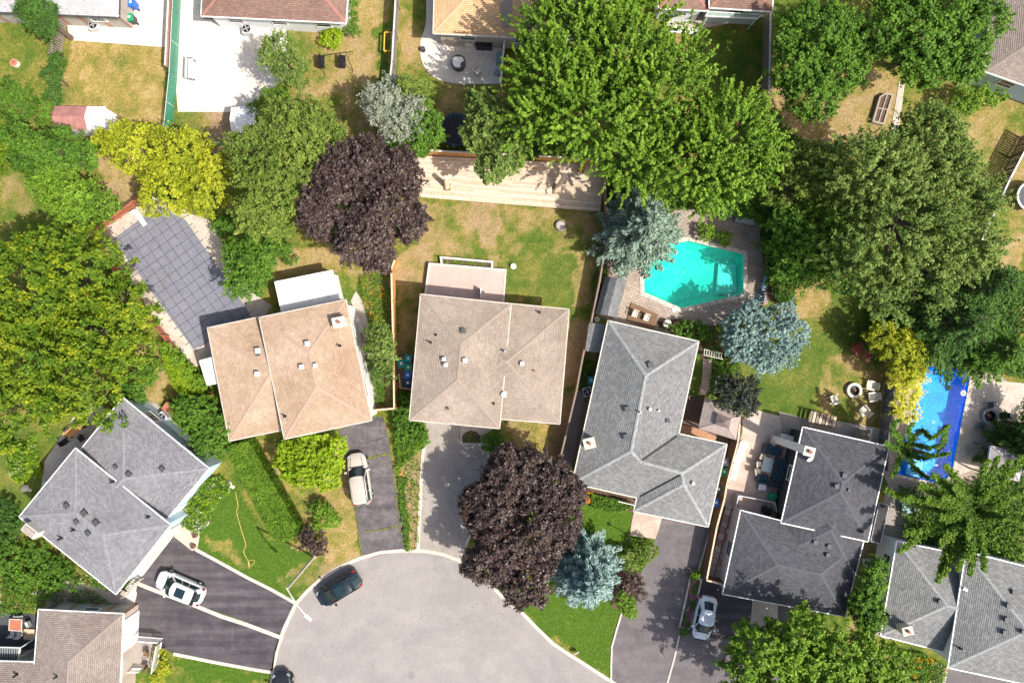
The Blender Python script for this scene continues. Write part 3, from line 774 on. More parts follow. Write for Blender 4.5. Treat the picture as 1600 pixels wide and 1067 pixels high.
class XRoof:
    """roof given point by point: photograph pixels with heights; the first n points are the eaves outline"""
    def __init__(s, pts, faces, ridges, n, over=0.4):
        s.V = [Vector(W(*p)) for p in pts]; s.h = pts[0][2]; s.over = over; s.gable = None; s.F = faces; s.rg = ridges; s.t = 0.34
        P = [Vector((v.x, v.y)) for v in s.V[:n]]
        if sum(P[i].x*P[(i+1)%n].y-P[(i+1)%n].x*P[i].y for i in range(n)) < 0: P.reverse()
        s.P = P; s.tri = []
        for f in faces:
            a, b_ = s.V[f[0]], s.V[f[1]]; u = Vector((b_.x-a.x, b_.y-a.y)).normalized(); vd = Vector((-u.y, u.x)); ring = [s.V[i] for i in f]
            if sum((Vector((p.x-a.x, p.y-a.y))).dot(vd) for p in ring) < 0: vd = -vd
            for t3 in tessellate_polygon([[Vector((p.x, p.y, 0)) for p in ring]]):
                q = [ring[i] for i in t3]; n_ = (q[1]-q[0]).cross(q[2]-q[0])
                if abs(n_.z) < 1e-9: continue
                if n_.z < 0: q = [q[0], q[2], q[1]]; n_ = -n_
                s.tri.append((q, n_.normalized(), a, u, vd))
    def ztri(s, T, x, y):
        q, n_ = T[0], T[1]; return q[0].z-(n_.x*(x-q[0].x)+n_.y*(y-q[0].y))/n_.z
    def z(s, x, y):
        for T in s.tri:
            q = T[0]
            if all((q[(i+1)%3].x-q[i].x)*(y-q[i].y)-(q[(i+1)%3].y-q[i].y)*(x-q[i].x) >= -1e-3 for i in range(3)): return s.ztri(T, x, y)
        return -1
    def roof(s, mb, course=0.15, lift=0.016):
        for T in s.tri:
            q, n_, a, u, vd = T; poly = [(Vector((p.x-a.x, p.y-a.y)).dot(u), Vector((p.x-a.x, p.y-a.y)).dot(vd)) for p in q]; vm = max(p[1] for p in poly); k = 0
            wo = lambda x, y, e: (a.x+u.x*x+vd.x*y, a.y+u.y*x+vd.y*y, s.ztri(T, a.x+u.x*x+vd.x*y, a.y+u.y*x+vd.y*y)+e)
            while k*course < vm:
                c = clip(poly, 0, 1, -k*course); c = clip(c, 0, -1, (k+1)*course) if c else c
                if len(c) >= 3:
                    c2 = c if u.x*vd.y-u.y*vd.x > 0 else c
                    mb.add([wo(x, y, 0.01+lift*(1-(y-k*course)/course)) for x, y in c], [tuple(range(len(c)))]); mb.uv += [(x, y*1.05) for x, y in c]
                    low = [p for p in c if abs(p[1]-k*course) < 1e-5]
                    if len(low) >= 2:
                        x0 = min(p[0] for p in low); x1 = max(p[0] for p in low); y = k*course
                        mb.add([wo(x0, y, 0), wo(x1, y, 0), wo(x1, y, lift+0.01), wo(x0, y, lift+0.01)], [(0, 1, 2, 3)]); mb.uv += [(x0, y)]*2+[(x1, y)]*2
                k += 1
    def caps(s, mb):
        for i, j in s.rg:
            a, b_ = s.V[i], s.V[j]; d = b_-a; n = max(1, int(d.length/0.22)); dn = d.normalized(); side = dn.cross(Vector((0, 0, 1))).normalized()
            for k in range(n):
                p = a+d*(k/n); q = a+d*((k+1)/n); up = Vector((0, 0, 0.05+(0.008 if k % 2 else 0))); dr = Vector((0, 0, -0.04)); w_ = 0.13
                mb.add([p+up+side*w_+dr, q+up+side*w_+dr, q+up, p+up, p+up-side*w_+dr, q+up-side*w_+dr], [(0, 1, 2, 3), (3, 2, 5, 4)])
    def ring(s, d): return grow([(p.x, p.y) for p in s.P], d)

def house(name, label, blocks, roof, wall, gutter=WHITE, windows=True, vents=(), chimneys=(), flash=(), doors=(), inner=()):
    c = sum((sum(b.P, Vector((0, 0)))/len(b.P) for b in blocks), Vector((0, 0)))/len(blocks)
    t = thing(name, label, 'house', (c.x, c.y, 0))
    for bi, b in enumerate(blocks):
        mb = MB(); b.roof(mb); mb.build('roof', RM[roof], t)
        if not mb: pass
        mb = MB(); b.caps(mb); mb.build('ridge_cap', CAPM[roof], t)
        # soffit and fascia
        mb = MB(); o = [(p.x, p.y) for p in b.P]; mb.prism(grow(o, -0.03), b.h-0.16, b.h-0.012); mb.build('soffit', WHITE, t)
        mb = MB()
        ring = b.ring(0.05); nP = len(b.P)
        for i in range(nP):
            a = ring[i]; e = ring[(i+1) % nP]
            mb.bar((a[0], a[1], b.h-0.04), (e[0], e[1], b.h-0.04), 0.09, 0.11)
        mb.build('gutter', gutter, t)
        wl = b.ring(-b.over)
        mb = MB(); mb.prism(wl, -0.1, b.h-0.17, 0, False); mb.build('wall', WALLM[wall if isinstance(wall, str) else wall[bi]], t)
        if b.gable:
            mb = MB()
            for (i, r_) in ((1, b.B), (3, b.A)):
                p, q = Vector(wl[i]), Vector(wl[(i+1) % 4]); m_ = (p+q)/2
                mb.add([(p.x, p.y, b.h-0.1), (q.x, q.y, b.h-0.1), (m_.x, m_.y, r_.z-0.25)], [(0, 1, 2), (2, 1, 0)])
            mb.build('gable', WALLM[wall], t)
        if windows:
            for i in range(nP):
                a = Vector(wl[i]); e = Vector(wl[(i+1) % nP]); d = e-a; L = d.length
                if L < 3: continue
                d.normalize(); nn = Vector((d.y, -d.x)); k = max(1, int(L/3.8)); ang = math.atan2(d.y, d.x)
                for j in range(k):
                    m_ = a+d*(L*(j+0.5)/k)
                    if any(o2.z(*(m_+nn*0.5)) > 0 for o2 in blocks if o2 is not b): continue
                    if (m_+nn).length > 52: continue
                    ww, wh = (1.3, 1.0); zc = b.h-1.35
                    fr = MB()
                    for sx in (-1, 1): fr.box((m_.x+d.x*sx*ww/2+nn.x*0.02, m_.y+d.y*sx*ww/2+nn.y*0.02, zc), (0.08, 0.1, wh+0.08), ang)
                    for sz in (-1, 0, 1):
                        fr.box((m_.x+nn.x*0.02, m_.y+nn.y*0.02, zc+sz*wh/2), (ww-0.08 if sz else ww-0.08, 0.09, 0.07 if sz else 0.04), ang)
                    f_ = fr.build('window', WHITE, t)
                    pn = MB(); pn.box((m_.x+nn.x*0.012, m_.y+nn.y*0.012, zc), (ww-0.06, 0.03, wh-0.04), ang); pn.build('pane', GLASS, f_)
    def onroof(px, py, dz=0):
        z = max(b.h for b in blocks)
        for _ in range(8):
            x, y, _z = W(px, py, z); z2 = max(b.z(x, y) for b in blocks)
            if z2 > 0: z = z2
        x, y, _z = W(px, py, z); return Vector((x, y, z+dz))
    for v in vents:
        kind, px, py = v[:3]; sz = v[3] if len(v) > 3 else 1.0
        p = onroof(px, py)
        if kind == 'box':      # low square roof vent
            mb = MB(); mb.box(p+Vector((0, 0, 0.10)), (0.34*sz, 0.34*sz, 0.2), R(v[4] if len(v) > 4 else 0)); o = mb.build('roof_vent', BLACK, t)
            mb = MB(); mb.box(p+Vector((0, 0, 0.22)), (0.46*sz, 0.46*sz, 0.05), R(v[4] if len(v) > 4 else 0)); mb.build('vent_cap', DKGREY, o)
        elif kind == 'white':
            mb = MB(); mb.box(p+Vector((0, 0, 0.15)), (0.30*sz, 0.30*sz, 0.3), 0.1); o = mb.build('roof_vent', LTGREY, t)
            mb = MB(); mb.box(p+Vector((0, 0, 0.33)), (0.42*sz, 0.42*sz, 0.06), 0.1); mb.build('vent_cap', LTGREY, o)
        elif kind == 'pipe':
            mb = MB(); mb.cyl(p-Vector((0, 0, 0.1)), p+Vector((0, 0, 0.45*sz)), 0.06*sz+0.02, None, 10); mb.cyl(p-Vector((0, 0, 0.05)), p+Vector((0, 0, 0.08)), 0.16, 0.1, 10); mb.build('vent_pipe', BLACK if len(v) < 5 else v[4], t)
        elif kind == 'turbine':
            mb = MB(); mb.cyl(p-Vector((0, 0, 0.1)), p+Vector((0, 0, 0.35)), 0.13, None, 12); o = mb.build('vent_pipe', STEEL, t)
            mb = MB(); mb.lathe(p+Vector((0, 0, 0.35)), [(0.12, 0), (0.25, 0.08), (0.27, 0.18), (0.18, 0.3), (0.02, 0.34)], 14); mb.build('vent_cap', WHITE, o)
    for (px, py, wx, wy, hh, ang, kind) in chimneys:
        p = onroof(px, py)
        m_ = STUCCO if kind == 'stucco' else (LTGREY if kind == 'metal' else BRICKM)
        mb = MB(); mb.box((p.x, p.y, p.z+hh/2-0.6), (wx, wy, hh+1.2), R(ang)); o = mb.build('chimney', m_, t)
        mb = MB(); mb.box((p.x, p.y, p.z+hh+0.04), (wx+0.14, wy+0.14, 0.10), R(ang)); mb.build('chimney_cap', KERB, o)
        mb = MB(); mb.cyl((p.x, p.y, p.z+hh), (p.x, p.y, p.z+hh+0.35), 0.13, 0.13, 12); mb.build('flue', BRICKM if kind != 'metal' else BLACK, o)
    for (a, b_, wd, col_) in flash:
        mb = MB(); n = 10
        for i in range(n):
            u0, u1 = i/n, (i+1)/n
            p = onroof(a[0]+(b_[0]-a[0])*u0, a[1]+(b_[1]-a[1])*u0, 0.05); q = onroof(a[0]+(b_[0]-a[0])*u1, a[1]+(b_[1]-a[1])*u1, 0.05)
            mb.bar(p, q, wd, 0.02)
        mb.build('valley_flashing', col_, t)
    return t, onroof

def garage_door(t, a, b_, h, mat=WHITE):
    """a, b_: world xy of the door's foot, panels across"""
    a = Vector(a); b_ = Vector(b_); d = (b_-a); ang = math.atan2(d.y, d.x); m_ = (a+b_)/2
    mb = MB(); mb.box((m_.x, m_.y, h/2), (d.length, 0.06, h), ang); o = mb.build('garage_door', mat, t)
    for k in range(4):
        mb = MB(); mb.box((m_.x+math.sin(ang)*0.04, m_.y-math.cos(ang)*0.04, h*(k+0.5)/4), (d.length-0.2, 0.04, h/4-0.06), ang); mb.build('door_panel', mat, o)
def entry_door(t, a, ang, mat):
    mb = MB(); mb.box((a[0], a[1], 1.05), (0.95, 0.08, 2.1), ang); o = mb.build('front_door', mat, t)
    mb = MB(); mb.box((a[0]+math.cos(ang)*0.35, a[1]+math.sin(ang)*0.35, 1.0), (0.05, 0.2, 0.12), ang); mb.build('handle', STEEL, o)

B = Block
# tan two-part house
F1 = B([(325,513),(505,475),(538,651),(359,688)], 3.0, 12, 0.25); F2 = B([(406,497),(540,469),(580,656),(445,685)], 4.05, 12, 0.25)
hF, onF = house('house', 'house with a tan shingle roof in two stepped halves, the beige van in its driveway', [F1, F2], 'tan', 'white', KERB,
   vents=[('white',405,548,1.1),('white',404,584,1.0),('white',482,537,1.0),('white',473,573,.9),('white',494,571,.8),('pipe',531,540),('pipe',446,650),('box',404,553,.7)],
   chimneys=[(534,504,0.95,0.75,0.9,12,'stucco')])
# centre house
G1 = B([(658,460.5),(798,475.5),(780,668.5),(640.5,655.5)], 4.1, 14); G2 = B([(702,466),(888.5,484),(874,661.5),(690,646)], 3.25, 13)
hG, onG = house('house', 'house with a taupe shingle roof in the middle of the cul-de-sac, pink terrace behind it', [G1, G2], 'taupe', 'brick', KERB,
   vents=[('white',694.5,561,.75),('white',697,570,.75),('white',727,563,.9),('box',724,517,.9),('pipe',673,535),('pipe',789,549,1.2,STEEL),('turbine',787,615),
          ('white',816,568,.8),('pipe',843,488),('pipe',771,630,.6),('box',700,638,.45),('pipe',834,579,.6,BRICKM),('pipe',681,523,.5)])
# grey L-shaped house
H1 = XRoof([(950.5,502,3.2),(1091,534,3.2),(1060,678,3.2),(1135,694.5,3.2),(1106,822,3.2),(991,798,3.2),(996,777,3.2),(895,754,3.2),
            (1009,587,4.75),(986,705,4.75),(1000,721,4.62),(1066,739,4.6),(1068,757,4.5)],
           [(1,0,8),(0,7,9,8),(7,6,11,10,9),(2,1,8,9,10),(3,2,10,11),(4,3,11,12),(6,5,12,11),(5,4,12)],
           [(0,8),(1,8),(8,9),(7,9),(9,10),(10,11),(3,11),(11,12),(5,12),(4,12)], 8)
hH, onH = house('house', 'long grey L-shaped house with pale ridge lines between the two side yards', [H1], 'grey', 'brick', OFFW,
   vents=[('box',1016,570,1,14),('box',980,639,1,14),('box',978,682,1,14),('pipe',1000,644,1,STEEL),('white',1015,639,.6),('pipe',1029,641,.8,STEEL),('box',1043,657,.7),('white',1082,754,.6)],
   chimneys=[(919,690,0.85,0.75,0.9,14,'stucco')], flash=[((1058,681),(1003,719),0.15,BLACK),((1062,742),(1000,775),0.15,BLACK)])
# charcoal house with raised part
I1 = B([(1158,798),(1347,846),(1320,962),(1130,927)], 2.4, 17, 0.2); I2 = B([(1255,668),(1388,698),(1355.5,845),(1221.5,816)], 3.2, 17)
I3 = B([(1240,740),(1368,769),(1335,900),(1212,870)], 2.42, 18)
hI, onI = house('house', 'charcoal-roofed house with a raised upper part and a long white flue on its side', [I1, I2, I3], 'dark', ['white', 'dark', 'dark'], WHITE,
   vents=[('box',1318,742,.8),('box',1306,759,.8),('box',1325,765,.5),('box',1273,846,.8),('box',1294,852,.7),('box',1292,866,.7),('pipe',1345,829)])
# far right grey pair
J1 = B([(1402,846),(1610,890),(1580,1044),(1377,992)], 3.2, 19, 0.2); J2 = B([(1510,862),(1680,905),(1650,1078),(1482,1042)], 4.6, 19, 0.3)
hJ, onJ = house('house', 'grey-roofed house in two stepped parts under the long-armed green tree', [J1, J2], 'grey', 'white', WHITE,
   vents=[('box',1467,939,.8),('box',1582,924,.8),('box',1574,945,.9),('box',1571,967,.9),('box',1568,987,.9),('box',1596,986,.7),('pipe',1500,1012),('pipe',1506,919,.8,STEEL),('pipe',1387,960,1)],
   chimneys=[(1408,978,0.75,0.6,0.9,14,'stucco')])
# blue-grey house turned across the corner
K1 = B([(192,622),(326,732),(202,880),(72,770)], 3.3, 13, 0.2); K2 = B([(118,701),(266,820),(181,927),(31,807)], 4.3, 13, 0.3)
hK, onK = house('house', 'blue-grey roofed house set diagonally beside the two sealed driveways', [K1, K2], 'blue', 'blue', WHITE,
   vents=[('box',167,663,.6,40),('box',182.5,729,.7,40),('box',203,740,.9,40),('box',255,732,.9,40),('box',106,789.5,.9,40),('box',133.5,801,1,40),('box',121.5,814.5,.8,40),('box',152,816,1,40),('box',139.5,832,.9,40),('pipe',116,827),('pipe',97,840,1.2),('pipe',232.5,807,1),('pipe',177,752,1)])
# chimney on the outside wall of the blue-grey house
b0 = W(46, 830, 5.2); o = MB(); o.box((b0[0], b0[1], 2.6), (1.3, 0.7, 5.2), R(-38)); ch = o.build('chimney', OFFW, hK)
o = MB(); o.box((b0[0], b0[1], 5.25), (1.0, 0.5, 0.12), R(-38)); o.build('flue', TAN, ch)
# brown house bottom left
L1 = B([(61,952.5),(192,959),(184,1150),(46,1143)], 3.2, 20); L2 = B([(-120,1030),(120,1036),(112,1150),(-120,1150)], 3.15, 20)
hL, onL = house('house', 'brown-roofed house beside the lower driveway with a railed white porch', [L1, L2], 'brown', 'brick', WHITE,
   vents=[('pipe',27,1053,1.1),('pipe',89,1056,.9)])
# top row
A1 = B([(-160,-120),(188,-112),(185.5,27),(-160,12)], 3.0, 16)
hA, onA = house('house', 'house with a pale grey roof above the tan lawn, its long gutter facing the yard', [A1], 'light', 'brick', DKGREY)
B1 = B([(322,-130),(550,-110),(540,36),(315,25)], 3.0, 18)
hB, onB = house('house', 'house with a red-brown roof above the bright concrete yard', [B1], 'red', 'white', WHITE)
C1 = B([(683,-130),(860,-110),(868,62),(677.5,52)], 3.2, 16); C2 = B([(780,-130),(930,-110),(890,58),(783,50)], 3.19, 16)
hC, onC = house('house', 'house with an orange-tan roof above the round patio', [C1], 'orange', 'tan', OFFW)
C3 = B([(845,-110),(960,-110),(948,60),(868,62)], 3.25, 16)
hC2, _ = house('house', 'dark brown roofed house half hidden by the tall light green tree', [C3], 'brown', 'tan', OFFW)
D1 = B([(1010,-130),(1108,-120),(1106,17),(1030,13)], 3.0, 17); D2 = B([(1106,-130),(1215,-120),(1206,18),(1109,12)], 3.4, 17)
hD, onD = house('house', 'house with two brick-red roofs above the shaded yard', [D1, D2], 'red', 'white', WHITE)
E1 = B([(1560,-130),(1760,-80),(1720,175),(1540,112)], 3.2, 18)
hE, onE = house('house', 'grey-brown roofed house with a pale blue wall behind the dark green trees', [E1], 'brown', 'blue', WHITE)
hE.children[0]

# darker brown strip laid up the orange roof
mb = MB()
for i in range(12):
    p = onC(791-i*0+0, 44-i*14, 0.06); q = onC(791, 44-(i+1)*14, 0.06); mb.bar(p, q, 1.0 if i else 0.7, 0.03)
mb.build('dark_strip', CAPM['brown'], hC)

# garage and front doors that face the street
def wall_door(t, blk, edge_dir, frac, wdt, h, fn, mat):
    wl = blk.ring(-blk.over); best = None
    for i in range(len(wl)):
        a = Vector(wl[i]); e = Vector(wl[(i+1) % len(wl)]); d = (e-a).normalized(); nn = Vector((d.y, -d.x))
        s = nn.dot(Vector(edge_dir))
        if best is None or s > best[0]: best = (s, a, e, d, nn)
    _, a, e, d, nn = best; m_ = a.lerp(e, frac)+nn*0.06
    if fn == 'g': garage_door(t, m_-d*wdt/2, m_+d*wdt/2, h, mat)
    else: entry_door(t, (m_.x, m_.y), math.atan2(d.y, d.x), mat)
wall_door(hF, F2, (0, -1), 0.75, 3.4, 2.2, 'g', WHITE); wall_door(hF, F2, (0, -1), 0.25, 1, 2, 'e', BROWN)
wall_door(hG, G1, (0, -1), 0.3, 3.0, 2.2, 'g', WHITE); wall_door(hG, G1, (0, -1), 0.8, 1, 2, 'e', REDWOOD)
wall_door(hH, H1, (0.2, -1), 0.6, 4.6, 2.2, 'g', WHITE); wall_door(hI, I1, (0, -1), 0.3, 4.6, 2.2, 'g', OFFW)
wall_door(hK, K2, (0.7, -0.7), 0.5, 4.6, 2.2, 'g', OFFW); wall_door(hK, K1, (0.7, -0.7), 0.5, 1, 2, 'e', WHITE)
wall_door(hL, L1, (1, 0), 0.8, 2.8, 2.2, 'g', WHITE); wall_door(hJ, J2, (0, -1), 0.3, 4.6, 2.2, 'g', WHITE)

# lean-to white sunroom roof behind the tan house
def slab_roof(name, label, cat, quad, h, drop, wall, mat, edge=WHITE, walls=True, posts=False, ribs=0):
    P = [W(p[0], p[1], h) for p in quad]; c = (sum(p[0] for p in P)/len(P), sum(p[1] for p in P)/len(P), 0)
    t = thing(name, label, cat, c)
    mb = MB(); mb.prism(P, h-0.1, h); mb.build('roof', mat, t)
    mb = MB(); g_ = grow(P, 0.03)
    for i in range(len(P)):
        a = g_[i]; e = g_[(i+1) % len(P)]; mb.bar((a[0], a[1], h-0.05), (e[0], e[1], h-0.05), 0.06, 0.16)
    mb.build('roof_edge', edge, t)
    if walls:
        mb = MB(); mb.prism(grow(P, -0.15), 0, h-0.1); mb.build('wall', wall, t)
    else:
        for p in grow(P, -0.12)[:4]:
            mb = MB(); mb.box((p[0], p[1], (h-0.1)/2), (0.09, 0.09, h-0.1)); mb.build('post', wall, t)
    return t, P
t, P = slab_roof('sunroom', 'white flat-roofed sunroom joined to the back of the tan house', 'sunroom', [(430,441),(519,423),(529,466),(441,490)], 2.5, 0, WALLM['white'], surface('white_membrane', (0.72,0.71,0.69),(0.80,0.80,0.79),(0.62,0.60,0.56), 0.5, 2.2, 12, 0.6))
for k in range(1, 6):
    a = W(430+k*15, 441-k*3.0, 2.51); e = W(441+k*14.7, 490-k*4.0, 2.51); mb = MB(); mb.bar(a, e, 0.035, 0.02); mb.build('roof_seam', LTGREY, t)
t2, P = slab_roof('canopy', 'small white canopy over the side entry of the tan house', 'canopy', [(312.5,564),(334,558),(343,598),(324,601)], 2.3, 0, WHITE, WHITE, walls=False)
t3, P = slab_roof('porch_roof', 'dark ribbed metal awning with a white gutter beside the brown-roofed house', 'awning', [(-40,1010),(30,1012),(28,1033),(-40,1031)], 2.4, 0, WHITE, DKGREY, walls=False)
for i in range(18):
    mb = MB(); a = W(-38+i*3.8, 1011.5, 2.42); e = W(-38+i*3.8, 1031, 2.42); mb.bar(a, e, 0.04, 0.05); mb.build('roof_rib', GREY, t3)
for k, (q, lab) in enumerate((([(1108,19),(1188,24),(1184,29),(1103,25)], 'grey-green metal awning along the back of the brick-red roofed house'),)):
    slab_roof('awning', lab, 'awning', q, 2.4, 0, WHITE, plain('grey_green_metal', (0.28,0.36,0.33), 0.5), walls=False)

# pink terrace
def terrace():
    P = [W(671,412,0.5), W(790,422,0.5), W(786,480,0.5), W(663,470,0.5)]
    t = thing('terrace', 'raised pink terrace with a pale border behind the taupe-roofed house', 'terrace', (-4, 5, 0))
    mb = MB(); mb.prism(P, 0, 0.5); mb.build('terrace_top', PATIO_ROOF, t)
    ribbon([P[3], P[0], P[1], P[2]], 0.16, 0.0, 0.55).build('border', OFFW, t)
    mb = MB(); a = W(752,452,0.5); b_ = W(751.5,466,0.5); mb.bar((a[0],a[1],1.0), (b_[0],b_[1],1.0), 0.05, 1.0); mb.build('railing', WHITE, t)
terrace()
t = thing('planter_box', 'long pale timber planter frame with grass inside, against the pink terrace', 'planter', W(730,410))
ribbon(WP([(691,414),(689.5,403),(769,410),(769,421)]), 0.18, 0, 0.4).build('frame', OFFW, t)
mb = MB(); mb.prism(WP([(692,405),(767,412),(767,420),(693,413)]), -0.03, 0.2); mb.build('soil', MULCH, t)
# entrance landing
t = thing('entrance_landing', 'grey landing with an arched garden bed before the front door of the taupe-roofed house', 'landing', W(742,680))
mb = MB(); mb.prism(WP([(719,658),(770,664),(767,690),(753,696),(720,695)]), 0, 0.2); mb.build('landing', CONC_T, t)
mb = MB(); mb.prism(WP([(723,691),(722,681),(727,675),(736,672),(745,674),(751,681),(752,691)]), 0.1, 0.23); mb.build('garden_bed', MULCH, t)

# ------------------------------------------------------------------ sheds, gazebos
def gambrel():
    q = [(945.5,432),(979.6,438),(964.5,496.6),(930,490)]; h = 2.0
    P = [Vector(W(p[0], p[1], h)) for p in q]
    t = thing('garden_shed', 'barn-shaped garden shed with a grey shingle roof between fence and turquoise pool', 'shed', (P[0].x, P[2].y, 0))
    mb = MB(); mb.prism(grow(P, -0.12), 0, h); mb.build('wall', WALLM['tan'], t)
    prof = [(0.0, 0.0), (0.2, 0.5), (0.5, 0.75), (0.8, 0.5), (1.0, 0.0)]
    for k in range(4):
        mb = MB(); a, b_ = prof[k], prof[k+1]; nrow = 5
        for r_ in range(nrow):
            f0 = a[0]+(b_[0]-a[0])*r_/nrow; f1 = a[0]+(b_[0]-a[0])*(r_+1)/nrow; z0 = a[1]+(b_[1]-a[1])*r_/nrow; z1 = a[1]+(b_[1]-a[1])*(r_+1)/nrow
            lf = 0.0 if a[1] > b_[1] else 0.02
            vs = []
            for f, z, e in ((f0, z0, 0.02-lf+0.02), (f1, z1, lf+0.02)):
                for (s0, s1) in ((P[0], P[1]), (P[3], P[2])):
                    p = s0.lerp(s1, f); vs.append((p.x, p.y, h+z+e))
            mb.add([vs[0], vs[1], vs[3], vs[2]], [(0, 1, 2, 3)]); L = (P[0]-P[3]).length; mb.uv += [(0, f0*2.4), (L, f0*2.4), (L, f1*2.4), (0, f1*2.4)]
        mb.build('roof_slope', RM['grey'], t)
    for (s0, s1) in ((P[0], P[1]), (P[3], P[2])):
        mb = MB(); vs = [tuple(s0.lerp(s1, f)[:2])+(h+z-0.02,) for f, z in prof]; mb.add(vs, [(0, 1, 2, 3, 4), (4, 3, 2, 1, 0)]); mb.build('gable', WALLM['tan'], t)
gambrel()
def lean():
    q = [(921,504),(945,507),(938,551.5),(914,548)]
    P = [Vector(W(p[0], p[1], 2.0)) for p in q]
    t = thing('lean_to_shed', 'narrow grey-roofed lean-to against the wall of the grey L-shaped house', 'shed', (P[0].x, P[0].y, 0))
    mb = MB()
    for k in range(7):
        a0 = P[0].lerp(P[1], k/7); a1 = P[0].lerp(P[1], (k+1)/7); b0_ = P[3].lerp(P[2], k/7); b1_ = P[3].lerp(P[2], (k+1)/7)
        mb.add([a0+Vector((0,0,.02+k*.05)), b0_+Vector((0,0,.02+k*.05)), b1_+Vector((0,0,.05+k*.05)), a1+Vector((0,0,.05+k*.05))], [(0,1,2,3)]); mb.uv += [(0,k*.2),(2.4,k*.2),(2.4,k*.2+.2),(0,k*.2+.2)]
    mb.build('roof', RM['grey'], t)
    mb = MB(); mb.prism(grow(P, -0.1), 0, 1.98); mb.build('wall', WALLM['tan'], t)
lean()
def gazebo(q, label, h=2.3, peak=1.0, two=True, mat=TAN):
    P = [Vector(W(p[0], p[1], h)) for p in q]; c = sum(P, Vector())/4
    t = thing('gazebo', label, 'gazebo', (c.x, c.y, 0))
    ap = c+Vector((0, 0, peak*(0.8 if two else 1)))
    for i in range(4):
        mb = MB(); a, b_ = P[i], P[(i+1) % 4]; n = 4
        # canvas panel that sags a little between its ribs
        vs = []; 
        for r_ in range(n+1):
            for s_ in range(5):
                p = a.lerp(b_, s_/4).lerp(ap, r_/n*(0.78 if two else 1)); sag = 0.05*math.sin(math.pi*s_/4)*(1-r_/n)
                vs.append(p-Vector((0, 0, sag)))
        fs = [(r_*5+s_, r_*5+s_+1, (r_+1)*5+s_+1, (r_+1)*5+s_) for r_ in range(n) for s_ in range(4)]
        mb.add(vs, fs); mb.build('canopy_panel', mat, t)
        if two:
            mb = MB(); a2 = a.lerp(c, 0.62)+Vector((0, 0, peak*0.75)); b2 = b_.lerp(c, 0.62)+Vector((0, 0, peak*0.75)); mb.add([a2, b2, c+Vector((0, 0, peak*1.2))], [(0, 1, 2), (2, 1, 0)]); mb.build('vent_panel', mat, t)
        mb = MB(); mb.bar(a+Vector((0,0,.02)), a.lerp(ap, 0.8)+Vector((0,0,.02)), 0.04, 0.04); mb.build('rib', plain('tan_seam', (0.33,0.27,0.25), 0.8), t)
        mb = MB(); pp = a.lerp(c, 0.06); mb.box((pp.x, pp.y, h/2-0.02), (0.1, 0.1, h)); mb.build('post', DKGREY, t)
        mb = MB(); mb.bar(a-Vector((0,0,.08)), b_-Vector((0,0,.08)), 0.03, 0.18); mb.build('valance', mat, t)
gazebo([(1102,622),(1159,647.5),(1150,687),(1091.5,669)], 'two-tier tan fabric gazebo beside the grey L-shaped house')
gazebo([(1548,696),(1602,708),(1592,752),(1541,740)], 'tan gazebo partly covered by branches near the blue pool', 2.3, 0.8, False, plain('grey_tan_fabric', (0.43,0.40,0.41), 0.9))
# white shed roof left of the olive tree, rusty shed at left edge
def tent(q, label, h, peak, mat, wallm, name='garden_shed'):
    P = [Vector(W(p[0], p[1], h)) for p in q]
    t = thing(name, label, 'shed', (P[0].x, P[0].y, 0)); up = Vector((0, 0, peak))
    A_ = (P[0]+P[3])/2+up; B_ = (P[1]+P[2])/2+up
    for vs in ((P[0], P[1], B_, A_), (P[3], P[2], B_, A_)):
        mb = MB(); mb.add(vs, [(0, 1, 2, 3)]); mb.build('roof_slope', mat, t)
    mb = MB(); mb.add([P[0], P[3], A_, P[1], P[2], B_], [(0, 1, 2), (3, 4, 5)]); mb.build('gable', wallm, t)
    mb = MB(); mb.prism(grow(P, -0.08), 0, h-0.02); mb.build('wall', wallm, t)
    for i in range(7):
        mb = MB(); f = i/6
        for s_ in ((P[0], P[1]), (P[3], P[2])):
            a = s_[0].lerp(s_[1], f)+Vector((0,0,.02)); e = A_.lerp(B_, f)+Vector((0,0,.02)); mb.bar(a, e, 0.04, 0.03)
        mb.build('roof_seam', mat, t)
tent([(362,168),(400,165),(400,208),(362,208)], 'small white-roofed shed by the green chain-link fence', 2.1, 0.35, WHITE, WHITE)
tent([(86,166),(136,166),(136,203),(86,203)], 'rust-red roofed shed at the foot of the tan lawn', 2.1, 0.4, plain('rust_red_metal', (0.36,0.17,0.15), 0.7, 0, .25, 2), WHITE)
tent([(137,167),(165,167),(165,203),(137,203)], 'small white shed beside the rust-red shed', 1.9, 0.15, WHITE, WHITE)

# ------------------------------------------------------------------ pools
def water_mat(name, tint, rough=0.03):
    m, t, b = new_mat(name)
    tr = t.nodes.new('ShaderNodeBsdfTransparent'); tr.inputs[0].default_value = (*tint, 1)
    gl = t.nodes.new('ShaderNodeBsdfGlossy'); gl.inputs['Roughness'].default_value = rough
    fr = t.nodes.new('ShaderNodeFresnel'); fr.inputs[0].default_value = 1.33
    n = noise(t, 2.2, 3, 0.5, 'World', 0.5); u = t.nodes.new('ShaderNodeBump'); u.inputs['Strength'].default_value = 0.35; u.inputs['Distance'].default_value = 0.08
    t.links.new(n.outputs[0], u.inputs['Height']); t.links.new(u.outputs[0], gl.inputs['Normal']); t.links.new(u.outputs[0], fr.inputs['Normal'])
    mx = t.nodes.new('ShaderNodeMixShader'); t.links.new(fr.outputs[0], mx.inputs[0]); t.links.new(tr.outputs[0], mx.inputs[1]); t.links.new(gl.outputs[0], mx.inputs[2])
    t.links.new(mx.outputs[0], t.nodes['Material Output'].inputs[0]); return m
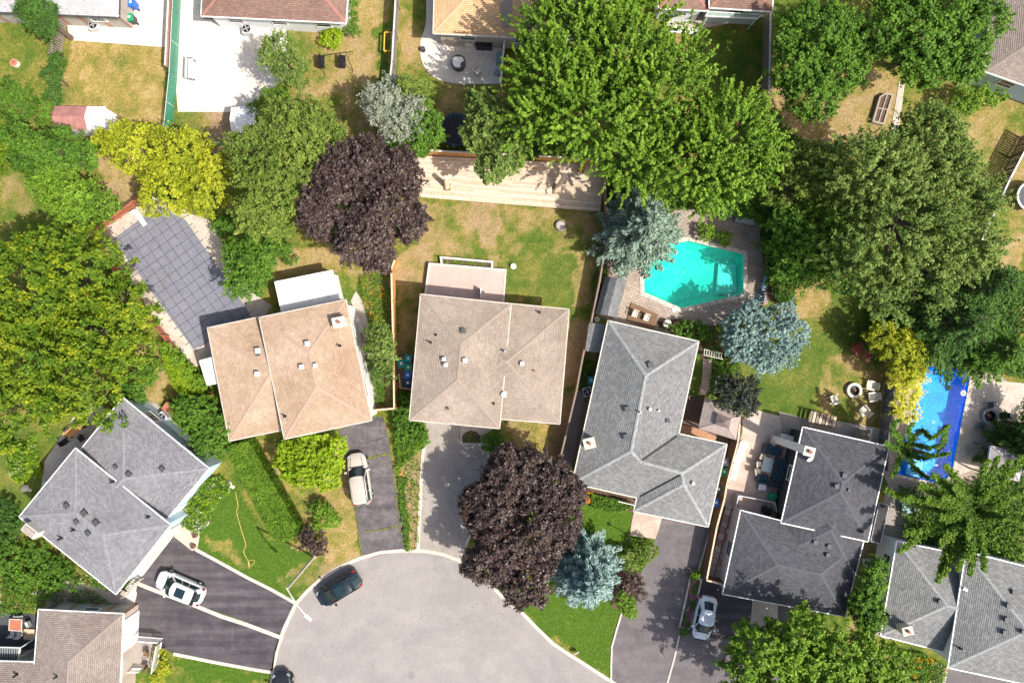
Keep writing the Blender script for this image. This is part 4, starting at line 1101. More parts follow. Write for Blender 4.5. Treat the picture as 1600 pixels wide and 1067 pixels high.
def pool(label, px, depth, lin, tint, steps, cop=KERB, cw=0.32):
    Pw = [Vector(p[:2]) for p in WP(px)]; c = sum(Pw, Vector((0, 0)))/len(Pw)
    t = thing('swimming_pool', label, 'pool', (c.x, c.y, 0))
    ring = grow(Pw, -0.01); low = grow(Pw, -0.5); n = len(ring); mb = MB()
    A = sum(Pw[i].x*Pw[(i+1)%n].y-Pw[(i+1)%n].x*Pw[i].y for i in range(n))
    vs = [(p[0], p[1], 0.02) for p in ring] + [(p[0], p[1], -0.8) for p in ring] + [(p[0], p[1], -depth) for p in low]
    fs = []
    for k in (0, 1):
        for i in range(n): fs.append((k*n+i, k*n+(i+1)%n, (k+1)*n+(i+1)%n, (k+1)*n+i))
    fs.append(tuple(range(2*n, 3*n)))
    mb.add(vs, fs); mb.build('basin', lin, t)
    mb = MB(); mb.prism(grow(Pw, -0.02), -0.14, -0.12); 
    # water: single surface
    mb = MB(); rr = grow(Pw, 0.0); rr2 = rr if A > 0 else rr[::-1]; mb.add([(p[0], p[1], -0.12) for p in rr2], [tuple(range(n))]); mb.build('water', water_mat('water_'+lin.name, tint), t)
    mb = MB(); cc = sum(Pw, Vector((0, 0)))/n; mb.cyl((cc.x, cc.y, -depth), (cc.x, cc.y, -depth+0.03), 0.17, None, 12); mb.build('drain', LTGREY, t)
    # coping stones, joint by joint
    out = grow(Pw, cw); inn = grow(Pw, -0.04)
    for i in range(n):
        a, b_ = Vector(inn[i]), Vector(inn[(i+1) % n]); a2, b2 = Vector(out[i]), Vector(out[(i+1) % n]); k = max(1, int((b_-a).length/0.6))
        for j in range(k):
            f0 = j/k+0.006; f1 = (j+1)/k-0.006; q = [a.lerp(b_, f0), a.lerp(b_, f1), a2.lerp(b2, f1), a2.lerp(b2, f0)]
            mb = MB(); mb.prism([tuple(v) for v in q], -0.05, 0.055); mb.build('coping_stone', cop, t)
    for z, poly in steps:
        mb = MB(); mb.prism(WP(poly), -depth, z); mb.build('step', plain('pool_step_'+lin.name, (0.45,0.74,0.70) if z < -0.6 else (0.5,0.75,0.8), 0.6), t)
    return t
TEAL_L = surface('teal_liner', (0.10,0.63,0.54),(0.15,0.69,0.60),(0.34,0.76,0.66), 0.25, 0.8, 6, 0.6)
BLUE_L = surface('blue_liner', (0.015,0.30,0.82),(0.03,0.42,0.88),(0.06,0.52,0.92), 0.25, 0.6, 6, 0.5)
pool('angular turquoise swimming pool with pale coping and a light bench at its end', POOL2, 1.35, TEAL_L, (0.35,0.92,0.88), [(-0.95, [(1128,410),(1156,412),(1156,455),(1124,459)])])
pool('bright blue swimming pool between the golden shrubs and the stone patio', POOL3, 1.15, BLUE_L, (0.6,0.86,1.0), [(-0.5, [(1420,742),(1444,748),(1448,722),(1426,716)])], KERB, 0.24)

def pool_cover():
    Pp = [(178,374),(248,323),(291,345),(386,482),(395,500),(303,546)]
    P = [Vector(p[:2]) for p in WP(Pp)]; c = sum(P, Vector((0, 0)))/len(P)
    t = thing('pool_cover', 'grey mesh safety cover in stitched squares stretched over the angled pool', 'pool cover', (c.x, c.y, 0))
    # cloth, gently sagging towards the middle
    d = (P[3]-P[2]).normalized(); e = Vector((-d.y, d.x)); us = [p.dot(d) for p in P]; vs_ = [p.dot(e) for p in P]
    rotp = [(p.dot(d), p.dot(e)) for p in P]; A = sum(rotp[i][0]*rotp[(i+1)%6][1]-rotp[(i+1)%6][0]*rotp[i][1] for i in range(6))
    if A < 0: rotp.reverse()
    def dist(u, v): return min(abs((rotp[(i+1)%6][0]-a[0])*(a[1]-v)-(a[0]-u)*(rotp[(i+1)%6][1]-a[1]))/math.hypot(rotp[(i+1)%6][0]-a[0], rotp[(i+1)%6][1]-a[1]) for i, a in enumerate(rotp))
    sag = lambda u, v: 0.085-0.05*min(1, dist(u, v)/2.0)
    st = 0.86; mb = MB(); u0 = min(us); v0 = min(vs_)
    su = 0
    while u0+su*st/2 < max(us):
        sv = 0
        while v0+sv*st/2 < max(vs_):
            q = [(u0+su*st/2, v0+sv*st/2), (u0+(su+1)*st/2, v0+sv*st/2), (u0+(su+1)*st/2, v0+(sv+1)*st/2), (u0+su*st/2, v0+(sv+1)*st/2)]
            for i in range(6):
                a = rotp[i]; b_ = rotp[(i+1)%6]; nx_, ny_ = -(b_[1]-a[1]), b_[0]-a[0]
                if q: q = clip(q, nx_, ny_, -(nx_*a[0]+ny_*a[1]))
            if len(q) >= 3:
                mb.add([(d.x*u+e.x*v, d.y*u+e.y*v, sag(u, v)) for u, v in q], [tuple(range(len(q)))])
            sv += 1
        su += 1
    mb.build('cover_cloth', surface('pool_cover_mesh', (0.165,0.17,0.205),(0.19,0.195,0.232),(0.225,0.225,0.26), 0.3, 1.5, 12, 0.8), t)
    # straps
    def cut(fixed, isu):
        xs_ = []
        for i in range(6):
            a = rotp[i]; b_ = rotp[(i+1)%6]
            p0, p1 = (a[0], b_[0]) if isu else (a[1], b_[1]); q0, q1 = (a[1], b_[1]) if isu else (a[0], b_[0])
            if (p0-fixed)*(p1-fixed) < 0: xs_.append(q0+(q1-q0)*(fixed-p0)/(p1-p0))
        return sorted(xs_)
    k = 0
    SM = plain('cover_strap', (0.075,0.075,0.10), 0.8)
    for isu, lo, hi in ((True, min(us), max(us)), (False, min(vs_), max(vs_))):
        f = lo+st/2
        while f < hi:
            x = cut(f, isu)
            if len(x) >= 2:
                mb = MB(); n = 10; xa, xb = x[0]-0.35, x[-1]+0.35
                for i in range(n):
                    p, q = xa+(xb-xa)*i/n, xa+(xb-xa)*(i+1)/n
                    uv0 = (f, p) if isu else (p, f); uv1 = (f, q) if isu else (q, f)
                    z = lambda uv: (sag(*uv) if xa+0.35 < (uv[1] if isu else uv[0]) < xb-0.35 else 0.06)+0.008
                    mb.bar((d.x*uv0[0]+e.x*uv0[1], d.y*uv0[0]+e.y*uv0[1], z(uv0)), (d.x*uv1[0]+e.x*uv1[1], d.y*uv1[0]+e.y*uv1[1], z(uv1)), 0.045, 0.008)
                mb.build('strap', SM, t)
            f += st
    return t
pool_cover()
tb = thing('diving_board', 'white diving board over the corner of the grey pool cover', 'diving board', W(218,345))
mb = MB(); a = W(210,329,0.5); b_ = W(227,352,0.5); mb.bar(a, b_, 0.42, 0.06); mb.build('board', WHITE, tb)
mb = MB(); a = W(212,333); mb.box((a[0], a[1], 0.23), (0.4, 0.5, 0.42), R(-54)); mb.build('stand', LTGREY, tb)
# ------------------------------------------------------------------ vegetation
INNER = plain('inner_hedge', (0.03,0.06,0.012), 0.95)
def unit(v): return v / np.maximum(1e-9, np.linalg.norm(v, axis=-1, keepdims=True))
def leaves(C, N, size, aspect, rng, along=None):
    """leaf blades: centres C, normals N -> (n, 4, 3)"""
    n = len(C); N = unit(N)
    A = along if along is not None else rng.normal(size=(n, 3))
    T = unit(A - (A * N).sum(-1, keepdims=True) * N); Bv = np.cross(N, T)
    s = (size * rng.uniform(0.7, 1.3, n))[:, None]
    V = np.empty((n, 4, 3))
    V[:, 0] = C - T * s * 0.5; V[:, 2] = C + T * s * 0.5
    V[:, 1] = C + Bv * s * 0.5 * aspect + N * s * 0.08; V[:, 3] = C - Bv * s * 0.5 * aspect + N * s * 0.08
    return V
def lobes_world(lobes, h):
    out = []
    rm = max(l[2] for l in lobes)
    for l in lobes:
        r = l[2] * S; top = h * (l[3] if len(l) > 3 else (0.72 + 0.28 * (l[2] / rm)))
        rz = min(r * 0.85, top * 0.5)
        z = top - rz; f = (1 - z / H)
        out.append((*W(l[0], l[1], z)[:2], z, r * f, rz))
    return np.array(out)
def make_tree(name, label, lobes, h, mat, leaf=0.30, n=11000, L=0.9, wd=0.34, per=26, up=0.35, aspect=0.62, cat='tree', group=None, low=-0.25, seed=None, mats=None, trunk=True, open_=0.0):
    rng = np.random.default_rng(seed if seed is not None else int(lobes[0][0] * 7 + lobes[0][1] * 13))
    leaf *= 0.84; n = int(n * 1.12); per = int(per * 1.2)
    LB = lobes_world(lobes, h); k = len(LB); ns = max(4, n // per)
    wgt = LB[:, 3] ** 2; li = rng.choice(k, ns * 3, p=wgt / wgt.sum())
    d = unit(rng.normal(size=(ns * 3, 3))); d[:, 2] = np.where(d[:, 2] < low, -d[:, 2], d[:, 2])
    rad = LB[li][:, [3, 3, 4]]
    # bulges: radius changes smoothly with direction, so the outline is uneven
    ph = rng.uniform(0, 6.28, (k, 4)); az = np.arctan2(d[:, 1], d[:, 0])
    bul = 1 + 0.10 * np.sin(3 * az + ph[li, 0]) + 0.08 * np.sin(5 * az + ph[li, 1]) + 0.06 * np.sin(9 * az + ph[li, 2]) + 0.08 * np.sin(4 * d[:, 2] * 3 + ph[li, 3])
    P = LB[li][:, :3] + d * rad * (bul * rng.uniform(0.62, 0.88, ns * 3) ** (1 + 0 * bul))[:, None]
    keep = np.ones(len(P), bool)
    for j in range(k):
        q = (P - LB[j, :3]) / LB[j, [3, 3, 4]]; keep &= ~((np.linalg.norm(q, axis=1) < 0.5) & (li != j))
    if open_ > 0:   # gaps: thin out where a slow noise is low
        nz = fbm(P[:, 0] + P[:, 2] * 0.7, P[:, 1] - P[:, 2] * 0.5, 1.6, int(rng.integers(1000))); keep &= nz > open_
    idx = np.nonzero(keep)[0][:ns]; P = P[idx]; d = d[idx]; li = li[idx]; m = len(P)
    dr = unit(d + np.array([0, 0, up]) + rng.normal(size=(m, 3)) * 0.35)
    Ls = L * rng.uniform(0.5, 1.35, m) * (LB[li, 3] / LB[:, 3].max()) ** 0.3
    t = rng.uniform(0, 1, (m, per)) ** 0.8
    off = rng.normal(size=(m, per, 3)) * wd * (1.05 - 0.6 * t)[..., None] * 0.6
    C = P[:, None] + dr[:, None] * (t * Ls[:, None])[..., None] + off
    N = d[:, None] * 0.5 + np.array([0, 0, 0.75]) + rng.normal(size=(m, per, 3)) * 0.55
    cl = rng.uniform(0, 1, m)
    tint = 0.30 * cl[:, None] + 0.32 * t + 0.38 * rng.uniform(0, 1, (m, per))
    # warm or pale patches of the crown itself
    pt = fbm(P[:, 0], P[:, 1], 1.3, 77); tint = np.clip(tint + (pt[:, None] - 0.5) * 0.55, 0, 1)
    C = C.reshape(-1, 3); C[:, 2] = np.maximum(C[:, 2], 0.1)
    V = leaves(C, N.reshape(-1, 3), leaf, aspect, rng)
    g0 = LB[np.argmax(LB[:, 3])]; bx, by = (LB[:, 0] * LB[:, 3]).sum() / LB[:, 3].sum(), (LB[:, 1] * LB[:, 3]).sum() / LB[:, 3].sum()
    t_ = thing(name, label, cat, (bx, by, 0), 0, group)
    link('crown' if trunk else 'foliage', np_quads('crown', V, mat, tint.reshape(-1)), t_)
    mb = MB(); rnd = random.Random(int(bx * 100))
    if trunk:
        th = h * 0.45; r0 = 0.035 * h + 0.05
        mb.tube([(bx, by, -0.1), (bx + 0.1, by, th * 0.5), (bx, by + 0.1, th)], [r0, r0 * 0.8, r0 * 0.7], 10)
        for lb in LB:
            e = Vector(lb[:3]); s_ = Vector((bx, by + 0.1, th)) - Vector((0, 0, 0.1)); 
            mid = s_.lerp(e, 0.5) + Vector((0, 0, 0.3)); mb.tube([s_, mid, e], [r0 * 0.5, r0 * 0.32, r0 * 0.2], 7)
            for q in range(5):
                a = rnd.uniform(0, 6.28); v = Vector((math.cos(a) * lb[3] * 0.75, math.sin(a) * lb[3] * 0.75, lb[4] * rnd.uniform(0.0, 0.7)))
                mb.tube([e.lerp(mid, 0.3), e + v], [r0 * 0.2, 0.02], 5)
        mb.build('trunk', BARK, t_)
    else:
        for q in range(5):
            a = rnd.uniform(0, 6.28); mb.tube([(bx, by, -0.05), (bx + math.cos(a) * g0[3] * 0.4, by + math.sin(a) * g0[3] * 0.4, max(0.2, h * 0.6))], [0.04, 0.015], 5)
        mb.build('stem', BARK, t_)
    return t_
def shrub(name, label, lobes, h, mat, leaf=0.17, n=1500, cat='shrub', group=None, **k):
    kw = dict(L=0.25, wd=0.16, per=14, up=0.3, trunk=False, low=-0.1); kw.update(k)
    return make_tree(name, label, lobes, h, mat, leaf, n, cat=cat, group=group, **kw)

def conifer(label, apex, h, rpx, mat, tiers=16, per=9, leaf=0.26, seed=1, dense=26, power=0.85, name='spruce_tree', ragged=0.15, curve=0.25, twig=0.32, spray=0.42, lowz=0.08):
    """whorled branches round a straight trunk; apex in photograph pixels"""
    rng = np.random.default_rng(seed); ax, ay, _ = W(apex[0], apex[1], h); R0 = rpx * S
    Cs, Ns, As, Ts = [], [], [], []; mb = MB()
    mb.tube([(ax, ay, -0.1), (ax, ay, h * 0.5), (ax, ay, h)], [0.02 * h + 0.05, 0.012 * h + 0.03, 0.02], 8)
    for k in range(tiers):
        f = k / tiers; z = h * (lowz + (0.97 - lowz) * f); Lk = R0 * (1 - f) ** power + 0.15
        nb = max(5, int(per * (1 - f * 0.45)))
        for j in range(nb):
            a = 6.283 * (j + rng.uniform(-0.3, 0.3)) / nb + k * 1.1; Lb = Lk * rng.uniform(1 - ragged * 1.5, 1 + ragged)
            dv = np.array([math.cos(a), math.sin(a), 0.0]); sd_ = np.array([-math.sin(a), math.cos(a), 0.0])
            zz = lambda t: z + Lb * (-0.12 * t + curve * t * t)
            if Lb > 0.9: mb.tube([(ax, ay, z), tuple(np.array([ax, ay, 0]) + dv * Lb * 0.55 + [0, 0, zz(0.55)]), tuple(np.array([ax, ay, 0]) + dv * Lb * 0.92 + [0, 0, zz(0.92)])], [0.05, 0.03, 0.012], 4)
            m = int(dense * (0.35 + Lb)); t = rng.uniform(0.12, 1.0, m) ** 0.75
            side = rng.choice([-1, 1], m); sp = rng.uniform(0, 1, m) * (spray * Lb * (1.02 - t) * 0.9 + 0.10)
            c = np.array([ax, ay, 0]) + dv * (Lb * (t + 0.0))[:, None] + sd_ * (side * sp)[:, None] + dv * (sp * 0.45)[:, None]
            c[:, 2] = [zz(x) for x in t]; c[:, 2] += -sp * 0.15 + rng.normal(size=m) * 0.05
            Cs.append(c); Ns.append(np.array([0, 0, 1.0]) + dv * 0.25 + rng.normal(size=(m, 3)) * 0.5)
            As.append(dv + sd_ * (side * np.minimum(1, sp * 3))[:, None] * 0.9 + rng.normal(size=(m, 3)) * 0.2)
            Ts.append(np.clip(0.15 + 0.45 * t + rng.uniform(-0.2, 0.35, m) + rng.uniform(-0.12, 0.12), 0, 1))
    C = np.concatenate(Cs); C[:, 2] = np.maximum(C[:, 2], 0.08)
    rng2 = np.random.default_rng(seed + 5)
    V = leaves(C, np.concatenate(Ns), leaf, twig, rng2, np.concatenate(As))
    t_ = thing(name, label, 'tree', (ax, ay, 0))
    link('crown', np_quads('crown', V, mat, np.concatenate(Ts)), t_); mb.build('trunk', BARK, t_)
    return t_

def arms_tree(label, base, arms, h, mat, leaf=0.27, seed=3, wd=0.22, dens=70, name='tree'):
    """long arching arms, each densely leaved; arms: list of (pixel polyline, height at tip)"""
    rng = np.random.default_rng(seed); bx, by, _ = W(*base)
    Cs, Ns, Ts, As = [], [], [], []; mb = MB(); mb.tube([(bx, by, -0.1), (bx, by, h * 0.35), (bx, by, h * 0.62)], [0.26, 0.2, 0.14], 9)
    for pts, zt in arms:
        sp = spline(pts, 6); n = len(sp); P = []
        for i, p in enumerate(sp):
            t = i / (n - 1); z = h * 0.55 + (zt - h * 0.55) * (t ** 0.8); P.append(np.array(W(p[0], p[1], z)))
        P = np.array(P); mb.tube([tuple(p) for p in P], [0.09 * (1 - i / n) + 0.015 for i in range(n)], 5)
        seg = np.linalg.norm(np.diff(P, axis=0), axis=1); Lt = seg.sum(); m = int(dens * Lt); cum = np.concatenate([[0], np.cumsum(seg)])
        u = rng.uniform(0.0, Lt, m); k = np.clip(np.searchsorted(cum, u) - 1, 0, n - 2); f = (u - cum[k]) / seg[k]
        c = P[k] * (1 - f)[:, None] + P[k + 1] * f[:, None]; dv = unit(P[k + 1] - P[k]); t = u / Lt
        sd_ = unit(np.cross(dv, [0, 0, 1.0])); clump = 0.6 + 0.7 * np.abs(np.sin(u * 5.2 + rng.uniform(0, 6)))
        wloc = wd * (1.45 - 1.0 * t) * clump
        c = c + sd_ * (rng.normal(size=m) * wloc)[:, None] + np.array([0, 0, 1.0]) * (rng.normal(size=m) * wloc * 0.6)[:, None]
        Cs.append(c); Ns.append(np.array([0, 0, 1.0]) + rng.normal(size=(m, 3)) * 0.6); As.append(dv * 0.6 + rng.normal(size=(m, 3)) * 0.7)
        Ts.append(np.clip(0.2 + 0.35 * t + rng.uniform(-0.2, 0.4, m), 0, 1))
    C = np.concatenate(Cs); V = leaves(C, np.concatenate(Ns), leaf, 0.6, rng, np.concatenate(As))
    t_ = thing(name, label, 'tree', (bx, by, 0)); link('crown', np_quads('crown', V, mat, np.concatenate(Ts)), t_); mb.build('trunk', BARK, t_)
    return t_

def hedge(label, poly, h, mat, n, leaf=0.15, name='hedge', cat='hedge', kind=None, seed=4):
    """leafy box: leaves on top and on the sides of a pixel polygon"""
    rng = np.random.default_rng(seed + len(label)); Pw = np.array([W(p[0], p[1], h)[:2] for p in poly]); lo, hi = Pw.min(0), Pw.max(0)
    xy = rng.uniform(lo, hi, (n * 5, 2)); wob = (fbm(xy[:, 0], xy[:, 1], 0.8, 9) - 0.5) * 0.35
    m = inside(xy[:, 0] + wob, xy[:, 1] - wob, [tuple(p) for p in Pw]); xy = xy[m][:int(n * 0.7)]
    z = h * (0.92 + 0.12 * fbm(xy[:, 0], xy[:, 1], 0.5, 19)) + rng.normal(size=len(xy)) * 0.05
    C = np.column_stack([xy, z]); N = np.array([0, 0, 1.0]) + rng.normal(size=C.shape) * 0.8
    E = []; nn = []
    L = [np.linalg.norm(Pw[(i+1) % len(Pw)] - Pw[i]) for i in range(len(Pw))]; tot = sum(L)
    for i in range(len(Pw)):
        q = int(n * 0.5 * L[i] / tot); a, b_ = Pw[i], Pw[(i+1) % len(Pw)]; u = rng.uniform(0, 1, q)
        d = (b_ - a) / max(L[i], 1e-6); o_ = np.array([d[1], -d[0]]); p = a + (b_ - a) * u[:, None] + rng.normal(size=(q, 2)) * 0.07
        E.append(np.column_stack([p, rng.uniform(0.05, h, q)])); nn.append(np.column_stack([np.tile(o_, (q, 1)), np.full(q, 0.4)]) * rng.choice([-1, 1], (q, 1)) + rng.normal(size=(q, 3)) * 0.4)
    C = np.concatenate([C] + E); N = np.concatenate([N] + nn); V = leaves(C, N, leaf, 0.65, rng)
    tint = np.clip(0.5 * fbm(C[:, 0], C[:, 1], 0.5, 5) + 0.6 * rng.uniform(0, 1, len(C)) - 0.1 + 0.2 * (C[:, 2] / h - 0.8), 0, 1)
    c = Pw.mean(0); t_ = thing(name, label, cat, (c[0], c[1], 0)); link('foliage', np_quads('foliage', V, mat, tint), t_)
    mb = MB(); k = max(2, int(tot / 1.6))
    for i in range(k):
        p = Pw[rng.integers(len(Pw))] * 0.5 + c * 0.5; mb.cyl((p[0], p[1], -0.05), (p[0], p[1], h * 0.8), 0.04, 0.02, 6)
    mb.build('stem', BARK, t_)
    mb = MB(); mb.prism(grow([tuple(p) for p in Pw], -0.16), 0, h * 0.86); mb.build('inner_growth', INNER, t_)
    return t_
def cover(name, label, poly, h, mats, n, leaf=0.13, cl=0.5, seed=2):
    """mixed low planting; a clumpy carpet, kind stuff. mats: [(material, share)]"""
    rng = np.random.default_rng(seed + abs(int(poly[0][0]))); Pw = np.array([W(p[0], p[1], 0)[:2] for p in poly]); lo, hi = Pw.min(0), Pw.max(0)
    out = []
    N = int(n)
    for mi, (mat, share) in enumerate(mats):
        xy = rng.uniform(lo, hi, (N * 6, 2)); wob = (fbm(xy[:, 0], xy[:, 1], 0.9, 9) - 0.5) * 0.6
        m = inside(xy[:, 0] + wob, xy[:, 1] - wob, [tuple(p) for p in Pw])
        if len(mats) > 1: 
            v = np.stack([fbm(xy[:, 0], xy[:, 1], cl, 100 + 9 * q) + 0.35 * mats[q][1] for q in range(len(mats))]); m &= (v.argmax(0) == mi) | (rng.random(len(xy)) < 0.08)
        xy = xy[m][:int(N * (share if len(mats) > 1 else 1) * 1.2)]
        hz = h * (0.35 + 0.9 * fbm(xy[:, 0], xy[:, 1], 0.45, 19 + mi)); C = np.column_stack([xy, hz * rng.uniform(0.35, 1, len(xy)) + 0.02])
        V = leaves(C, np.array([0, 0, 1.0]) + rng.normal(size=C.shape) * 0.6, leaf, 0.6, rng)
        out.append((V, np.clip(rng.uniform(0, 1, len(C)) * 0.7 + 0.3 * fbm(xy[:, 0], xy[:, 1], 0.3, 3), 0, 1), mat))
    V = np.concatenate([o[0] for o in out]); T_ = np.concatenate([o[1] for o in out])
    me = np_quads(name, V, out[0][2], T_); 
    for o in out[1:]: me.materials.append(o[2])
    me.polygons.foreach_set('material_index', np.concatenate([np.full(len(o[0]), i, dtype=np.int32) for i, o in enumerate(out)])); me.update()
    o = link(name, me); return tag(o, label, 'plants', None, 'stuff')

# --- trees
make_tree('maple_tree', 'huge green tree with yellow leaf tips filling the left edge of the picture', [(60,450,88),(135,435,72),(175,515,72),(60,565,95),(135,600,72),(35,640,65),(10,500,60),(200,560,40),(80,395,45),(205,480,42),(215,545,34)], 9.5, YTIP, 0.31, 52000, 1.0, 0.36, 30, 0.5)
make_tree('ash_tree', 'wide yellow tree over the upper end of the covered pool', [(215,232,46),(285,248,52),(318,300,38),(262,300,44),(178,222,24),(335,262,26)], 6.5, YELLOW, 0.24, 20000, 0.6, 0.28, 26)
make_tree('linden_tree', 'broad olive-green tree left of the upper purple maple', [(455,205,54),(430,290,55),(412,335,44),(492,205,42),(400,245,42),(520,225,28),(470,260,45)], 9.0, OLIVE, 0.25, 30000, 0.7, 0.3, 28)
make_tree('willow_tree', 'loose grey-green tree overhanging the bright concrete yard', [(440,85,28),(455,110,26),(425,95,20),(470,120,16)], 6.0, SAGE, 0.18, 7000, 0.7, 0.25, 20, 0.6)
shrub('shrub', 'bright green bush between the loose grey-green tree and the small white-roofed shed', [(425,158,20),(405,175,18),(440,150,14)], 2.6, LIGHTG, 0.2, 3500)
make_tree('sumac_tree', 'lush bright green tree left of the red picket fence', [(118,310,40),(88,290,34),(158,322,26),(130,340,30),(75,270,22)], 5.5, LIGHTG, 0.24, 13000, 0.8, 0.3, 24)
make_tree('maple_tree', 'green tree below the rust-red shed at the left', [(60,245,36),(100,235,34),(30,220,24),(135,245,20)], 6.0, GREEN, 0.24, 10000, 0.6, 0.28, 24)
make_tree('small_tree', 'yellow-green tree at the left edge beneath the shed trees', [(10,245,26),(-8,225,26)], 5.0, YTIP, 0.22, 4500)
shrub('shrub', 'dark green shrubs along the grey picket fence at the upper left', [(85,120,17),(92,95,12),(88,150,16)], 2.6, DEEP, 0.2, 3200)
shrub('shrub', 'leafy green mound between the left lawn and the rust-red shed', [(30,165,34),(72,175,26),(15,140,18)], 2.2, GREEN, 0.2, 5200)
make_tree('pine_tree', 'fine-needled dark green tree against the pale grey roof', [(62,22,26),(75,40,18),(45,15,16)], 5.5, DEEP, 0.17, 7500, 0.6, 0.22, 22)
make_tree('purple_maple_tree', 'dark purple maple left of the timber deck', [(572,268,52),(520,312,48),(612,322,52),(570,372,50),(640,352,28),(538,262,40),(622,272,38),(500,345,32),(590,400,26)], 9.0, PURPLE, 0.245, 66000, 0.5, 0.26, 28, 0.3)
make_tree('purple_maple_tree', 'dark purple maple between the concrete driveway and the street', [(798,742,48),(862,762,46),(768,802,48),(830,828,58),(878,818,34),(782,865,44),(822,908,42),(750,785,34),(752,880,32),(880,770,34),(835,725,28)], 7.0, PURPLE, 0.25, 76000, 0.5, 0.28, 28, 0.3)
conifer('blue spruce on the front lawn beside the lower purple maple', (928,930), 8.0, 55, BLUE, 22, 13, 0.30, 11, 44, 0.7)
make_tree('blue_spruce_tree', 'dense rounded blue spruce below the turquoise pool', [(1195,525,52),(1160,512,34),(1228,520,34),(1190,555,30),(1155,540,28),(1218,495,26),(1225,550,24),(1170,490,20)], 5.6, BLUE, 0.19, 50000, 0.5, 0.13, 30, 0.6, 0.35)
conifer('large grey-blue spruce at the top left corner of the turquoise pool', (1024,340), 10.0, 64, BLUEG, 22, 12, 0.34, 21, 40, 0.75, ragged=0.25)
conifer('yellow-green conifer beside the silver-leaved tree', (628,122), 7.5, 40, OLIVE, 18, 11, 0.26, 31, 34, 0.75)
make_tree('silver_leaf_tree', 'silvery pale-leaved tree left of the round patio', [(598,165,32),(620,195,28),(640,175,22),(610,140,18),(650,205,14)], 6.8, SILVER, 0.2, 12000, 0.7, 0.24, 24, 0.5)
make_tree('cedar_tree', 'rounded mid-green tree between silver-leaved tree and deck fence', [(662,205,36),(655,175,26),(648,225,22),(615,215,22)], 6.2, GREEN, 0.2, 12000, 0.4, 0.2, 24)
make_tree('hazel_tree', 'dark glossy green tree leaning over the timber deck', [(768,195,40),(785,240,38),(745,215,28),(770,262,26),(800,200,32),(755,165,26)], 8.0, SAGE, 0.28, 17000, 0.5, 0.26, 26, 0.3)
make_tree('silver_maple_tree', 'tallest light green tree with feathery shoots at the top middle', [(900,62,58),(962,95,72),(862,130,58),(922,185,70),(1018,150,68),(1062,105,40),(985,250,50),(850,55,34),(965,20,48),(830,190,34),(1000,40,44),(900,10,40)], 11.5, LIGHTG, 0.27, 84000, 2.3, 0.15, 40, 0.45, open_=0.30)
make_tree('silver_maple_tree', 'light green feathery tree directly above the turquoise pool', [(1130,222,62),(1082,255,50),(1168,222,34),(1110,285,42),(1040,230,40),(1165,265,30)], 11.0, LIGHTG, 0.27, 42000, 2.0, 0.15, 40, 0.45, open_=0.36)
make_tree('maple_tree', 'round green tree right of the shaded yard at the top', [(1270,60,55),(1300,110,48),(1245,110,40),(1265,150,42),(1320,60,34),(1225,60,24)], 8.5, GREEN, 0.26, 30000, 0.6, 0.3, 28)
make_tree('maple_tree', 'dark green tree whose branches reach the grey-brown roof at the top right', [(1430,60,56),(1490,60,50),(1385,45,45),(1530,40,34),(1440,105,34),(1500,105,30),(1460,10,50)], 9.0, GREEN, 0.28, 30000, 0.9, 0.3, 26, open_=0.34)
make_tree('olive_tree', 'olive-brown tree in the shade above the hedge row', [(1255,265,46),(1225,300,32),(1285,240,30),(1300,290,30)], 8.0, OLIVE, 0.24, 10000, 0.7, 0.28, 24, open_=0.4)
make_tree('ash_tree', 'largest grey-green tree on the right with pale branch tips', [(1350,270,64),(1440,240,58),(1400,350,74),(1490,318,56),(1330,410,44),(1430,432,56),(1505,385,46),(1445,215,40),(1380,455,38),(1470,280,50),(1390,300,60)], 12.0, SAGE, 0.22, 78000, 1.5, 0.20, 34, 0.5, open_=0.36)
make_tree('ash_tree', 'grey-green tree right of the pool deck, lower than its big neighbour', [(1262,372,50),(1240,412,32),(1290,400,36),(1228,350,28)], 6.5, GREEN, 0.26, 17000, 1.1, 0.28, 26, 0.5, open_=0.33)
conifer('dark green fir with feathered branches above the blue pool', (1545,500), 9.0, 90, DEEP, 18, 10, 0.36, 41, 34, 0.7, 'fir_tree', 0.25, 0.15)
conifer('dark green fir at the right edge above the stone patio', (1602,548), 7.0, 56, GREEN, 16, 9, 0.34, 43, 34, 0.7, 'fir_tree', 0.25, 0.15)
conifer('dark evergreen shading the fire table from the right edge', (1668,715), 6.5, 50, DEEP, 14, 9, 0.34, 53, 32, 0.7, 'fir_tree', 0.25, 0.1)
make_tree('red_leaved_tree', 'dark red-green tree at the right edge beside the dark lounge chairs', [(1616,672,24),(1604,690,14),(1616,640,18)], 4.0, leaf_mat('leaf_smoky', []) if 'leaf_smoky' in _leaf else DEEP, 0.24, 5000, 0.6)
conifer('dark conifer at the right edge below the big grey-green tree', (1590,440), 8.5, 70, DEEP, 16, 9, 0.34, 47, 32, 0.7, 'fir_tree', 0.25, 0.1)
make_tree('small_tree', 'yellow-green tree at the upper left of the blue pool', [(1400,540,34),(1425,560,26),(1375,525,22),(1410,580,22)], 4.5, YELLOW, 0.22, 9000, 0.5, 0.24, 24)
shrub('golden_shrub', 'spiky golden shrub with its tips over the blue pool, the upper one', [(1418,600,27),(1400,590,16)], 2.6, GOLD, 0.26, 2600, 'shrub', 'golden shrubs by the blue pool', L=0.5, aspect=0.35)
shrub('golden_shrub', 'spiky golden shrub with its tips over the blue pool, the lower one', [(1412,640,20),(1402,632,14)], 2.4, GOLD, 0.26, 1800, 'shrub', 'golden shrubs by the blue pool', L=0.45, aspect=0.35)
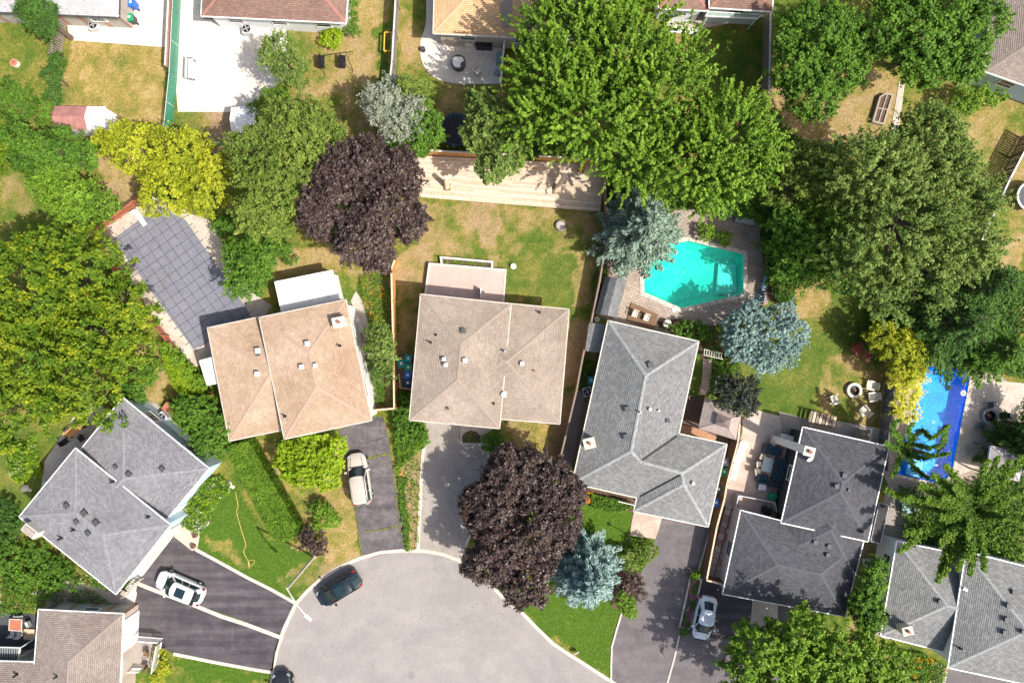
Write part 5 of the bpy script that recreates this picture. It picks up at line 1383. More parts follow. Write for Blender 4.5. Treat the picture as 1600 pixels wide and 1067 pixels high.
arms_tree('green tree with thin arms reaching over the lower end of the blue pool', (1415,700), [([(1415,700),(1440,672),(1455,685),(1480,665)],6.5),([(1415,700),(1400,680),(1395,665),(1408,655)],6),([(1415,700),(1435,715),(1460,712),(1486,708)],6),([(1415,705),(1405,720),(1400,735),(1392,745)],5.5),([(1415,700),(1425,690),(1420,672),(1428,660)],6.2),([(1418,700),(1432,695),(1450,700),(1470,695)],6.8),([(1415,700),(1400,700),(1388,695),(1383,690)],5.5),([(1415,700),(1428,730),(1440,740),(1452,748)],5),([(1470,700),(1474,690),(1477,675),(1482,664)],6.8),([(1410,700),(1408,690),(1402,680),(1392,678)],5.8)], 6.5, GREEN, 0.17, 5, 0.13, 330)
arms_ = []
random.seed(12)
for (ang, ln_) in [(-60,92),(-38,105),(-20,100),(0,95),(20,98),(35,90),(52,98),(68,92),(84,100),(100,96),(118,104),(133,108),(150,116),(165,124),(180,122),(195,108),(212,96),(232,80),(252,78),(275,84),(296,90),(312,86),(-8,60),(45,62),(92,66),(140,72),(190,70),(240,52),(10,48),(75,45),(160,55),(205,52),(110,40),(300,50)]:
    a = R(ang); x0, y0 = 1522, 800; ln_ *= random.uniform(0.98, 1.18); bend = random.uniform(-0.28, 0.28)
    pts = [(x0 + math.cos(a + bend * t) * ln_ * t, y0 + math.sin(a + bend * t) * ln_ * t) for t in (0.05, 0.35, 0.7, 1.0)]
    arms_.append((pts, 8.6 - ln_ * 0.018))
arms_tree('big bright green tree with long arms hanging over the far right grey roof', (1516,795), arms_, 8.8, leaf_mat('leaf_frond', [(0.025,0.055,0.010),(0.065,0.125,0.016),(0.125,0.205,0.024),(0.21,0.30,0.04)]), 0.20, 9, 0.20, 340)
make_tree('maple_tree', 'large bright green tree at the bottom, right of the white sedan', [(1182,1022,54),(1240,1000,52),(1308,1020,58),(1368,1045,44),(1230,1070,66),(1330,1075,60),(1270,1050,56),(1160,1060,40)], 8.5, LIGHTG, 0.30, 40000, 0.9, 0.3, 30, 0.5, open_=0.3)
make_tree('small_tree', 'narrow green tree against the white wall of the far right house', [(1358,910,22),(1350,945,24),(1345,975,22),(1368,885,14),(1362,960,18)], 4.5, GREEN, 0.22, 9500, 0.6, 0.24, 24)
shrub('round_shrub', 'large rounded lime-green tree in front of the tan house', [(485,722,38),(460,718,30),(512,718,30),(475,742,28),(510,742,26),(450,705,20),(525,700,20),(485,695,28)], 3.6, BRIGHT, 0.27, 13000, 'tree', None, L=0.35, wd=0.22, per=24)
shrub('shrub', 'light green round bush on the dry front lawn', [(508,808,22),(500,795,15),(520,812,13)], 1.7, LIGHTG, 0.19, 2600)
shrub('barberry_shrub', 'dark maroon barberry bush beside the light green bush', [(492,843,22),(500,855,13),(480,838,13)], 1.5, PURPLE, 0.17, 2600)
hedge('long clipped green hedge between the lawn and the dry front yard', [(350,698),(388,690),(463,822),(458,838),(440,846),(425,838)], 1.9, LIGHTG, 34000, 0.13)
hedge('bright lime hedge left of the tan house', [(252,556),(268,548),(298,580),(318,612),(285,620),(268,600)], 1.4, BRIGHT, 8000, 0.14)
make_tree('yew_tree', 'dense dark green yew between the blue-grey house and the tan house', [(315,650,38),(345,670,32),(295,640,26),(325,690,26),(345,700,18)], 3.6, GREEN, 0.2, 15000, 0.35, 0.2, 26)
shrub('shrub', 'green climber along the fence beside the lime hedge', [(278,560,13),(295,580,13),(310,600,12),(262,545,12)], 1.8, LIGHTG, 0.17, 2400)
make_tree('cedar_tree', 'small feathery green tree in the strip between tan and taupe houses', [(595,540,22),(600,560,18),(590,522,16),(602,590,12)], 4.0, SAGE, 0.2, 6500, 0.5, 0.2, 22)
make_tree('small_tree', 'green tree beside the lower right edge of the grey pool cover', [(395,410,32),(385,440,26),(420,395,24),(370,395,18)], 5.0, GREEN, 0.24, 9000, 0.8, 0.28, 24)
shrub('shrub', 'green shrubs under the olive-green tree by the pool surround', [(345,355,15),(360,350,15),(440,390,16),(455,405,12)], 1.5, GREEN, 0.19, 2600)
make_tree('smoke_tree', 'dark smoky purple-green tree hanging over the two-tier gazebo', [(1145,615,24),(1165,610,18),(1130,605,16),(1160,632,16)], 4.2, leaf_mat('leaf_smoky', [(0.012,0.02,0.014),(0.03,0.04,0.03),(0.06,0.075,0.055),(0.11,0.12,0.09)]), 0.24, 4800, 0.8, 0.22, 20)
for lab, x, y, r in (('round clipped shrub at the turquoise pool edge, the left one', 1103, 364, 16), ('round clipped shrub at the turquoise pool edge, the right one', 1131, 373, 13)):
    shrub('globe_shrub', lab, [(x, y, r)], 1.3, LIGHTG, 0.13, 2200, 'shrub', 'globe shrubs by the turquoise pool', L=0.12, wd=0.1)
shrub('shrub', 'round variegated yellow-green topiary at the edge of the sealed driveway', [(1010,860,20),(1002,872,14)], 2.0, OLIVE, 0.14, 3000, L=0.15, wd=0.1)
shrub('shrub', 'loose pale bush beside the round yellow-green topiary', [(985,880,14),(990,868,12),(978,866,10)], 1.6, SAGE, 0.15, 1500)
shrub('barberry_shrub', 'spiky dark maroon shrub beside the sealed driveway', [(985,912,21),(992,925,14)], 1.8, PURPLE, 0.28, 2000, L=0.5, aspect=0.25)
shrub('cypress_shrub', 'pointed bright green cypress below the spiky maroon shrub', [(980,945,15),(986,955,10),(972,935,12)], 2.4, LIGHTG, 0.16, 2200)
shrub('globe_shrub', 'small round shrub at the house end of the driveway planter', [(1086,898,9)], 0.9, LIGHTG, 0.11, 1100, L=0.08, wd=0.08)
shrub('globe_shrub', 'small round shrub at the street end of the driveway planter', [(1068,985,8.5)], 0.9, GREEN, 0.11, 1100, L=0.08, wd=0.08)
shrub('shrub', 'dark green bush beside the arched garden bed at the front door', [(769,690,17),(778,684,11)], 1.7, GREEN, 0.17, 2400)
shrub('shrub', 'young tree left of the steps under the big grey-green tree', [(1505,160,24),(1530,150,18),(1490,175,16),(1560,150,14),(1545,160,12)], 2.8, LIGHTG, 0.2, 4200)
shrub('flowering_shrub', 'pink-red flowering shrub beside the yellow-green tree', [(1348,550,14),(1338,543,8)], 1.5, FLOWER_R, 0.14, 900)
shrub('climbing_plant', 'leafy green bush in front of the red-brown roofed house', [(522,60,18),(512,62,12)], 1.2, BRIGHT, 0.18, 1700)
shrub('shrub', 'thin green growth along the side wall of the red-brown roofed house', [(551,10,7),(552,28,8),(550,45,9),(556,52,7)], 1.6, GREEN, 0.15, 1500)
shrub('shrub', 'dark green bush at the left of the back gate of the grey-brown roofed house', [(1175,380,1),(1215,400,20),(1200,385,14),(1210,430,18)], 2.2, GREEN, 0.2, 3600)
shrub('tall_hedge', 'tall green bushes along the top of the turquoise pool terrace', [(1105,318,18),(1135,318,20),(1165,325,20),(1192,335,18),(1215,345,20)], 3.0, GREEN, 0.22, 8000, 'shrub')
shrub('shrub', 'dark leafy shrubs in the shade between the two upper right trees', [(1215,215,22),(1235,235,24),(1205,190,16),(1340,120,16)], 2.8, DEEP, 0.22, 4500)
shrub('shrub', 'dark green shrubs beside the rear fence of the turquoise pool garden', [(845,215,18),(870,225,18),(895,228,16),(832,240,12)], 2.8, DEEP, 0.22, 4200)
shrub('shrub', 'green bush below the wheelie bins left of the taupe-roofed house', [(640,632,18),(655,650,16),(632,650,16),(645,668,18),(660,680,14),(628,672,13)], 1.6, GREEN, 0.19, 5200)
shrub('shrub', 'flowering white-dotted shrub on the patio bed above the grey L-shaped house', [(1070,515,18),(1090,520,18),(1052,518,13),(1110,524,12)], 1.4, GREEN, 0.17, 3200)
shrub('shrub', 'green shrub beside the red stone path', [(1130,575,16),(1145,560,14),(1110,548,12),(1122,595,14)], 1.3, GREEN, 0.17, 2600)
shrub('shrub', 'bush at the corner of the covered pool fence', [(240,575,16),(225,590,15),(215,620,15)], 2.0, GREEN, 0.2, 2800)
shrub('small_tree', 'leafy green shrubs left of the blue-grey house corner', [(215,600,20),(190,615,16),(232,590,13)], 2.4, GREEN, 0.2, 2800)
shrub('shrub', 'yellow-leaved hosta bed by the railed white porch', [(252,1025,12),(258,1042,12),(248,1052,13),(250,1012,8)], 0.9, YELLOW, 0.16, 1700)
shrub('potted_plant', 'green fern beneath the diagonal fence of the top right garden', [(1545,305,12),(1552,312,10)], 0.9, GREEN, 0.24, 500, aspect=0.3)
shrub('shrub', 'green bushes at the left edge below the big yellow-tipped tree', [(12,800,24),(5,830,20),(30,820,16)], 1.8, DEEP, 0.2, 3000)
shrub('shrub', 'row of green bushes under the left wall of the blue-grey house', [(10,870,30),(45,885,28),(80,900,24),(30,905,24),(110,908,16),(60,860,20),(95,880,18)], 1.6, GREEN, 0.19, 9000)

# --- low planting
cover('garden_plants', 'mixed green flower border under the blue-grey house with pink and white blooms', [(0,830),(40,835),(120,880),(205,925),(110,905),(60,950),(0,962)], 0.9, [(GREEN,0.5),(LIGHTG,0.4),(FLOWER_R,0.03),(FLOWER_W,0.03)], 5500, 0.16)
cover('garden_plants', 'green planting between the flagstone path and the brown-roofed house', [(62,915),(150,920),(185,945),(150,958),(62,952)], 0.6, [(GREEN,0.5),(DEEP,0.4),(FLOWER_P,0.04)], 1900, 0.14)
cover('garden_plants', 'hosta and lily bed between the big tree and the flagstones', [(20,690),(60,690),(70,740),(40,760),(18,740)], 0.7, [(LIGHTG,0.5),(BRIGHT,0.35),(FLOWER_W,0.03)], 2200, 0.2)
cover('garden_plants', 'flower border along the front of the blue-grey house', [(318,745),(345,740),(362,755),(362,770),(330,800),(320,830),(290,825),(285,800),(305,775)], 0.7, [(LIGHTG,0.5),(GREEN,0.4),(BRIGHT,0.3),(FLOWER_W,0.03)], 4600, 0.15)
cover('flowers', 'round bed of white blooming hydrangeas at the driveway corner', [(290,790),(325,790),(330,815),(312,832),(292,822)], 0.7, [(LIGHTG,0.5),(FLOWER_W,0.25)], 1300, 0.14)
cover('garden_plants', 'weedy vegetable strip with orange-brown patches beside the cedar fence', [(562,430),(610,425),(613,520),(590,525),(575,500),(565,460)], 0.5, [(LIGHTG,0.4),(GREEN,0.3),(FLOWER_O,0.05)], 2600, 0.14)
cover('garden_plants', 'low green rows in the strip left of the small feathery tree', [(572,560),(588,560),(606,620),(600,635),(590,630)], 0.5, [(GREEN,0.6)], 1500, 0.13)
cover('garden_plants', 'tall green perennials between the old asphalt and the pale concrete driveways', [(612,610),(640,610),(668,670),(664,700),(640,720),(625,740),(618,700)], 0.9, [(LIGHTG,0.5),(GREEN,0.5)], 5200, 0.16)
cover('weeds', 'patchy weeds on bare soil beside the pale concrete driveway', [(622,740),(658,700),(654,860),(638,862),(630,800)], 0.35, [(LIGHTG,0.5),(FLOWER_O,0.02)], 1500, 0.15)
cover('weeds', 'narrow weeds at the street end of the soil strip', [(622,745),(636,745),(634,780),(640,800),(640,860),(633,860)], 0.4, [(GREEN,0.5)], 1200, 0.15)
cover('flowers', 'orange and purple flower bed in front of the grey L-shaped house', [(893,757),(925,768),(925,785),(905,785),(893,775)], 0.5, [(FLOWER_O,0.6),(FLOWER_P,0.1),(GREEN,0.3)], 1200, 0.12)
cover('garden_plants', 'leafy green bed under the front wall of the grey L-shaped house', [(922,768),(975,780),(990,790),(960,798),(925,792)], 0.7, [(GREEN,0.6),(LIGHTG,0.3)], 2400, 0.15)
cover('flowers', 'narrow planter of pink and white flowers between the driveways', [(1080,905),(1093,906),(1078,978),(1064,976)], 0.45, [(GREEN,0.5),(FLOWER_P,0.25)], 1300, 0.11)
cover('garden_plants', 'plants and red flowers beside the stone garden path', [(1118,540),(1150,560),(1160,590),(1125,600),(1112,580)], 0.6, [(GREEN,0.6),(FLOWER_R,0.08)], 1500, 0.14)
cover('flowers', 'dark pink flowers beside the blue spruce', [(965,885),(976,885),(968,905),(960,905)], 0.4, [(FLOWER_R,0.6)], 260, 0.1)
cover('garden_plants', 'green strip against the wall of the lean-to', [(908,560),(925,560),(915,610),(903,612)], 0.5, [(GREEN,0.5),(LIGHTG,0.3)], 1100, 0.14)
cover('garden_plants', 'shaded green undergrowth right of the turquoise pool terrace', [(1180,345),(1225,350),(1240,480),(1210,475),(1196,430)], 1.0, [(GREEN,0.6),(DEEP,0.3)], 4200, 0.2)
cover('undergrowth', 'dark undergrowth beneath the big grey-green tree', [(1200,240),(1500,200),(1520,420),(1450,480),(1230,450)], 1.6, [(DEEP,0.7),(GREEN,0.3)], 9000, 0.28)
cover('undergrowth', 'dark undergrowth beneath the long-armed tree on the right', [(1400,760),(1600,740),(1600,870),(1410,850)], 1.0, [(DEEP,0.7),(GREEN,0.3)], 5000, 0.25)
cover('undergrowth', 'dark undergrowth behind the blue pool', [(1430,520),(1600,420),(1600,590),(1520,580),(1500,565),(1440,560)], 1.2, [(DEEP,0.7),(GREEN,0.3)], 6000, 0.25)
cover('undergrowth', 'ferns and weeds along the shaded rear fence at the top', [(840,215),(1180,300),(1180,330),(1060,330),(950,300),(945,245)], 1.0, [(GREEN,0.6),(DEEP,0.3)], 4000, 0.22)
cover('garden_plants', 'green vegetables along the chain-link fence at the top left', [(268,10),(276,10),(274,110),(270,180),(262,200),(260,180)], 0.6, [(GREEN,0.5),(LIGHTG,0.4)], 1500, 0.14)
cover('garden_plants', 'orange lilies and green leaves before the far right grey house', [(1400,1010),(1440,1018),(1480,1040),(1470,1067),(1430,1067)], 0.6, [(GREEN,0.6),(LIGHTG,0.3),(FLOWER_O,0.08)], 2600, 0.16)
cover('flowers', 'crimson flowers at the left edge among the green bushes', [(-5,870),(10,868),(14,885),(8,898),(-5,895)], 1.9, [(FLOWER_R,0.6),(GREEN,0.3)], 500, 0.14)
cover('weeds', 'grass tufts growing in the planter frame behind the pink terrace', [(692,405),(767,412),(767,420),(693,413)], 0.35, [(LIGHTG,0.5)], 900, 0.1)
# ------------------------------------------------------------------ fences
def fence(label, pts, h, mat, name='wooden_fence', bw=0.14, gap=0.012, board=True, rails=True, single=True, post_every=2.4, postmat=None, cap=None, cat='fence'):
    """pts: pixel polyline of the fence TOP"""
    P = [Vector(W(p[0], p[1], h)[:2]) for p in pts]
    t = thing(name, label, cat, (P[0].x, P[0].y, 0)); postmat = postmat or mat
    bm_ = MB(); bm_.box((0, 0, h / 2), (bw - gap, 0.022, h)); bme = bm_.mesh('board', mat)
    pm = MB(); pm.box((0, 0, h / 2 + 0.03), (0.1, 0.1, h + 0.1)); pme = pm.mesh('post', postmat)
    rj = MB(); cnt = 0
    for i in range(len(P) - 1):
        a, b_ = P[i], P[i+1]; d = b_ - a; L = d.length; d = d.normalized(); ang = math.atan2(d.y, d.x); nn = Vector((-d.y, d.x))
        np_ = max(1, round(L / post_every))
        for k in range(np_ + (1 if i == len(P) - 2 else 0)):
            p = a + d * (L * k / np_); o = link('post', pme, t, False); o.location = (p.x - t.location.x + nn.x * 0.07, p.y - t.location.y + nn.y * 0.07, 0); o.rotation_euler = (0, 0, ang)
        if rails:
            for z in (0.3, h - 0.25):
                mb = MB(); mb.bar((a.x + nn.x * 0.035, a.y + nn.y * 0.035, z), (b_.x + nn.x * 0.035, b_.y + nn.y * 0.035, z), 0.04, 0.09); mb.build('rail', postmat, t)
        if cap:
            mb = MB(); mb.bar((a.x, a.y, h + 0.03), (b_.x, b_.y, h + 0.03), 0.14, 0.03); mb.build('cap_rail', cap, t)
        k = int(L / bw)
        for j in range(k):
            p = a + d * ((j + 0.5) * L / k)
            if single and cnt < 300:
                o = link('board', bme, t, False); o.location = (p.x - t.location.x, p.y - t.location.y, random.uniform(-0.02, 0.02)); o.rotation_euler = (random.uniform(-0.012, 0.012), 0, ang + random.uniform(-0.02, 0.02)); cnt += 1
            else:
                rj.box((p.x, p.y, h / 2 + random.uniform(-0.02, 0.02)), (L / k - gap, 0.022, h), ang + random.uniform(-0.02, 0.02))
    if rj.v: rj.build('boards', mat, t, 'stuff')
    return t
fence('orange cedar fence along the rear of the timber deck', [(650,234.5),(720,238),(832,243),(942,251)], 1.8, CEDAR, cap=OFFW)
fence('wooden fence running down from the deck to the front, left of the turquoise pool', [(942,251),(946,300),(949,369),(937,440),(924,503),(912,551),(901,610),(888,665),(874,722)], 1.8, plain('rusty_wood', (0.36,0.16,0.08), 0.8, 0, .3, 5), cap=GREYWOOD)
fence('cedar fence between the tan house and the taupe house', [(617,405),(611.5,421),(614,520),(616,638)], 1.8, CEDAR, cap=PALEWOOD)
fence('low gate fence across the strip beside the tan house', [(616,638),(581,641)], 1.5, CEDAR, cap=PALEWOOD, name='side_gate')
fence('short fence panel round the wheelie bins', [(622,585),(625,606),(643,609)], 1.5, PALEWOOD)
fence('weathered fence between the two upper yards above the purple maple', [(619.5,-60),(618,0),(612.5,97),(605,160),(600,215)], 1.8, GREYWOOD, cap=LTGREY)
fence('grey slatted fence leaning over the yard at the upper left', [(86,17),(76,84)], 1.7, GREYWOOD, bw=0.2, gap=0.07)
fence('red picket fence bent round the upper end of the covered pool', [(225,299),(175,336),(136,363),(150,386),(168,413),(200,455),(232,500),(252,525),(266,545)], 1.3, REDWOOD, 'picket_fence', 0.17, 0.06)
fence('brown slatted fence section at the top of the yard with the concrete drive', [(265,-60),(263,0),(258,103)], 1.7, plain('brown_stained_wood', (0.33,0.20,0.14), 0.8, 0, .3, 5), bw=0.18, gap=0.02, cap=OFFW)
fence('dark fence beyond the top right lawn with a long shadow', [(1618,205),(1600,238),(1578,280),(1555,330),(1530,385)], 1.8, plain('dark_stained_wood', (0.13,0.11,0.09), 0.8, 0, .3, 5), bw=0.2, gap=0.04, cap=LTGREY)
fence('grey fence beside the shaded top yard', [(1207,-40),(1204,20),(1202,125),(1198,190)], 1.7, GREYWOOD, cap=LTGREY)
fence('dark brown fence between the grey L-shaped house and the pink patio', [(1157,650),(1153,691),(1136,755),(1132,779),(1120,823),(1104,906),(1131,913)], 1.7, BROWN, cap=PALEWOOD)
fence('dark blue-grey fence left of the blue pool', [(1408,575),(1398,600),(1388,690),(1386,735)], 1.6, plain('slate_blue_fence', (0.10,0.13,0.16), 0.7), cap=DKGREY)
fence('slim fence on the right of the round patio', [(789,58),(785,95),(782,132)], 1.5, LTGREY, cap=WHITE)
fence('white timber side fence past the sealed driveway gate', [(190,935),(205,915),(212,912)], 1.3, OFFW, bw=0.2, gap=0.1, name='garden_gate')
fence('wooden garden edge fence right of the turquoise pool', [(1199,400),(1200,440),(1192,480)], 1.0, BROWN, bw=0.25, gap=0.1)
def chain(label, pts, h, col_):
    P = [Vector(W(p[0], p[1], h)[:2]) for p in pts]; t = thing('chain_link_fence', label, 'fence', (P[0].x, P[0].y, 0))
    m, nt_, b = new_mat('chain_link'); tr = nt_.nodes.new('ShaderNodeBsdfTransparent'); mx = nt_.nodes.new('ShaderNodeMixShader')
    tc = nt_.nodes.new('ShaderNodeNewGeometry'); ck = nt_.nodes.new('ShaderNodeTexChecker'); ck.inputs['Scale'].default_value = 22; nt_.links.new(tc.outputs['Position'], ck.inputs[0])
    b.inputs['Base Color'].default_value = (*col_, 1)
    ma = nt_.nodes.new('ShaderNodeMath'); ma.operation = 'MULTIPLY_ADD'; ma.inputs[1].default_value = -0.5; ma.inputs[2].default_value = 0.55; nt_.links.new(ck.outputs['Fac'], ma.inputs[0])
    nt_.links.new(ma.outputs[0], mx.inputs[0]); nt_.links.new(b.outputs[0], mx.inputs[1]); nt_.links.new(tr.outputs[0], mx.inputs[2]); nt_.links.new(mx.outputs[0], nt_.nodes['Material Output'].inputs[0])
    for i in range(len(P) - 1):
        a, b_ = P[i], P[i+1]; mb = MB(); mb.add([(a.x, a.y, 0), (b_.x, b_.y, 0), (b_.x, b_.y, h), (a.x, a.y, h)], [(0, 1, 2, 3)]); mb.build('mesh_panel', m, t)
        mb = MB(); mb.cyl((a.x, a.y, h), (b_.x, b_.y, h), 0.03, None, 6); mb.build('top_rail', LTGREY, t)
        k = max(1, int((b_ - a).length / 2.5))
        for j in range(k + 1):
            p = a.lerp(b_, j / k); mb = MB(); mb.cyl((p.x, p.y, 0), (p.x, p.y, h + 0.05), 0.03, None, 6); mb.build('post', LTGREY, t)
chain('green chain-link fence beside the tan lawn', [(271,-40),(269,10),(264,114),(255,203)], 1.5, (0.05,0.30,0.20))
chain('green chain-link fence along the bottom of the concrete yard', [(303,222),(352,223),(402,225)], 1.3, (0.05,0.26,0.18))

# ------------------------------------------------------------------ timber deck
def deck():
    t = thing('timber_deck', 'long pale timber deck of horizontal boards before the orange cedar fence', 'deck', W(795,285))
    h = 0.35; TL, TR, BR, BL = [Vector(W(*p, h)) for p in ((650,243),(946,258),(938,331),(652,308))]
    M_ = [plain('deck_board_' + nm_, c, 0.8, 0, 0.16, 3) for nm_, c in (('pale', (0.62,0.50,0.37)), ('light', (0.70,0.58,0.45)), ('mid', (0.55,0.43,0.31)), ('grey', (0.56,0.47,0.38)))]
    n = 30; random.seed(8)
    for k in range(n):
        f0, f1 = k / n, (k + 1) / n - 0.0035
        a0, b0_ = TL.lerp(BL, f0), TR.lerp(BR, f0); a1, b1_ = TL.lerp(BL, f1), TR.lerp(BR, f1)
        cuts = [0, random.uniform(0.18, 0.32), random.uniform(0.45, 0.55), random.uniform(0.7, 0.85), 1]
        for j in range(4):
            u0, u1 = cuts[j], cuts[j+1] - (0.0006 if j < 3 else 0); z = h + random.uniform(-0.003, 0.003)
            mb = MB(); mb.prism([a0.lerp(b0_, u0)[:2], a0.lerp(b0_, u1)[:2], a1.lerp(b1_, u1)[:2], a1.lerp(b1_, u0)[:2]], h - 0.035, z); mb.build('board', random.choice(M_), t)
    mb = MB(); q = grow([TL[:2], TR[:2], BR[:2], BL[:2]], -0.05); mb.prism(q, 0, h - 0.04); mb.build('deck_frame', BROWN, t)
deck()
# corrugated grey platform at the left end of the deck
t = thing('slatted_roof', 'small grey ribbed roof at the left end of the timber deck', 'lean-to', W(636,255))
for k in range(12):
    mb = MB(); a = W(622+k*2.8, 238, 1.5); b_ = W(622+k*2.8, 268, 1.5); mb.bar(a, b_, 0.13, 0.04+0.02*(k % 2)); mb.build('roof_slat', GREYWOOD, t)
for p in ((623,239),(652,239),(623,267),(652,267)):
    q = W(*p, 1.5); mb = MB(); mb.box((q[0], q[1], 0.74), (0.09, 0.09, 1.48)); mb.build('post', BROWN, t)
# log posts standing through the deck
for lab, b0_, lean_ in (('thick bare log post standing on the deck, left of the overhanging tree', (699,294), (0.03, 0.45)), ('leaning forked log post standing on the shaded right part of the deck', (868,299), (0.62, 0.75))):
    x, y, _ = W(*b0_); t = thing('log_post', lab, 'log post', (x, y, 0.35)); mb = MB()
    mb.tube([(x, y, 0.3), (x + lean_[0]*0.5, y + lean_[1]*0.5, 1.2), (x + lean_[0], y + lean_[1], 2.1)], [0.25, 0.22, 0.2], 14); mb.build('log', PALEWOOD, t)
    mb = MB(); mb.cyl((x + lean_[0], y + lean_[1], 2.1), (x + lean_[0], y + lean_[1], 2.12), 0.16, 0.15, 12); mb.build('cut_face', OFFW, t)
    mb = MB(); mb.box((x, y, 0.37), (0.62, 0.62, 0.05)); mb.build('base_frame', BROWN, t)
# stump on the lawn
x, y, _ = W(876, 353); t = thing('tree_stump', 'flat round grey stump on the grass below the deck', 'stump', (x, y, 0))
mb = MB(); mb.lathe((x, y, 0), [(0.55, -0.05), (0.5, 0.1), (0.47, 0.26), (0.44, 0.28), (0.02, 0.27)], 18); mb.build('stump', GREYWOOD, t)
mb = MB(); mb.lathe((x, y, 0.272), [(0.34, 0.0), (0.33, 0.008), (0.1, 0.01), (0.02, 0.01)], 18); mb.build('growth_ring', plain('heartwood', (0.4,0.36,0.33), 0.9), t)

# ------------------------------------------------------------------ cars
def car(label, front, rear, wd, paint, hood, roof, kind='suv', extras=(), hgt=1.6, name='parked_car', trim=BLACK):
    f = Vector(W(*front, 0.8)[:2]); r = Vector(W(*rear, 0.8)[:2]); c = (f + r) / 2; L = (f - r).length; ang = math.atan2((f - r).y, (f - r).x)
    t = thing(name, label, 'car', (c.x, c.y, 0), ang, None); hl = L / 2; hw = wd / 2; belt = 0.95 if kind != 'sedan' else 0.88
    # lower body: loft of rounded sections
    st = [(-hl, 0.55, 0.45, 0.78), (-hl+0.12, 0.80, 0.32, 0.90), (-hl+0.4, 0.94, 0.26, belt), (-hl+0.9, 1.0, 0.24, belt+0.01), (-0.5, 1.0, 0.24, belt), (0.4, 1.0, 0.24, belt-0.01),
          (hl-1.35, 1.0, 0.24, belt-0.04), (hl-0.85, 0.97, 0.26, belt-0.09), (hl-0.42, 0.88, 0.28, belt-0.16), (hl-0.16, 0.72, 0.34, belt-0.25), (hl, 0.45, 0.42, belt-0.38)]
    prof = [(0, 0), (0.86, 0.0), (0.97, 0.12), (1.0, 0.45), (0.985, 0.72), (0.93, 0.93), (0.78, 1.0), (0.4, 1.03), (0, 1.045)]
    n = len(prof) * 2 - 2; vs = []
    for x, wf, z0, z1 in st:
        ring = [(hw*wf*y, z0+(z1-z0)*z) for y, z in prof] + [(-hw*wf*y, z0+(z1-z0)*z) for y, z in prof[-2:0:-1]]
        vs += [(x, y, z) for y, z in ring]
    fs = [(k*n+i, (k+1)*n+i, (k+1)*n+(i+1) % n, k*n+(i+1) % n) for k in range(len(st)-1) for i in range(n)]
    fs = [tuple(reversed(q)) for q in fs]; fs += [tuple(range(n)), tuple(reversed(range((len(st)-1)*n, len(st)*n)))]
    mb = MB(); mb.add(vs, fs); o = mb.build('body', paint, t, world=False, smooth=True)
    md = o.modifiers.new('sub', 'SUBSURF'); md.levels = 2; md.render_levels = 2
    # bonnet shut line and bumper seams
    # greenhouse
    xr0, xr1, xf1, xf0 = roof; zr = hgt; rw, bw_ = hw*0.76, hw*0.93; sec = []
    xs_ = [xr0, xr1, xr1+0.25, (xr1+xf1)/2, xf1-0.2, xf1, xf0]
    G = []
    for i, x in enumerate(xs_):
        top = zr - (0.10 if i in (1, 5) else (0.03 if i in (2, 4) else 0))
        q_ = (0.16 if i == 6 else (-0.10 if i == 0 else 0)); q2 = (0.10 if i == 5 else (-0.07 if i == 1 else 0)); rr_ = rw * (0.90 if i in (1,) else (0.95 if i in (5, 2) else 1.0))
        if i in (0, 6): G.append([(x-q_*0.9, -bw_*0.90, belt-0.05), (x+q_*0.5, -rw*0.62, belt-0.02), (x+q_, 0, belt+0.0), (x+q_*0.5, rw*0.62, belt-0.02), (x-q_*0.9, bw_*0.90, belt-0.05)])
        else: G.append([(x-q2*0.8, -rr_, top-0.07), (x+q2*0.5, -rr_*0.68, top), (x+q2, 0, top+0.035), (x+q2*0.5, rr_*0.68, top), (x-q2*0.8, rr_, top-0.07)])
    vs = [p for g_ in G for p in g_]; fs = []
    for k in range(1, 5):
        for i in range(4): fs.append((k*5+i, (k+1)*5+i, (k+1)*5+i+1, k*5+i+1))
    mb = MB(); mb.add(vs, fs); mb.v = mb.v; rf = mb.build('roof', paint, t, world=False, smooth=True)
    sm = rf.modifiers.new('sub', 'SUBSURF'); sm.levels = 1; sm.render_levels = 1
    def glass(nm, quads, mat=GLASS, push=0.0):
        mb = MB()
        for q in quads: mb.add(q, [(0, 1, 2, 3)] if len(q) == 4 else [(0, 1, 2)])
        return mb.build(nm, mat, t, world=False)
    def band(a, b_, u0, u1): return [Vector(a[i]).lerp(Vector(b_[i]), u) for u in (u0, u1) for i in range(5)]
    # windscreen and rear window, with the paint-coloured pillars either side
    for nm, A_, B_ in (('windshield', G[6], G[5]), ('rear_window', G[0], G[1])):
        q = band(A_, B_, 0.06, 0.97); cen = [(v if abs(v.y) < 1e-6 else Vector((v.x, v.y*0.93, v.z))) for v in q]
        mb = MB(); mb.add([v + Vector((0, 0, 0.012)) for v in cen], [(i, i+1, i+6, i+5) for i in range(4)]); mb.build(nm, GLASS, t, world=False)
        mb = MB(); q = band(A_, B_, -0.02, 1.02); mb.add(q, [(i, i+1, i+6, i+5) for i in range(4)]); mb.build('window_surround', trim if nm == 'windshield' else paint, t, world=False)
    for s_ in (-1, 1):
        lo = [(xr0+0.02, s_*bw_*0.93, belt-0.06), (xf0, s_*bw_*0.93, belt-0.06)]; hi = [(xr1, s_*rw, zr-0.15), (xf1, s_*rw, zr-0.15)]
        mb = MB(); mb.add([lo[0], lo[1], hi[1], hi[0]], [(0, 1, 2, 3)]); mb.build('side_frame', paint, t, world=False)
        L0, L1, H1_, H0 = [Vector(v) for v in (lo[0], lo[1], hi[1], hi[0])]; cuts = [0.07, 0.36, 0.39, 0.62, 0.65, 0.90] if kind != 'sedan' else [0.12, 0.46, 0.49, 0.88]
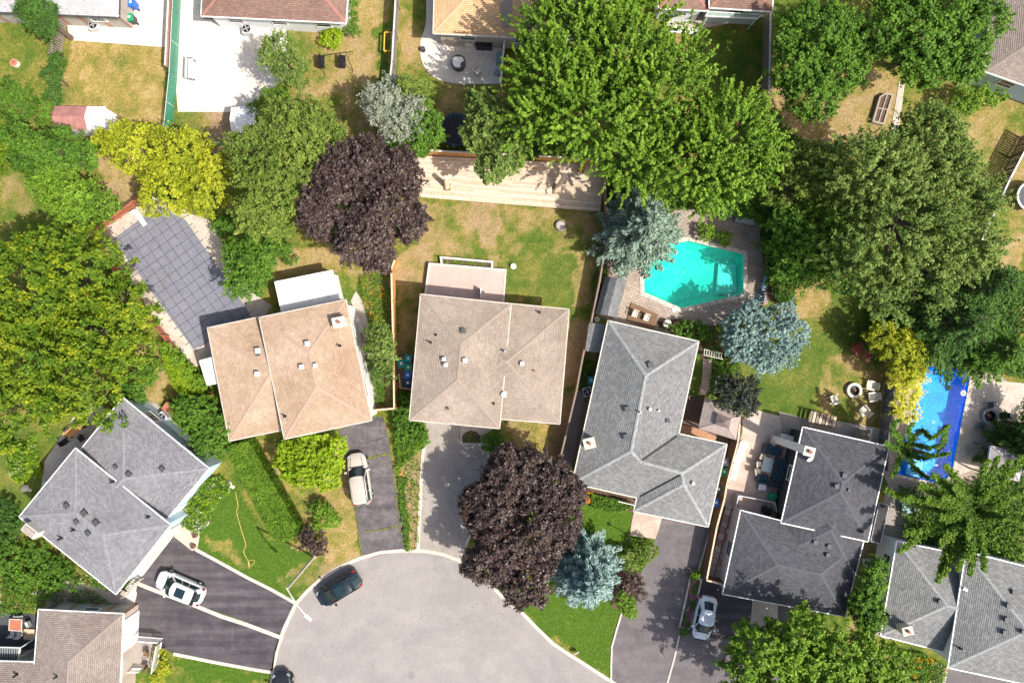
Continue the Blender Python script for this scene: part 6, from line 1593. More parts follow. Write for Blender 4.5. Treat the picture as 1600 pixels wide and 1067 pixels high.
        for k in range(0, len(cuts), 2):
            c0, c1 = cuts[k], cuts[k+1]; q = [L0.lerp(L1, c0).lerp(H0.lerp(H1_, c0), 0.1), L0.lerp(L1, c1).lerp(H0.lerp(H1_, c1), 0.1), L0.lerp(L1, c1).lerp(H0.lerp(H1_, c1), 0.9), L0.lerp(L1, c0).lerp(H0.lerp(H1_, c0), 0.9)]
            mb = MB(); mb.add([v+Vector((0, s_*0.015, 0.008)) for v in q], [(0, 1, 2, 3)]); mb.build('side_window', GLASS, t, world=False)
        # mirror
        mb = MB(); mb.box((xf0-0.25, s_*(hw+0.10), belt+0.06), (0.16, 0.24, 0.15)); mb.build('mirror', paint, t, world=False)
        for x in (hl-0.85, -hl+0.85):
            mb = MB(); mb.cyl((x, s_*(hw-0.22), 0.33), (x, s_*(hw+0.005), 0.33), 0.33, None, 20); wl = mb.build('wheel', BLACK, t, world=False)
            mb = MB(); mb.cyl((x, s_*(hw-0.1), 0.33), (x, s_*(hw+0.02), 0.33), 0.21, 0.18, 14); mb.build('rim', STEEL, wl, world=False)
        mb = MB(); mb.box((hl-0.32, s_*hw*0.70, belt-0.27), (0.30, hw*0.22, 0.10), -s_*0.55); mb.build('headlight', plain('lamp_glass', (0.30,0.33,0.36), 0.15), t, world=False)
        mb = MB(); mb.box((-hl+0.22, s_*hw*0.78, belt-0.12), (0.22, hw*0.20, 0.16), s_*0.45); mb.build('tail_light', plain('tail_lamp', (0.28,0.008,0.012), 0.25), t, world=False)
        if 'rails' in extras:
            mb = MB(); mb.bar((xr1+0.1, s_*rw*0.93, zr+0.05), (xf1-0.1, s_*rw*0.93, zr+0.05), 0.04, 0.05); mb.build('roof_rail', BLACK, t, world=False)
        mb = MB(); y = s_*hw*0.55; mb.bar((hl-0.35, y*0.9, belt-0.135), (xf0+0.15, y*1.12, belt+0.005), 0.018, 0.02); mb.build('hood_crease', trim, t, world=False)
    mb = MB(); mb.bar((xf0+0.12, -hw*0.72, belt+0.01), (xf0+0.12, hw*0.72, belt+0.01), 0.07, 0.03); mb.build('wiper_cowl', BLACK, t, world=False)
    mb = MB(); mb.box((hl-0.03, 0, 0.52), (0.08, hw*1.0, 0.16)); mb.build('grille', BLACK, t, world=False)
    mb = MB(); mb.box((-hl+0.02, 0, 0.58), (0.04, 0.5, 0.13)); mb.build('number_plate', OFFW, t, world=False)
    if 'sunroof' in extras:
        mb = MB(); mb.box(((xr1+xf1)/2+0.15, 0, zr+0.03), (0.85, rw*1.15, 0.015)); mb.build('sunroof', GLASS, t, world=False)
    if 'spoiler' in extras:
        mb = MB(); mb.box((xr1-0.10, 0, zr-0.07), (0.3, rw*1.8, 0.04)); mb.build('spoiler', BLACK if 'blackspoiler' in extras else paint, t, world=False)
    if 'ribs' in extras:
        for k in range(-3, 4):
            mb = MB(); mb.bar((xr1+0.15, k*0.17, zr+0.035-abs(k)*0.008), (xf1-0.2, k*0.17, zr+0.035-abs(k)*0.008), 0.04, 0.02); mb.build('roof_rib', paint, t, world=False)
    return t
WPAINT = car_paint('white_car_paint', (0.80,0.81,0.82), 0.0); BPAINT = car_paint('dark_teal_car_paint', (0.012,0.022,0.028)); GPAINT = car_paint('champagne_car_paint', (0.56,0.50,0.43), 0.15)
DPAINT = car_paint('black_car_paint', (0.02,0.025,0.03)); SPAINT = car_paint('pale_blue_white_paint', (0.74,0.79,0.83), 0.0)
car('white compact SUV with a dark sunroof parked across the pale strip between the sealed driveways', (244,903), (317,934), 1.85, WPAINT, 0, (-1.98,-1.6,0.45,1.12), 'suv', ('sunroof','spoiler','blackspoiler'), 1.62)
car('beige minivan with a ribbed white-beige roof parked on the old cracked driveway', (555,708), (567,789), 1.85, GPAINT, 0, (-2.2,-2.0,0.35,1.0), 'suv', ('rails','ribs'), 1.72)
car('black hatchback parked at the kerb beside the street lamp', (497,940), (561,901), 1.80, BPAINT, 0, (-1.95,-1.3,0.35,1.05), 'suv', ('spoiler','sunroof'), 1.52)
car('white sedan parked in the shade beside the planter of flowers', (1094,1001), (1109,932), 1.80, SPAINT, 0, (-1.55,-0.95,0.35,1.05), 'sedan', (), 1.45)
car('dark car only partly in the frame at the bottom edge of the street', (438,1051), (447,1125), 1.80, DPAINT, 0, (-1.9,-1.3,0.4,1.05), 'suv', (), 1.5)

# ------------------------------------------------------------------ street lamp
x, y, _ = W(491, 869); hx = 7.6
t = thing('street_lamp', 'tall grey street lamp leaning out over the cul-de-sac beside the black hatchback', 'street lamp', (x, y, 0))
tx, ty, _ = W(448.5, 919.5, hx); mb = MB(); mb.tube([(x, y, -0.05), (x+(tx-x)*0.5, y+(ty-y)*0.5, hx*0.5), (tx, ty, hx)], [0.13, 0.11, 0.09], 12); mb.build('pole', KERB, t)
mb = MB(); mb.cyl((x, y, 0), (x, y, 0.3), 0.2, 0.15, 12); mb.build('base', KERB, t)
a = [W(448.5,919.5,hx), W(456,932,hx+0.25), W(466,947,hx+0.35), W(477,960,hx+0.35)]
mb = MB(); mb.tube(a, [0.055]*4, 8); mb.build('arm', OFFW, t)
b0_ = W(477,960,hx+0.32); b1_ = W(487,968,hx+0.28); mb = MB(); mb.bar(b0_, b1_, 0.26, 0.14); hd = mb.build('lamp_head', WHITE, t)
mb = MB(); mb.bar((b0_[0], b0_[1], b0_[2]-0.09), (b1_[0], b1_[1], b1_[2]-0.09), 0.2, 0.05); mb.build('lens', GLASS, hd)

# ------------------------------------------------------------------ small things
def wheelie(label, px, py, col_, ang=0, lid=None, group=None):
    x, y, _ = W(px, py, 1.0); t = thing('wheelie_bin', label, 'bin', (x, y, 0), R(ang), group)
    mb = MB(); vs = []
    for z, s_ in ((0.08, 0.23), (0.95, 0.29)): vs += [(-s_, -s_*1.1, z), (s_, -s_*1.1, z), (s_, s_*1.1, z), (-s_, s_*1.1, z)]
    mb.add(vs, [(3,2,1,0),(4,5,6,7),(0,1,5,4),(1,2,6,5),(2,3,7,6),(3,0,4,7)]); mb.build('body', col_, t, world=False)
    mb = MB(); mb.box((0, 0, 0.99), (0.62, 0.68, 0.05)); mb.box((0, 0, 1.03), (0.42, 0.46, 0.03)); l_ = mb.build('lid', lid or col_, t, world=False)
    mb = MB(); mb.box((0, 0.02, 1.052), (0.2, 0.2, 0.008)); mb.build('sticker', WHITE, l_, world=False)
    mb = MB(); mb.bar((-0.25, -0.38, 0.95), (0.25, -0.38, 0.95), 0.04, 0.04); mb.build('handle', col_, t, world=False)
    for s_ in (-1, 1):
        mb = MB(); mb.cyl((s_*0.24, -0.25, 0.1), (s_*0.3, -0.25, 0.1), 0.11, None, 12); mb.build('wheel', BLACK, t, world=False)
for lab, px, py, c_, l_ in (('teal-lidded bin topmost in the row left of the taupe house', 638, 560, DKGREY, TEALP), ('green bin second from the top of the row left of the taupe house', 638, 574, GREENP, GREENP),
     ('blue bin with a white sticker left of the taupe house', 637, 586, BLUEP, BLUEP), ('dark navy bin lowest in the row left of the taupe house', 637, 598, plain('navy_plastic', (0.03,0.05,0.12), .5), plain('navy_plastic', (0.03,0.05,0.12), .5)),
     ('green bin at the left of the row, against the cedar fence', 627, 568, GREENP, TEALP),
     ('grey bin with a white lid beside the wall of the grey L-shaped house', 1133, 722, DKGREY, GREY), ('green bin beside the dark brown fence', 1132, 737, GREENP, GREENP),
     ('dark bin with a white sticker above the bright blue one', 1123, 764, DKGREY, DKGREY), ('bright blue bin beside the dark brown fence', 1119, 785, BLUEP, BLUEP),
     ('blue bin on the bright concrete at the top edge', 204, 4, BLUEP, BLUEP), ('grey bin with a green lid on the bright concrete', 202, 27, DKGREY, GREENP),
     ('turquoise bin in the shade beside the lean-to', 924, 594, TEALP, TEALP)):
    wheelie(lab, px, py, c_, random.uniform(-15, 15), l_)
def ac(label, px, py, ang):
    x, y, _ = W(px, py, 0.7); t = thing('air_conditioner', label, 'air conditioner', (x, y, 0), R(ang))
    mb = MB(); mb.box((0, 0, 0.36), (0.82, 0.82, 0.7)); mb.build('cabinet', LTGREY, t, world=False)
    mb = MB(); mb.cyl((0, 0, 0.71), (0, 0, 0.73), 0.36, None, 20); f_ = mb.build('fan_well', BLACK, t, world=False)
    for k in range(4):
        mb = MB(); a = k*math.pi/2+0.3; mb.bar((0.05*math.cos(a), 0.05*math.sin(a), 0.745), (0.32*math.cos(a), 0.32*math.sin(a), 0.745), 0.10, 0.01); mb.build('fan_blade', GREY, f_, world=False)
    mb = MB(); mb.cyl((0, 0, 0.735), (0, 0, 0.77), 0.06, None, 10); mb.build('hub', STEEL, f_, world=False)
ac('air conditioner under the gutter of the pale grey roof', 145, 39, 5); ac('air conditioner beside the white wall of the red-brown roofed house', 385, 45, 5)
ac('air conditioner in the narrow yard left of the grey L-shaped house', 918, 612, 14); ac('air conditioner between charcoal house and far right house', 1361, 883, 8); ac('grey machine box on the flagstones behind the blue-grey house', 252, 652, 40)

def chair(label, px, py, ang, mat, name='patio_chair', style='patio', group=None, z=0):
    x, y, _ = W(px, py, 0.5+z); t = thing(name, label, 'chair', (x, y, z), R(ang), group); legm = mat if style != 'patio' else DKGREY
    if style == 'adirondack':
        mb = MB()
        for k in range(5): mb.box((0.02+(k-2)*0.0, (k-2)*0.115, 0.36), (0.55, 0.1, 0.025), 0, 0, ('Y', 0.12))
        mb.build('seat', mat, t, world=False)
        for k in range(5):
            mb = MB(); mb.bar((-0.22, (k-2)*0.105, 0.3), (-0.55, (k-2)*0.15, 0.98-abs(k-2)*0.05), 0.09, 0.02); mb.build('back_slat', mat, t, world=False)
        for s_ in (-1, 1):
            mb = MB(); mb.box((0.02, s_*0.36, 0.56), (0.72, 0.13, 0.025)); mb.build('armrest', mat, t, world=False)
            mb = MB(); mb.box((0.3, s_*0.33, 0.27), (0.1, 0.03, 0.55)); mb.build('leg', mat, t, world=False)
            mb = MB(); mb.bar((0.3, s_*0.3, 0.36), (-0.5, s_*0.3, 0.05), 0.1, 0.03); mb.build('leg', mat, t, world=False)
    else:
        mb = MB(); mb.box((0, 0, 0.44), (0.5, 0.5, 0.07)); mb.build('seat', mat, t, world=False)
        mb = MB(); mb.bar((-0.24, 0, 0.46), (-0.34, 0, 0.95), 0.5, 0.05); mb.build('backrest', mat, t, world=False)
        for sx in (-1, 1):
            for sy in (-1, 1):
                mb = MB(); mb.cyl((sx*0.22, sy*0.22, 0), (sx*0.22, sy*0.22, 0.42), 0.018, None, 6); mb.build('leg', legm, t, world=False)
        for s_ in (-1, 1):
            mb = MB(); mb.box((0, s_*0.28, 0.66), (0.5, 0.05, 0.03)); mb.build('armrest', legm, t, world=False)
    return t
# fire pit circle
def firepit(label, px, py, r, mat):
    x, y, _ = W(px, py, 0.3); t = thing('fire_pit', label, 'fire pit', (x, y, 0)); n = 16
    for k in range(n):
        for lv in range(2):
            a = 6.283*(k+0.5*lv)/n; mb = MB(); mb.box((x+math.cos(a)*r, y+math.sin(a)*r, 0.085+lv*0.165), (0.24, 6.283*r/n*0.96, 0.16), a); mb.build('stone', mat, t)
    mb = MB(); mb.lathe((x, y, 0), [(r-0.12, 0.36), (r-0.2, 0.36), (r-0.22, 0.12), (0.02, 0.1)], 20); mb.build('fire_bowl', BLACK, t)
    for k in range(5):
        a = k*1.3; mb = MB(); mb.cyl((x+0.22*math.cos(a), y+0.22*math.sin(a), 0.17), (x-0.2*math.cos(a), y-0.2*math.sin(a), 0.22), 0.045, 0.04, 7); mb.build('log', BROWN, t)
firepit('round stone fire pit among the pale lawn chairs', 1335.5, 610, 0.56, OFFW)
firepit('grey round fire table on the shaded stone patio right of the blue pool', 1547, 650, 0.6, GREY)
chair('cream lawn chair upper right of the stone fire pit', 1361, 602, 170, CREAM, 'lawn_chair', 'adirondack', 'lawn chairs round the fire pit')
chair('cream lawn chair directly right of the stone fire pit', 1364, 620, 188, CREAM, 'lawn_chair', 'adirondack', 'lawn chairs round the fire pit')
chair('cream lawn chair below the stone fire pit', 1351, 641, 130, CREAM, 'lawn_chair', 'adirondack', 'lawn chairs round the fire pit')
chair('cream lawn chair alone left of the stone fire pit', 1305, 624, 20, CREAM, 'lawn_chair', 'adirondack', 'lawn chairs round the fire pit')
for lab, x, y, a in (('cream chair at the top of the glass dining table', 1192, 714, -20), ('cream chair at the middle left of the glass dining table', 1186.5, 725, 0), ('cream chair at the lower left of the glass dining table', 1184, 736, 10), ('cream chair near the white wall grill', 1209, 692, -60)):
    chair(lab, x, y, a, CREAM, 'dining_chair', 'patio', 'cream chairs on the pink patio')
def table(label, px, py, wx, wy, ang, top, leg=DKGREY, z=0.74, cat='table', name='dining_table', zb=0.0):
    x, y, _ = W(px, py, z); t = thing(name, label, cat, (x, y, zb), R(ang))
    mb = MB(); mb.box((0, 0, z-zb-0.02), (wx, wy, 0.04)); mb.build('table_top', top, t, world=False)
    mb = MB()
    for s_ in (-1, 1): mb.box((s_*wx/2, 0, z-zb-0.015), (0.06, wy+0.06, 0.06)); mb.box((0, s_*wy/2, z-zb-0.015), (wx, 0.06, 0.06))
    mb.build('table_rim', OFFW, t, world=False)
    for sx in (-1, 1):
        for sy in (-1, 1):
            mb = MB(); mb.box((sx*(wx/2-0.08), sy*(wy/2-0.08), (z-zb)/2-0.02), (0.06, 0.06, z-zb-0.05)); mb.build('leg', leg, t, world=False)
    return t
table('glass-topped dining table with a pale rim on the patio of the charcoal house', 1199, 726, 0.75, 1.2, -14, plain('blue_glass', (0.25,0.38,0.42), 0.1))
def sofa(label, px, py, wx, wy, ang, mat, frame=DKGREY, name='outdoor_sofa', cat='sofa'):
    x, y, _ = W(px, py, 0.45); t = thing(name, label, cat, (x, y, 0), R(ang))
    mb = MB(); mb.box((0, 0, 0.18), (wx, wy, 0.28)); mb.build('frame', frame, t, world=False)
    k = max(1, round(wx/0.7))
    for i in range(k):
        mb = MB(); mb.box((-wx/2+(i+0.5)*wx/k, 0.05, 0.39), (wx/k-0.04, wy-0.15, 0.14)); mb.build('seat_cushion', mat, t, world=False)
    mb = MB(); mb.box((0, -wy/2+0.06, 0.55), (wx, 0.14, 0.5)); mb.build('backrest', mat, t, world=False)
    for s_ in (-1, 1):
        mb = MB(); mb.box((s_*(wx/2-0.05), 0, 0.45), (0.12, wy, 0.3)); mb.build('armrest', frame, t, world=False)
NAVY = plain('navy_cushion', (0.03,0.07,0.10), 0.9)
sofa('dark sectional sofa top of the patio, below the white grill', 1207, 704, 1.6, 0.8, 166, NAVY)
sofa('dark armchair right of the glass dining table', 1219, 724, 0.9, 0.8, 76, NAVY, name='outdoor_armchair', cat='armchair')
sofa('dark armchair against the wall, lower right of the dining table', 1215, 742, 1.0, 0.8, 76, NAVY, name='outdoor_armchair', cat='armchair')
sofa('dark navy bench with a pale edge on the lower patio', 1192, 748, 1.0, 0.75, -14, NAVY, name='outdoor_bench', cat='bench')
sofa('dark storage seat on the lower patio by the wall', 1210, 757, 1.0, 0.55, -14, DKGREY, name='outdoor_bench', cat='bench')
def box_thing(name, label, cat, px, py, sx, sy, sz, ang, mat, lid=None, z=0, parts=()):
    x, y, _ = W(px, py, sz+z); t = thing(name, label, cat, (x, y, z), R(ang))
    mb = MB(); mb.box((0, 0, sz/2), (sx, sy, sz)); mb.build('body', mat, t, world=False)
    mb = MB(); mb.box((0, 0, sz+0.025), (sx+0.06, sy+0.06, 0.05)); mb.build('lid', lid or mat, t, world=False)
    mb = MB(); mb.bar((-sx*0.2, sy/2+0.05, sz*0.8), (sx*0.2, sy/2+0.05, sz*0.8), 0.03, 0.03); mb.build('handle', STEEL, t, world=False)
    return t
box_thing('cooler_box', 'small blue cooler with a white lid on the lower patio', 'cooler', 1191, 761, 0.6, 0.45, 0.4, -5, BLUEP, WHITE)
x, y, _ = W(1208, 776, 0.6); t = thing('bucket', 'round bright green bucket near the upstand of the patio', 'bucket', (x, y, 0)); mb = MB(); mb.lathe((x, y, 0), [(0.02, 0), (0.3, 0.0), (0.38, 0.6), (0.36, 0.6), (0.2, 0.63), (0.02, 0.64)], 18); mb.build('tub', GREENP, t); mb = MB(); mb.bar((x-.36, y, .64), (x+.36, y, .64), .03, .03); mb.build('handle', GREENP, t)
box_thing('storage_bench', 'long white storage bench along the brown fence', 'storage bench', 1158, 705, 0.6, 1.7, 0.5, -18, WHITE)
box_thing('storage_bench', 'long white low bench further down the brown fence', 'storage bench', 1150, 728, 0.45, 2.4, 0.45, -14, WHITE)
box_thing('grill', 'white wrapped grill cabinet at the wall of the raised charcoal part', 'grill', 1229, 686, 1.1, 0.7, 1.0, -14, LTGREY, WHITE)
box_thing('grill', 'black grill with two burners on the round patio', 'grill', 756, 67, 1.4, 0.6, 0.95, -3, BLACK, BLACK)
box_thing('storage_box', 'yellowish storage box by the wall of the round patio', 'storage box', 733, 68, 0.7, 0.5, 0.5, 0, CREAM)
box_thing('storage_box', 'small green cabinet against the slim fence of the round patio', 'cabinet', 779.5, 90, 0.45, 0.8, 0.8, 0, plain('green_grey', (0.20,0.30,0.29), 0.6))
box_thing('barbecue', 'black barbecue on the shaded patio by the glass upstand', 'grill', 1200, 799, 0.5, 0.55, 0.9, -10, BLACK)
box_thing('crate', 'brown timber crate behind the corner of the blue-grey house', 'crate', 262, 636, 0.7, 0.8, 0.6, -35, REDWOOD)
# glass upstand of the lower patio
t = thing('glass_balustrade', 'pale glass balustrade round the sunken corner of the pink patio', 'balustrade', W(1160,785))
for a, b_ in (((1154,774),(1211,785)), ((1154,774),(1149,797)), ((1211,785),(1214,800))):
    p, q = W(*a, 1.0), W(*b_, 1.0); mb = MB(); mb.bar((p[0], p[1], 0.5), (q[0], q[1], 0.5), 0.03, 0.95); mb.build('panel', plain('frosted_glass', (0.40,0.46,0.48), 0.2), t); mb = MB(); mb.bar(p, q, 0.07, 0.05); mb.build('top_rail', LTGREY, t)
# white flue arm across the raised roof
t = thing('flue_duct', 'long white boxed chimney leaning from the patio across the charcoal roof edge', 'chimney', W(1240,690))
p = W(1232,692); q = W(1264,705,7.0); mb = MB(); mb.box(((q[0]+0)*1.0, q[1], 3.5), (0.75, 0.6, 7.0), R(-14)); mb.build('chimney_shaft', WHITE, t)
mb = MB(); mb.box((q[0], q[1], 7.05), (0.9, 0.75, 0.1), R(-14)); mb.build('chimney_cap', STUCCO, t); mb = MB(); mb.cyl((q[0], q[1], 7.1), (q[0], q[1], 7.35), 0.16, None, 12); mb.build('flue', BRICKM, t)
# satellite dish
q = onI(1262, 715, 0.4); t = thing('satellite_dish', 'small pale satellite dish on the charcoal roof', 'satellite dish', q); mb = MB(); mb.lathe((0, 0, 0), [(0.3, 0.1), (0.2, 0.03), (0.02, 0.0)], 16); o = mb.build('dish', LTGREY, t, world=False); o.rotation_euler = (0.7, 0.3, 0); mb = MB(); mb.cyl((0, 0, -0.45), (0, 0, 0), 0.03); mb.build('mast', STEEL, t, world=False)
# steps at the back of the charcoal house
t = thing('deck_stairs', 'weathered wooden stair with pale treads behind the charcoal house', 'stairs', W(1284,660))
for k in range(8):
    p = W(1267+k*5.2, 650.5+k*1.3, 0.9-k*0.08); mb = MB(); mb.box((p[0], p[1], 0.9-k*0.08), (0.22, 1.0, 0.05), R(-14)); mb.build('tread', PALEWOOD if k % 2 else GREYWOOD, t)
for dy in (-9, 9):
    mb = MB(); a = W(1266, 651+dy, 0.85); b_ = W(1303, 660+dy, 0.25); mb.bar(a, b_, 0.06, 0.2); mb.build('stringer', BROWN, t)
for k in range(4):
    p = W(1267+k*11, 644+k*2.5, 1.0); mb = MB(); mb.box((p[0], p[1], 0.5), (0.07, 0.07, 1.0)); mb.build('post', BROWN, t)
t = thing('small_deck', 'small raised grey deck with a white rail behind the charcoal house', 'deck', W(1350,680))
for k in range(9):
    a = W(1338+k*2.6, 668+k*0.6, 0.8); b_ = W(1335+k*2.6, 687+k*0.6, 0.8); mb = MB(); mb.bar(a, b_, 0.13, 0.03); mb.build('board', GREYWOOD, t)
for a, b_ in (((1338,666),(1362,671)), ((1362,671),(1359,690))):
    mb = MB(); mb.bar(W(*a, 1.7), W(*b_, 1.7), 0.06, 0.08); mb.build('top_rail', WHITE, t)
for a in ((1338,666),(1362,671),(1359,690)):
    q = W(*a, 1.7); mb = MB(); mb.box((q[0], q[1], 0.85), (0.09, 0.09, 1.7)); mb.build('post', WHITE, t)
# garden bench on the concrete
def bench(label, px, py, ang, mat):
    x, y, _ = W(px, py, 0.45); t = thing('garden_bench', label, 'bench', (x, y, 0), R(ang))
    for k in range(4):
        mb = MB(); mb.box((0, -0.18+k*0.12, 0.45), (1.9, 0.1, 0.03)); mb.build('seat_slat', mat, t, world=False)
    for k in range(3):
        mb = MB(); mb.box((0, 0.27+k*0.02, 0.6+k*0.12), (1.9, 0.03, 0.1)); mb.build('back_slat', mat, t, world=False)
    for s_ in (-1, 1):
        mb = MB(); mb.box((s_*0.85, 0, 0.22), (0.06, 0.5, 0.44)); mb.build('leg', DKGREY, t, world=False); mb = MB(); mb.box((s_*0.92, 0.02, 0.62), (0.06, 0.5, 0.04)); mb.build('armrest', DKGREY, t, world=False)
bench('slatted grey bench on the bright concrete yard', 298, 108, 88, LTGREY); bench('dark wooden bench against the rear wall of the blue-grey house', 118, 672, 40, CEDAR)
bench('white bench in the shade by the turquoise pool terrace, the left one', 1130, 332, -15, LTGREY); bench('white bench in the shade by the turquoise pool terrace, the right one', 1164, 345, -12, LTGREY)
for lab, x, y, a in (('black wire chair left of the dark bench behind the blue-grey house', 101, 690, 40), ('black wire chair near the wall behind the blue-grey house', 126, 685, 220), ('black chair above the dark bench behind the blue-grey house', 131, 664, 200)):
    chair(lab, x, y, a, BLACK)
for lab, x, y, a in (('wooden deck chair nearest the garden shed', 992, 491, 250), ('wooden deck chair beside the round white lid', 1010, 497, 250)):
    chair(lab, x, y, a, CREAM)
t = thing('deck_platform', 'brown slatted platform with two chairs below the turquoise pool', 'deck', W(1008,492))
for k in range(18):
    f_ = k/18; a = W(988+f_*42, 473+f_*19, 0.12); b_ = W(981+f_*42, 501+f_*16, 0.12); mb = MB(); mb.bar(a, b_, 0.12, 0.03); mb.build('board', BROWN, t)
def disc(name, label, cat, px, py, r, h, mat, top=None, z=0):
    x, y, _ = W(px, py, h+z); t = thing(name, label, cat, (x, y, z)); mb = MB(); mb.cyl((x, y, z), (x, y, z+h), r, r*0.96, 20); mb.build('body', mat, t); mb = MB(); mb.cyl((x, y, z+h), (x, y, z+h+0.04), r*0.9, r*0.86, 20); mb.build('top', top or mat, t); mb = MB(); mb.cyl((x, y, z+h+.04), (x, y, z+h+0.08), r*0.15, r*0.12, 10); mb.build('knob', BLACK, t); return t
disc('round_table', 'round white-topped barrel at the end of the slatted platform', 'barrel', 1043, 506, 0.42, 0.6, BROWN, OFFW)
disc('round_bin', 'round grey drum between shed and lean-to', 'drum', 932.5, 499, 0.27, 0.7, GREY, LTGREY)
disc('plant_pot', 'small dark pot on the edge of the round patio', 'plant pot', 660.5, 76, 0.22, 0.4, BLACK, DKGREY)
disc('round_stool', 'white ring lamp on the cedar floor by the gazebo', 'stool', 1081, 621.5, 0.2, 0.4, WHITE, BLACK)
disc('garden_ornament', 'round pale stone bird bath with red flowers on the upper left lawn', 'bird bath', 21, 98, 0.36, 0.35, OFFW, REDWOOD)
disc('rock', 'pale rock beside a dark hole on the back lawn', 'rock', 802, 416, 0.28, 0.2, STUCCO)
disc('plant_pot', 'round dark pot at the lawn edge of the sealed driveway, the upper one', 'plant pot', 303.5, 837, 0.22, 0.35, BROWN, MULCH); disc('plant_pot', 'round dark pot at the lawn edge of the sealed driveway, the lower one', 'plant pot', 300.5, 854, 0.22, 0.35, BROWN, MULCH)
# round patio table with white cloth
x, y, _ = W(716, 97, 0.75); t = thing('round_table', 'round black wicker table with a white cloth on the round patio', 'table', (x, y, 0)); mb = MB(); mb.cyl((x, y, 0.05), (x, y, 0.7), 0.62, 0.66, 20); mb.build('table_base', BLACK, t); mb = MB(); mb.cyl((x, y, 0.7), (x, y, 0.74), 0.66, 0.66, 20); mb.build('table_top', DKGREY, t)
mb = MB(); mb.prism([(x-0.5,y+0.3),(x-0.28,y+0.48),(x+0.35,y+0.42),(x+0.52,y+0.1),(x+0.2,y-0.12),(x+0.18,y-0.5),(x-0.35,y-0.42),(x-0.52,y-0.12)], 0.745, 0.76); o = mb.build('tablecloth', WHITE); tag(o, 'crumpled white cloth on the round black table', 'cloth')
chair('small pale chair on the dappled right part of the round patio', 747, 112, 40, CREAM); disc('round_table', 'round grey side table at the corner of the round patio', 'side table', 777, 112, 0.28, 0.5, GREY)
for lab, x, y, a in (('dark chair above the fire table on the stone patio', 1549, 633, -80), ('dark chair right of the fire table on the stone patio', 1567, 649, 180), ('dark chair lower right of the fire table on the stone patio', 1562, 668, 140), ('grey chair lower left of the fire table on the stone patio', 1535, 666, 60)):
    chair(lab, x, y, a, NAVY, 'lounge_chair')
for lab, x, y, a in (('red folding chair under the purple maple at the left end of the deck', 650, 270, 200), ('dark red chair in the shade at the right end of the deck', 908, 265, 250)):
    chair(lab, x, y, a, REDP, 'folding_chair', z=0.36)
# trampoline, partly out of frame, and the black one in the shade
def trampoline(label, px, py, r, mat, pad):
    x, y, _ = W(px, py, 0.8); t = thing('trampoline', label, 'trampoline', (x, y, 0)); mb = MB(); mb.cyl((x, y, 0.78), (x, y, 0.8), r*0.86, None, 28); mb.build('jumping_mat', mat, t)
    mb = MB(); mb.lathe((x, y, 0), [(r*0.86, 0.80), (r*0.86, 0.84), (r, 0.84), (r, 0.78), (r*0.86, 0.78)], 28); mb.build('pad', pad, t)
    for k in range(6):
        a = k*1.047; mb = MB(); mb.cyl((x+r*.93*math.cos(a), y+r*.93*math.sin(a), 0), (x+r*.93*math.cos(a), y+r*.93*math.sin(a), 0.78), 0.03, None, 6); mb.build('leg', STEEL, t)
trampoline('trampoline with a pale rim at the right edge of the picture', 1612, 307, 1.35, DKGREY, LTGREY); trampoline('black trampoline in the shade left of the dark glossy tree', 712, 203, 1.5, BLACK, NAVY)
# swing set
t = thing('swing_set', 'black swing set with two seats on the patchy upper lawn', 'swing set', W(517,95))
p = [W(502,88,2.0), W(540,82,2.0)]; mb = MB(); mb.cyl(p[0], p[1], 0.035, None, 8); mb.build('top_bar', BLACK, t)
for q, dx in ((p[0], -0.2), (p[1], 0.2)):
    for dy in (-0.9, 0.9): mb = MB(); mb.cyl(q, (q[0]+dx, q[1]+dy, 0), 0.03, None, 8); mb.build('leg', BLACK, t)
for px_ in (504, 537):
    x, y, _ = W(px_, 97, 0.5); mb = MB(); mb.box((x, y, 0.5), (0.35, 1.15, 0.08)); s_ = mb.build('seat', BLACK, t); mb = MB(); mb.bar((x-0.2, y, 0.52), (x-0.26, y, 0.95), 1.15, 0.05); mb.build('seat_back', BLACK, s_)
    for dy in (-0.5, 0.5): mb = MB(); mb.cyl((x, y+dy, 0.5), (x, y+dy*0.5, 2.0), 0.012, None, 5); mb.build('hanger', BLACK, t)
t = thing('goal_frame', 'yellow-framed play goal beside the weathered fence', 'goal', W(606,66))
q = [W(601,51,0.9), W(612,51,0.9), W(611,80,0.9), W(600,80,0.9)]
for i in range(4):
    mb = MB(); mb.bar(q[i], q[(i+1)%4], 0.09, 0.09); mb.build('frame_bar', plain('ochre_paint', (0.65,0.42,0.06), .6), t); mb = MB(); mb.cyl((q[i][0], q[i][1], 0), q[i], 0.04, None, 6); mb.build('leg', plain('ochre_paint', (0,0,0)), t)
# raised vegetable beds
PALEB = plain('weathered_bed_timber', (0.34,0.29,0.24), 0.9, 0, 0.3, 5)
t = thing('raised_beds', 'long timber raised bed divided in four between the shaded trees', 'raised bed', W(1378,172))
o_ = [(1379,149),(1391,151),(1379,197),(1361,193)]
ribbon(WP([(1372,154),(1381,149),(1391,151),(1377,196),(1361,192)]), 0.15, 0, 0.4, True).build('frame', PALEB, t); ribbon(WP([(1376,172),(1383,150)]), 0.1, 0, 0.38).build('divider', PALEB, t); ribbon(WP([(1376,172),(1369,194)]), 0.1, 0, 0.38).build('divider', PALEB, t); ribbon(WP([(1366,171),(1386,174)]), 0.1, 0, 0.375).build('divider', PALEB, t)
mb = MB(); mb.prism(WP([(1373,155),(1381,151),(1389,153),(1376,194),(1363,191)]), 0, 0.3); mb.build('soil', MULCH, t)
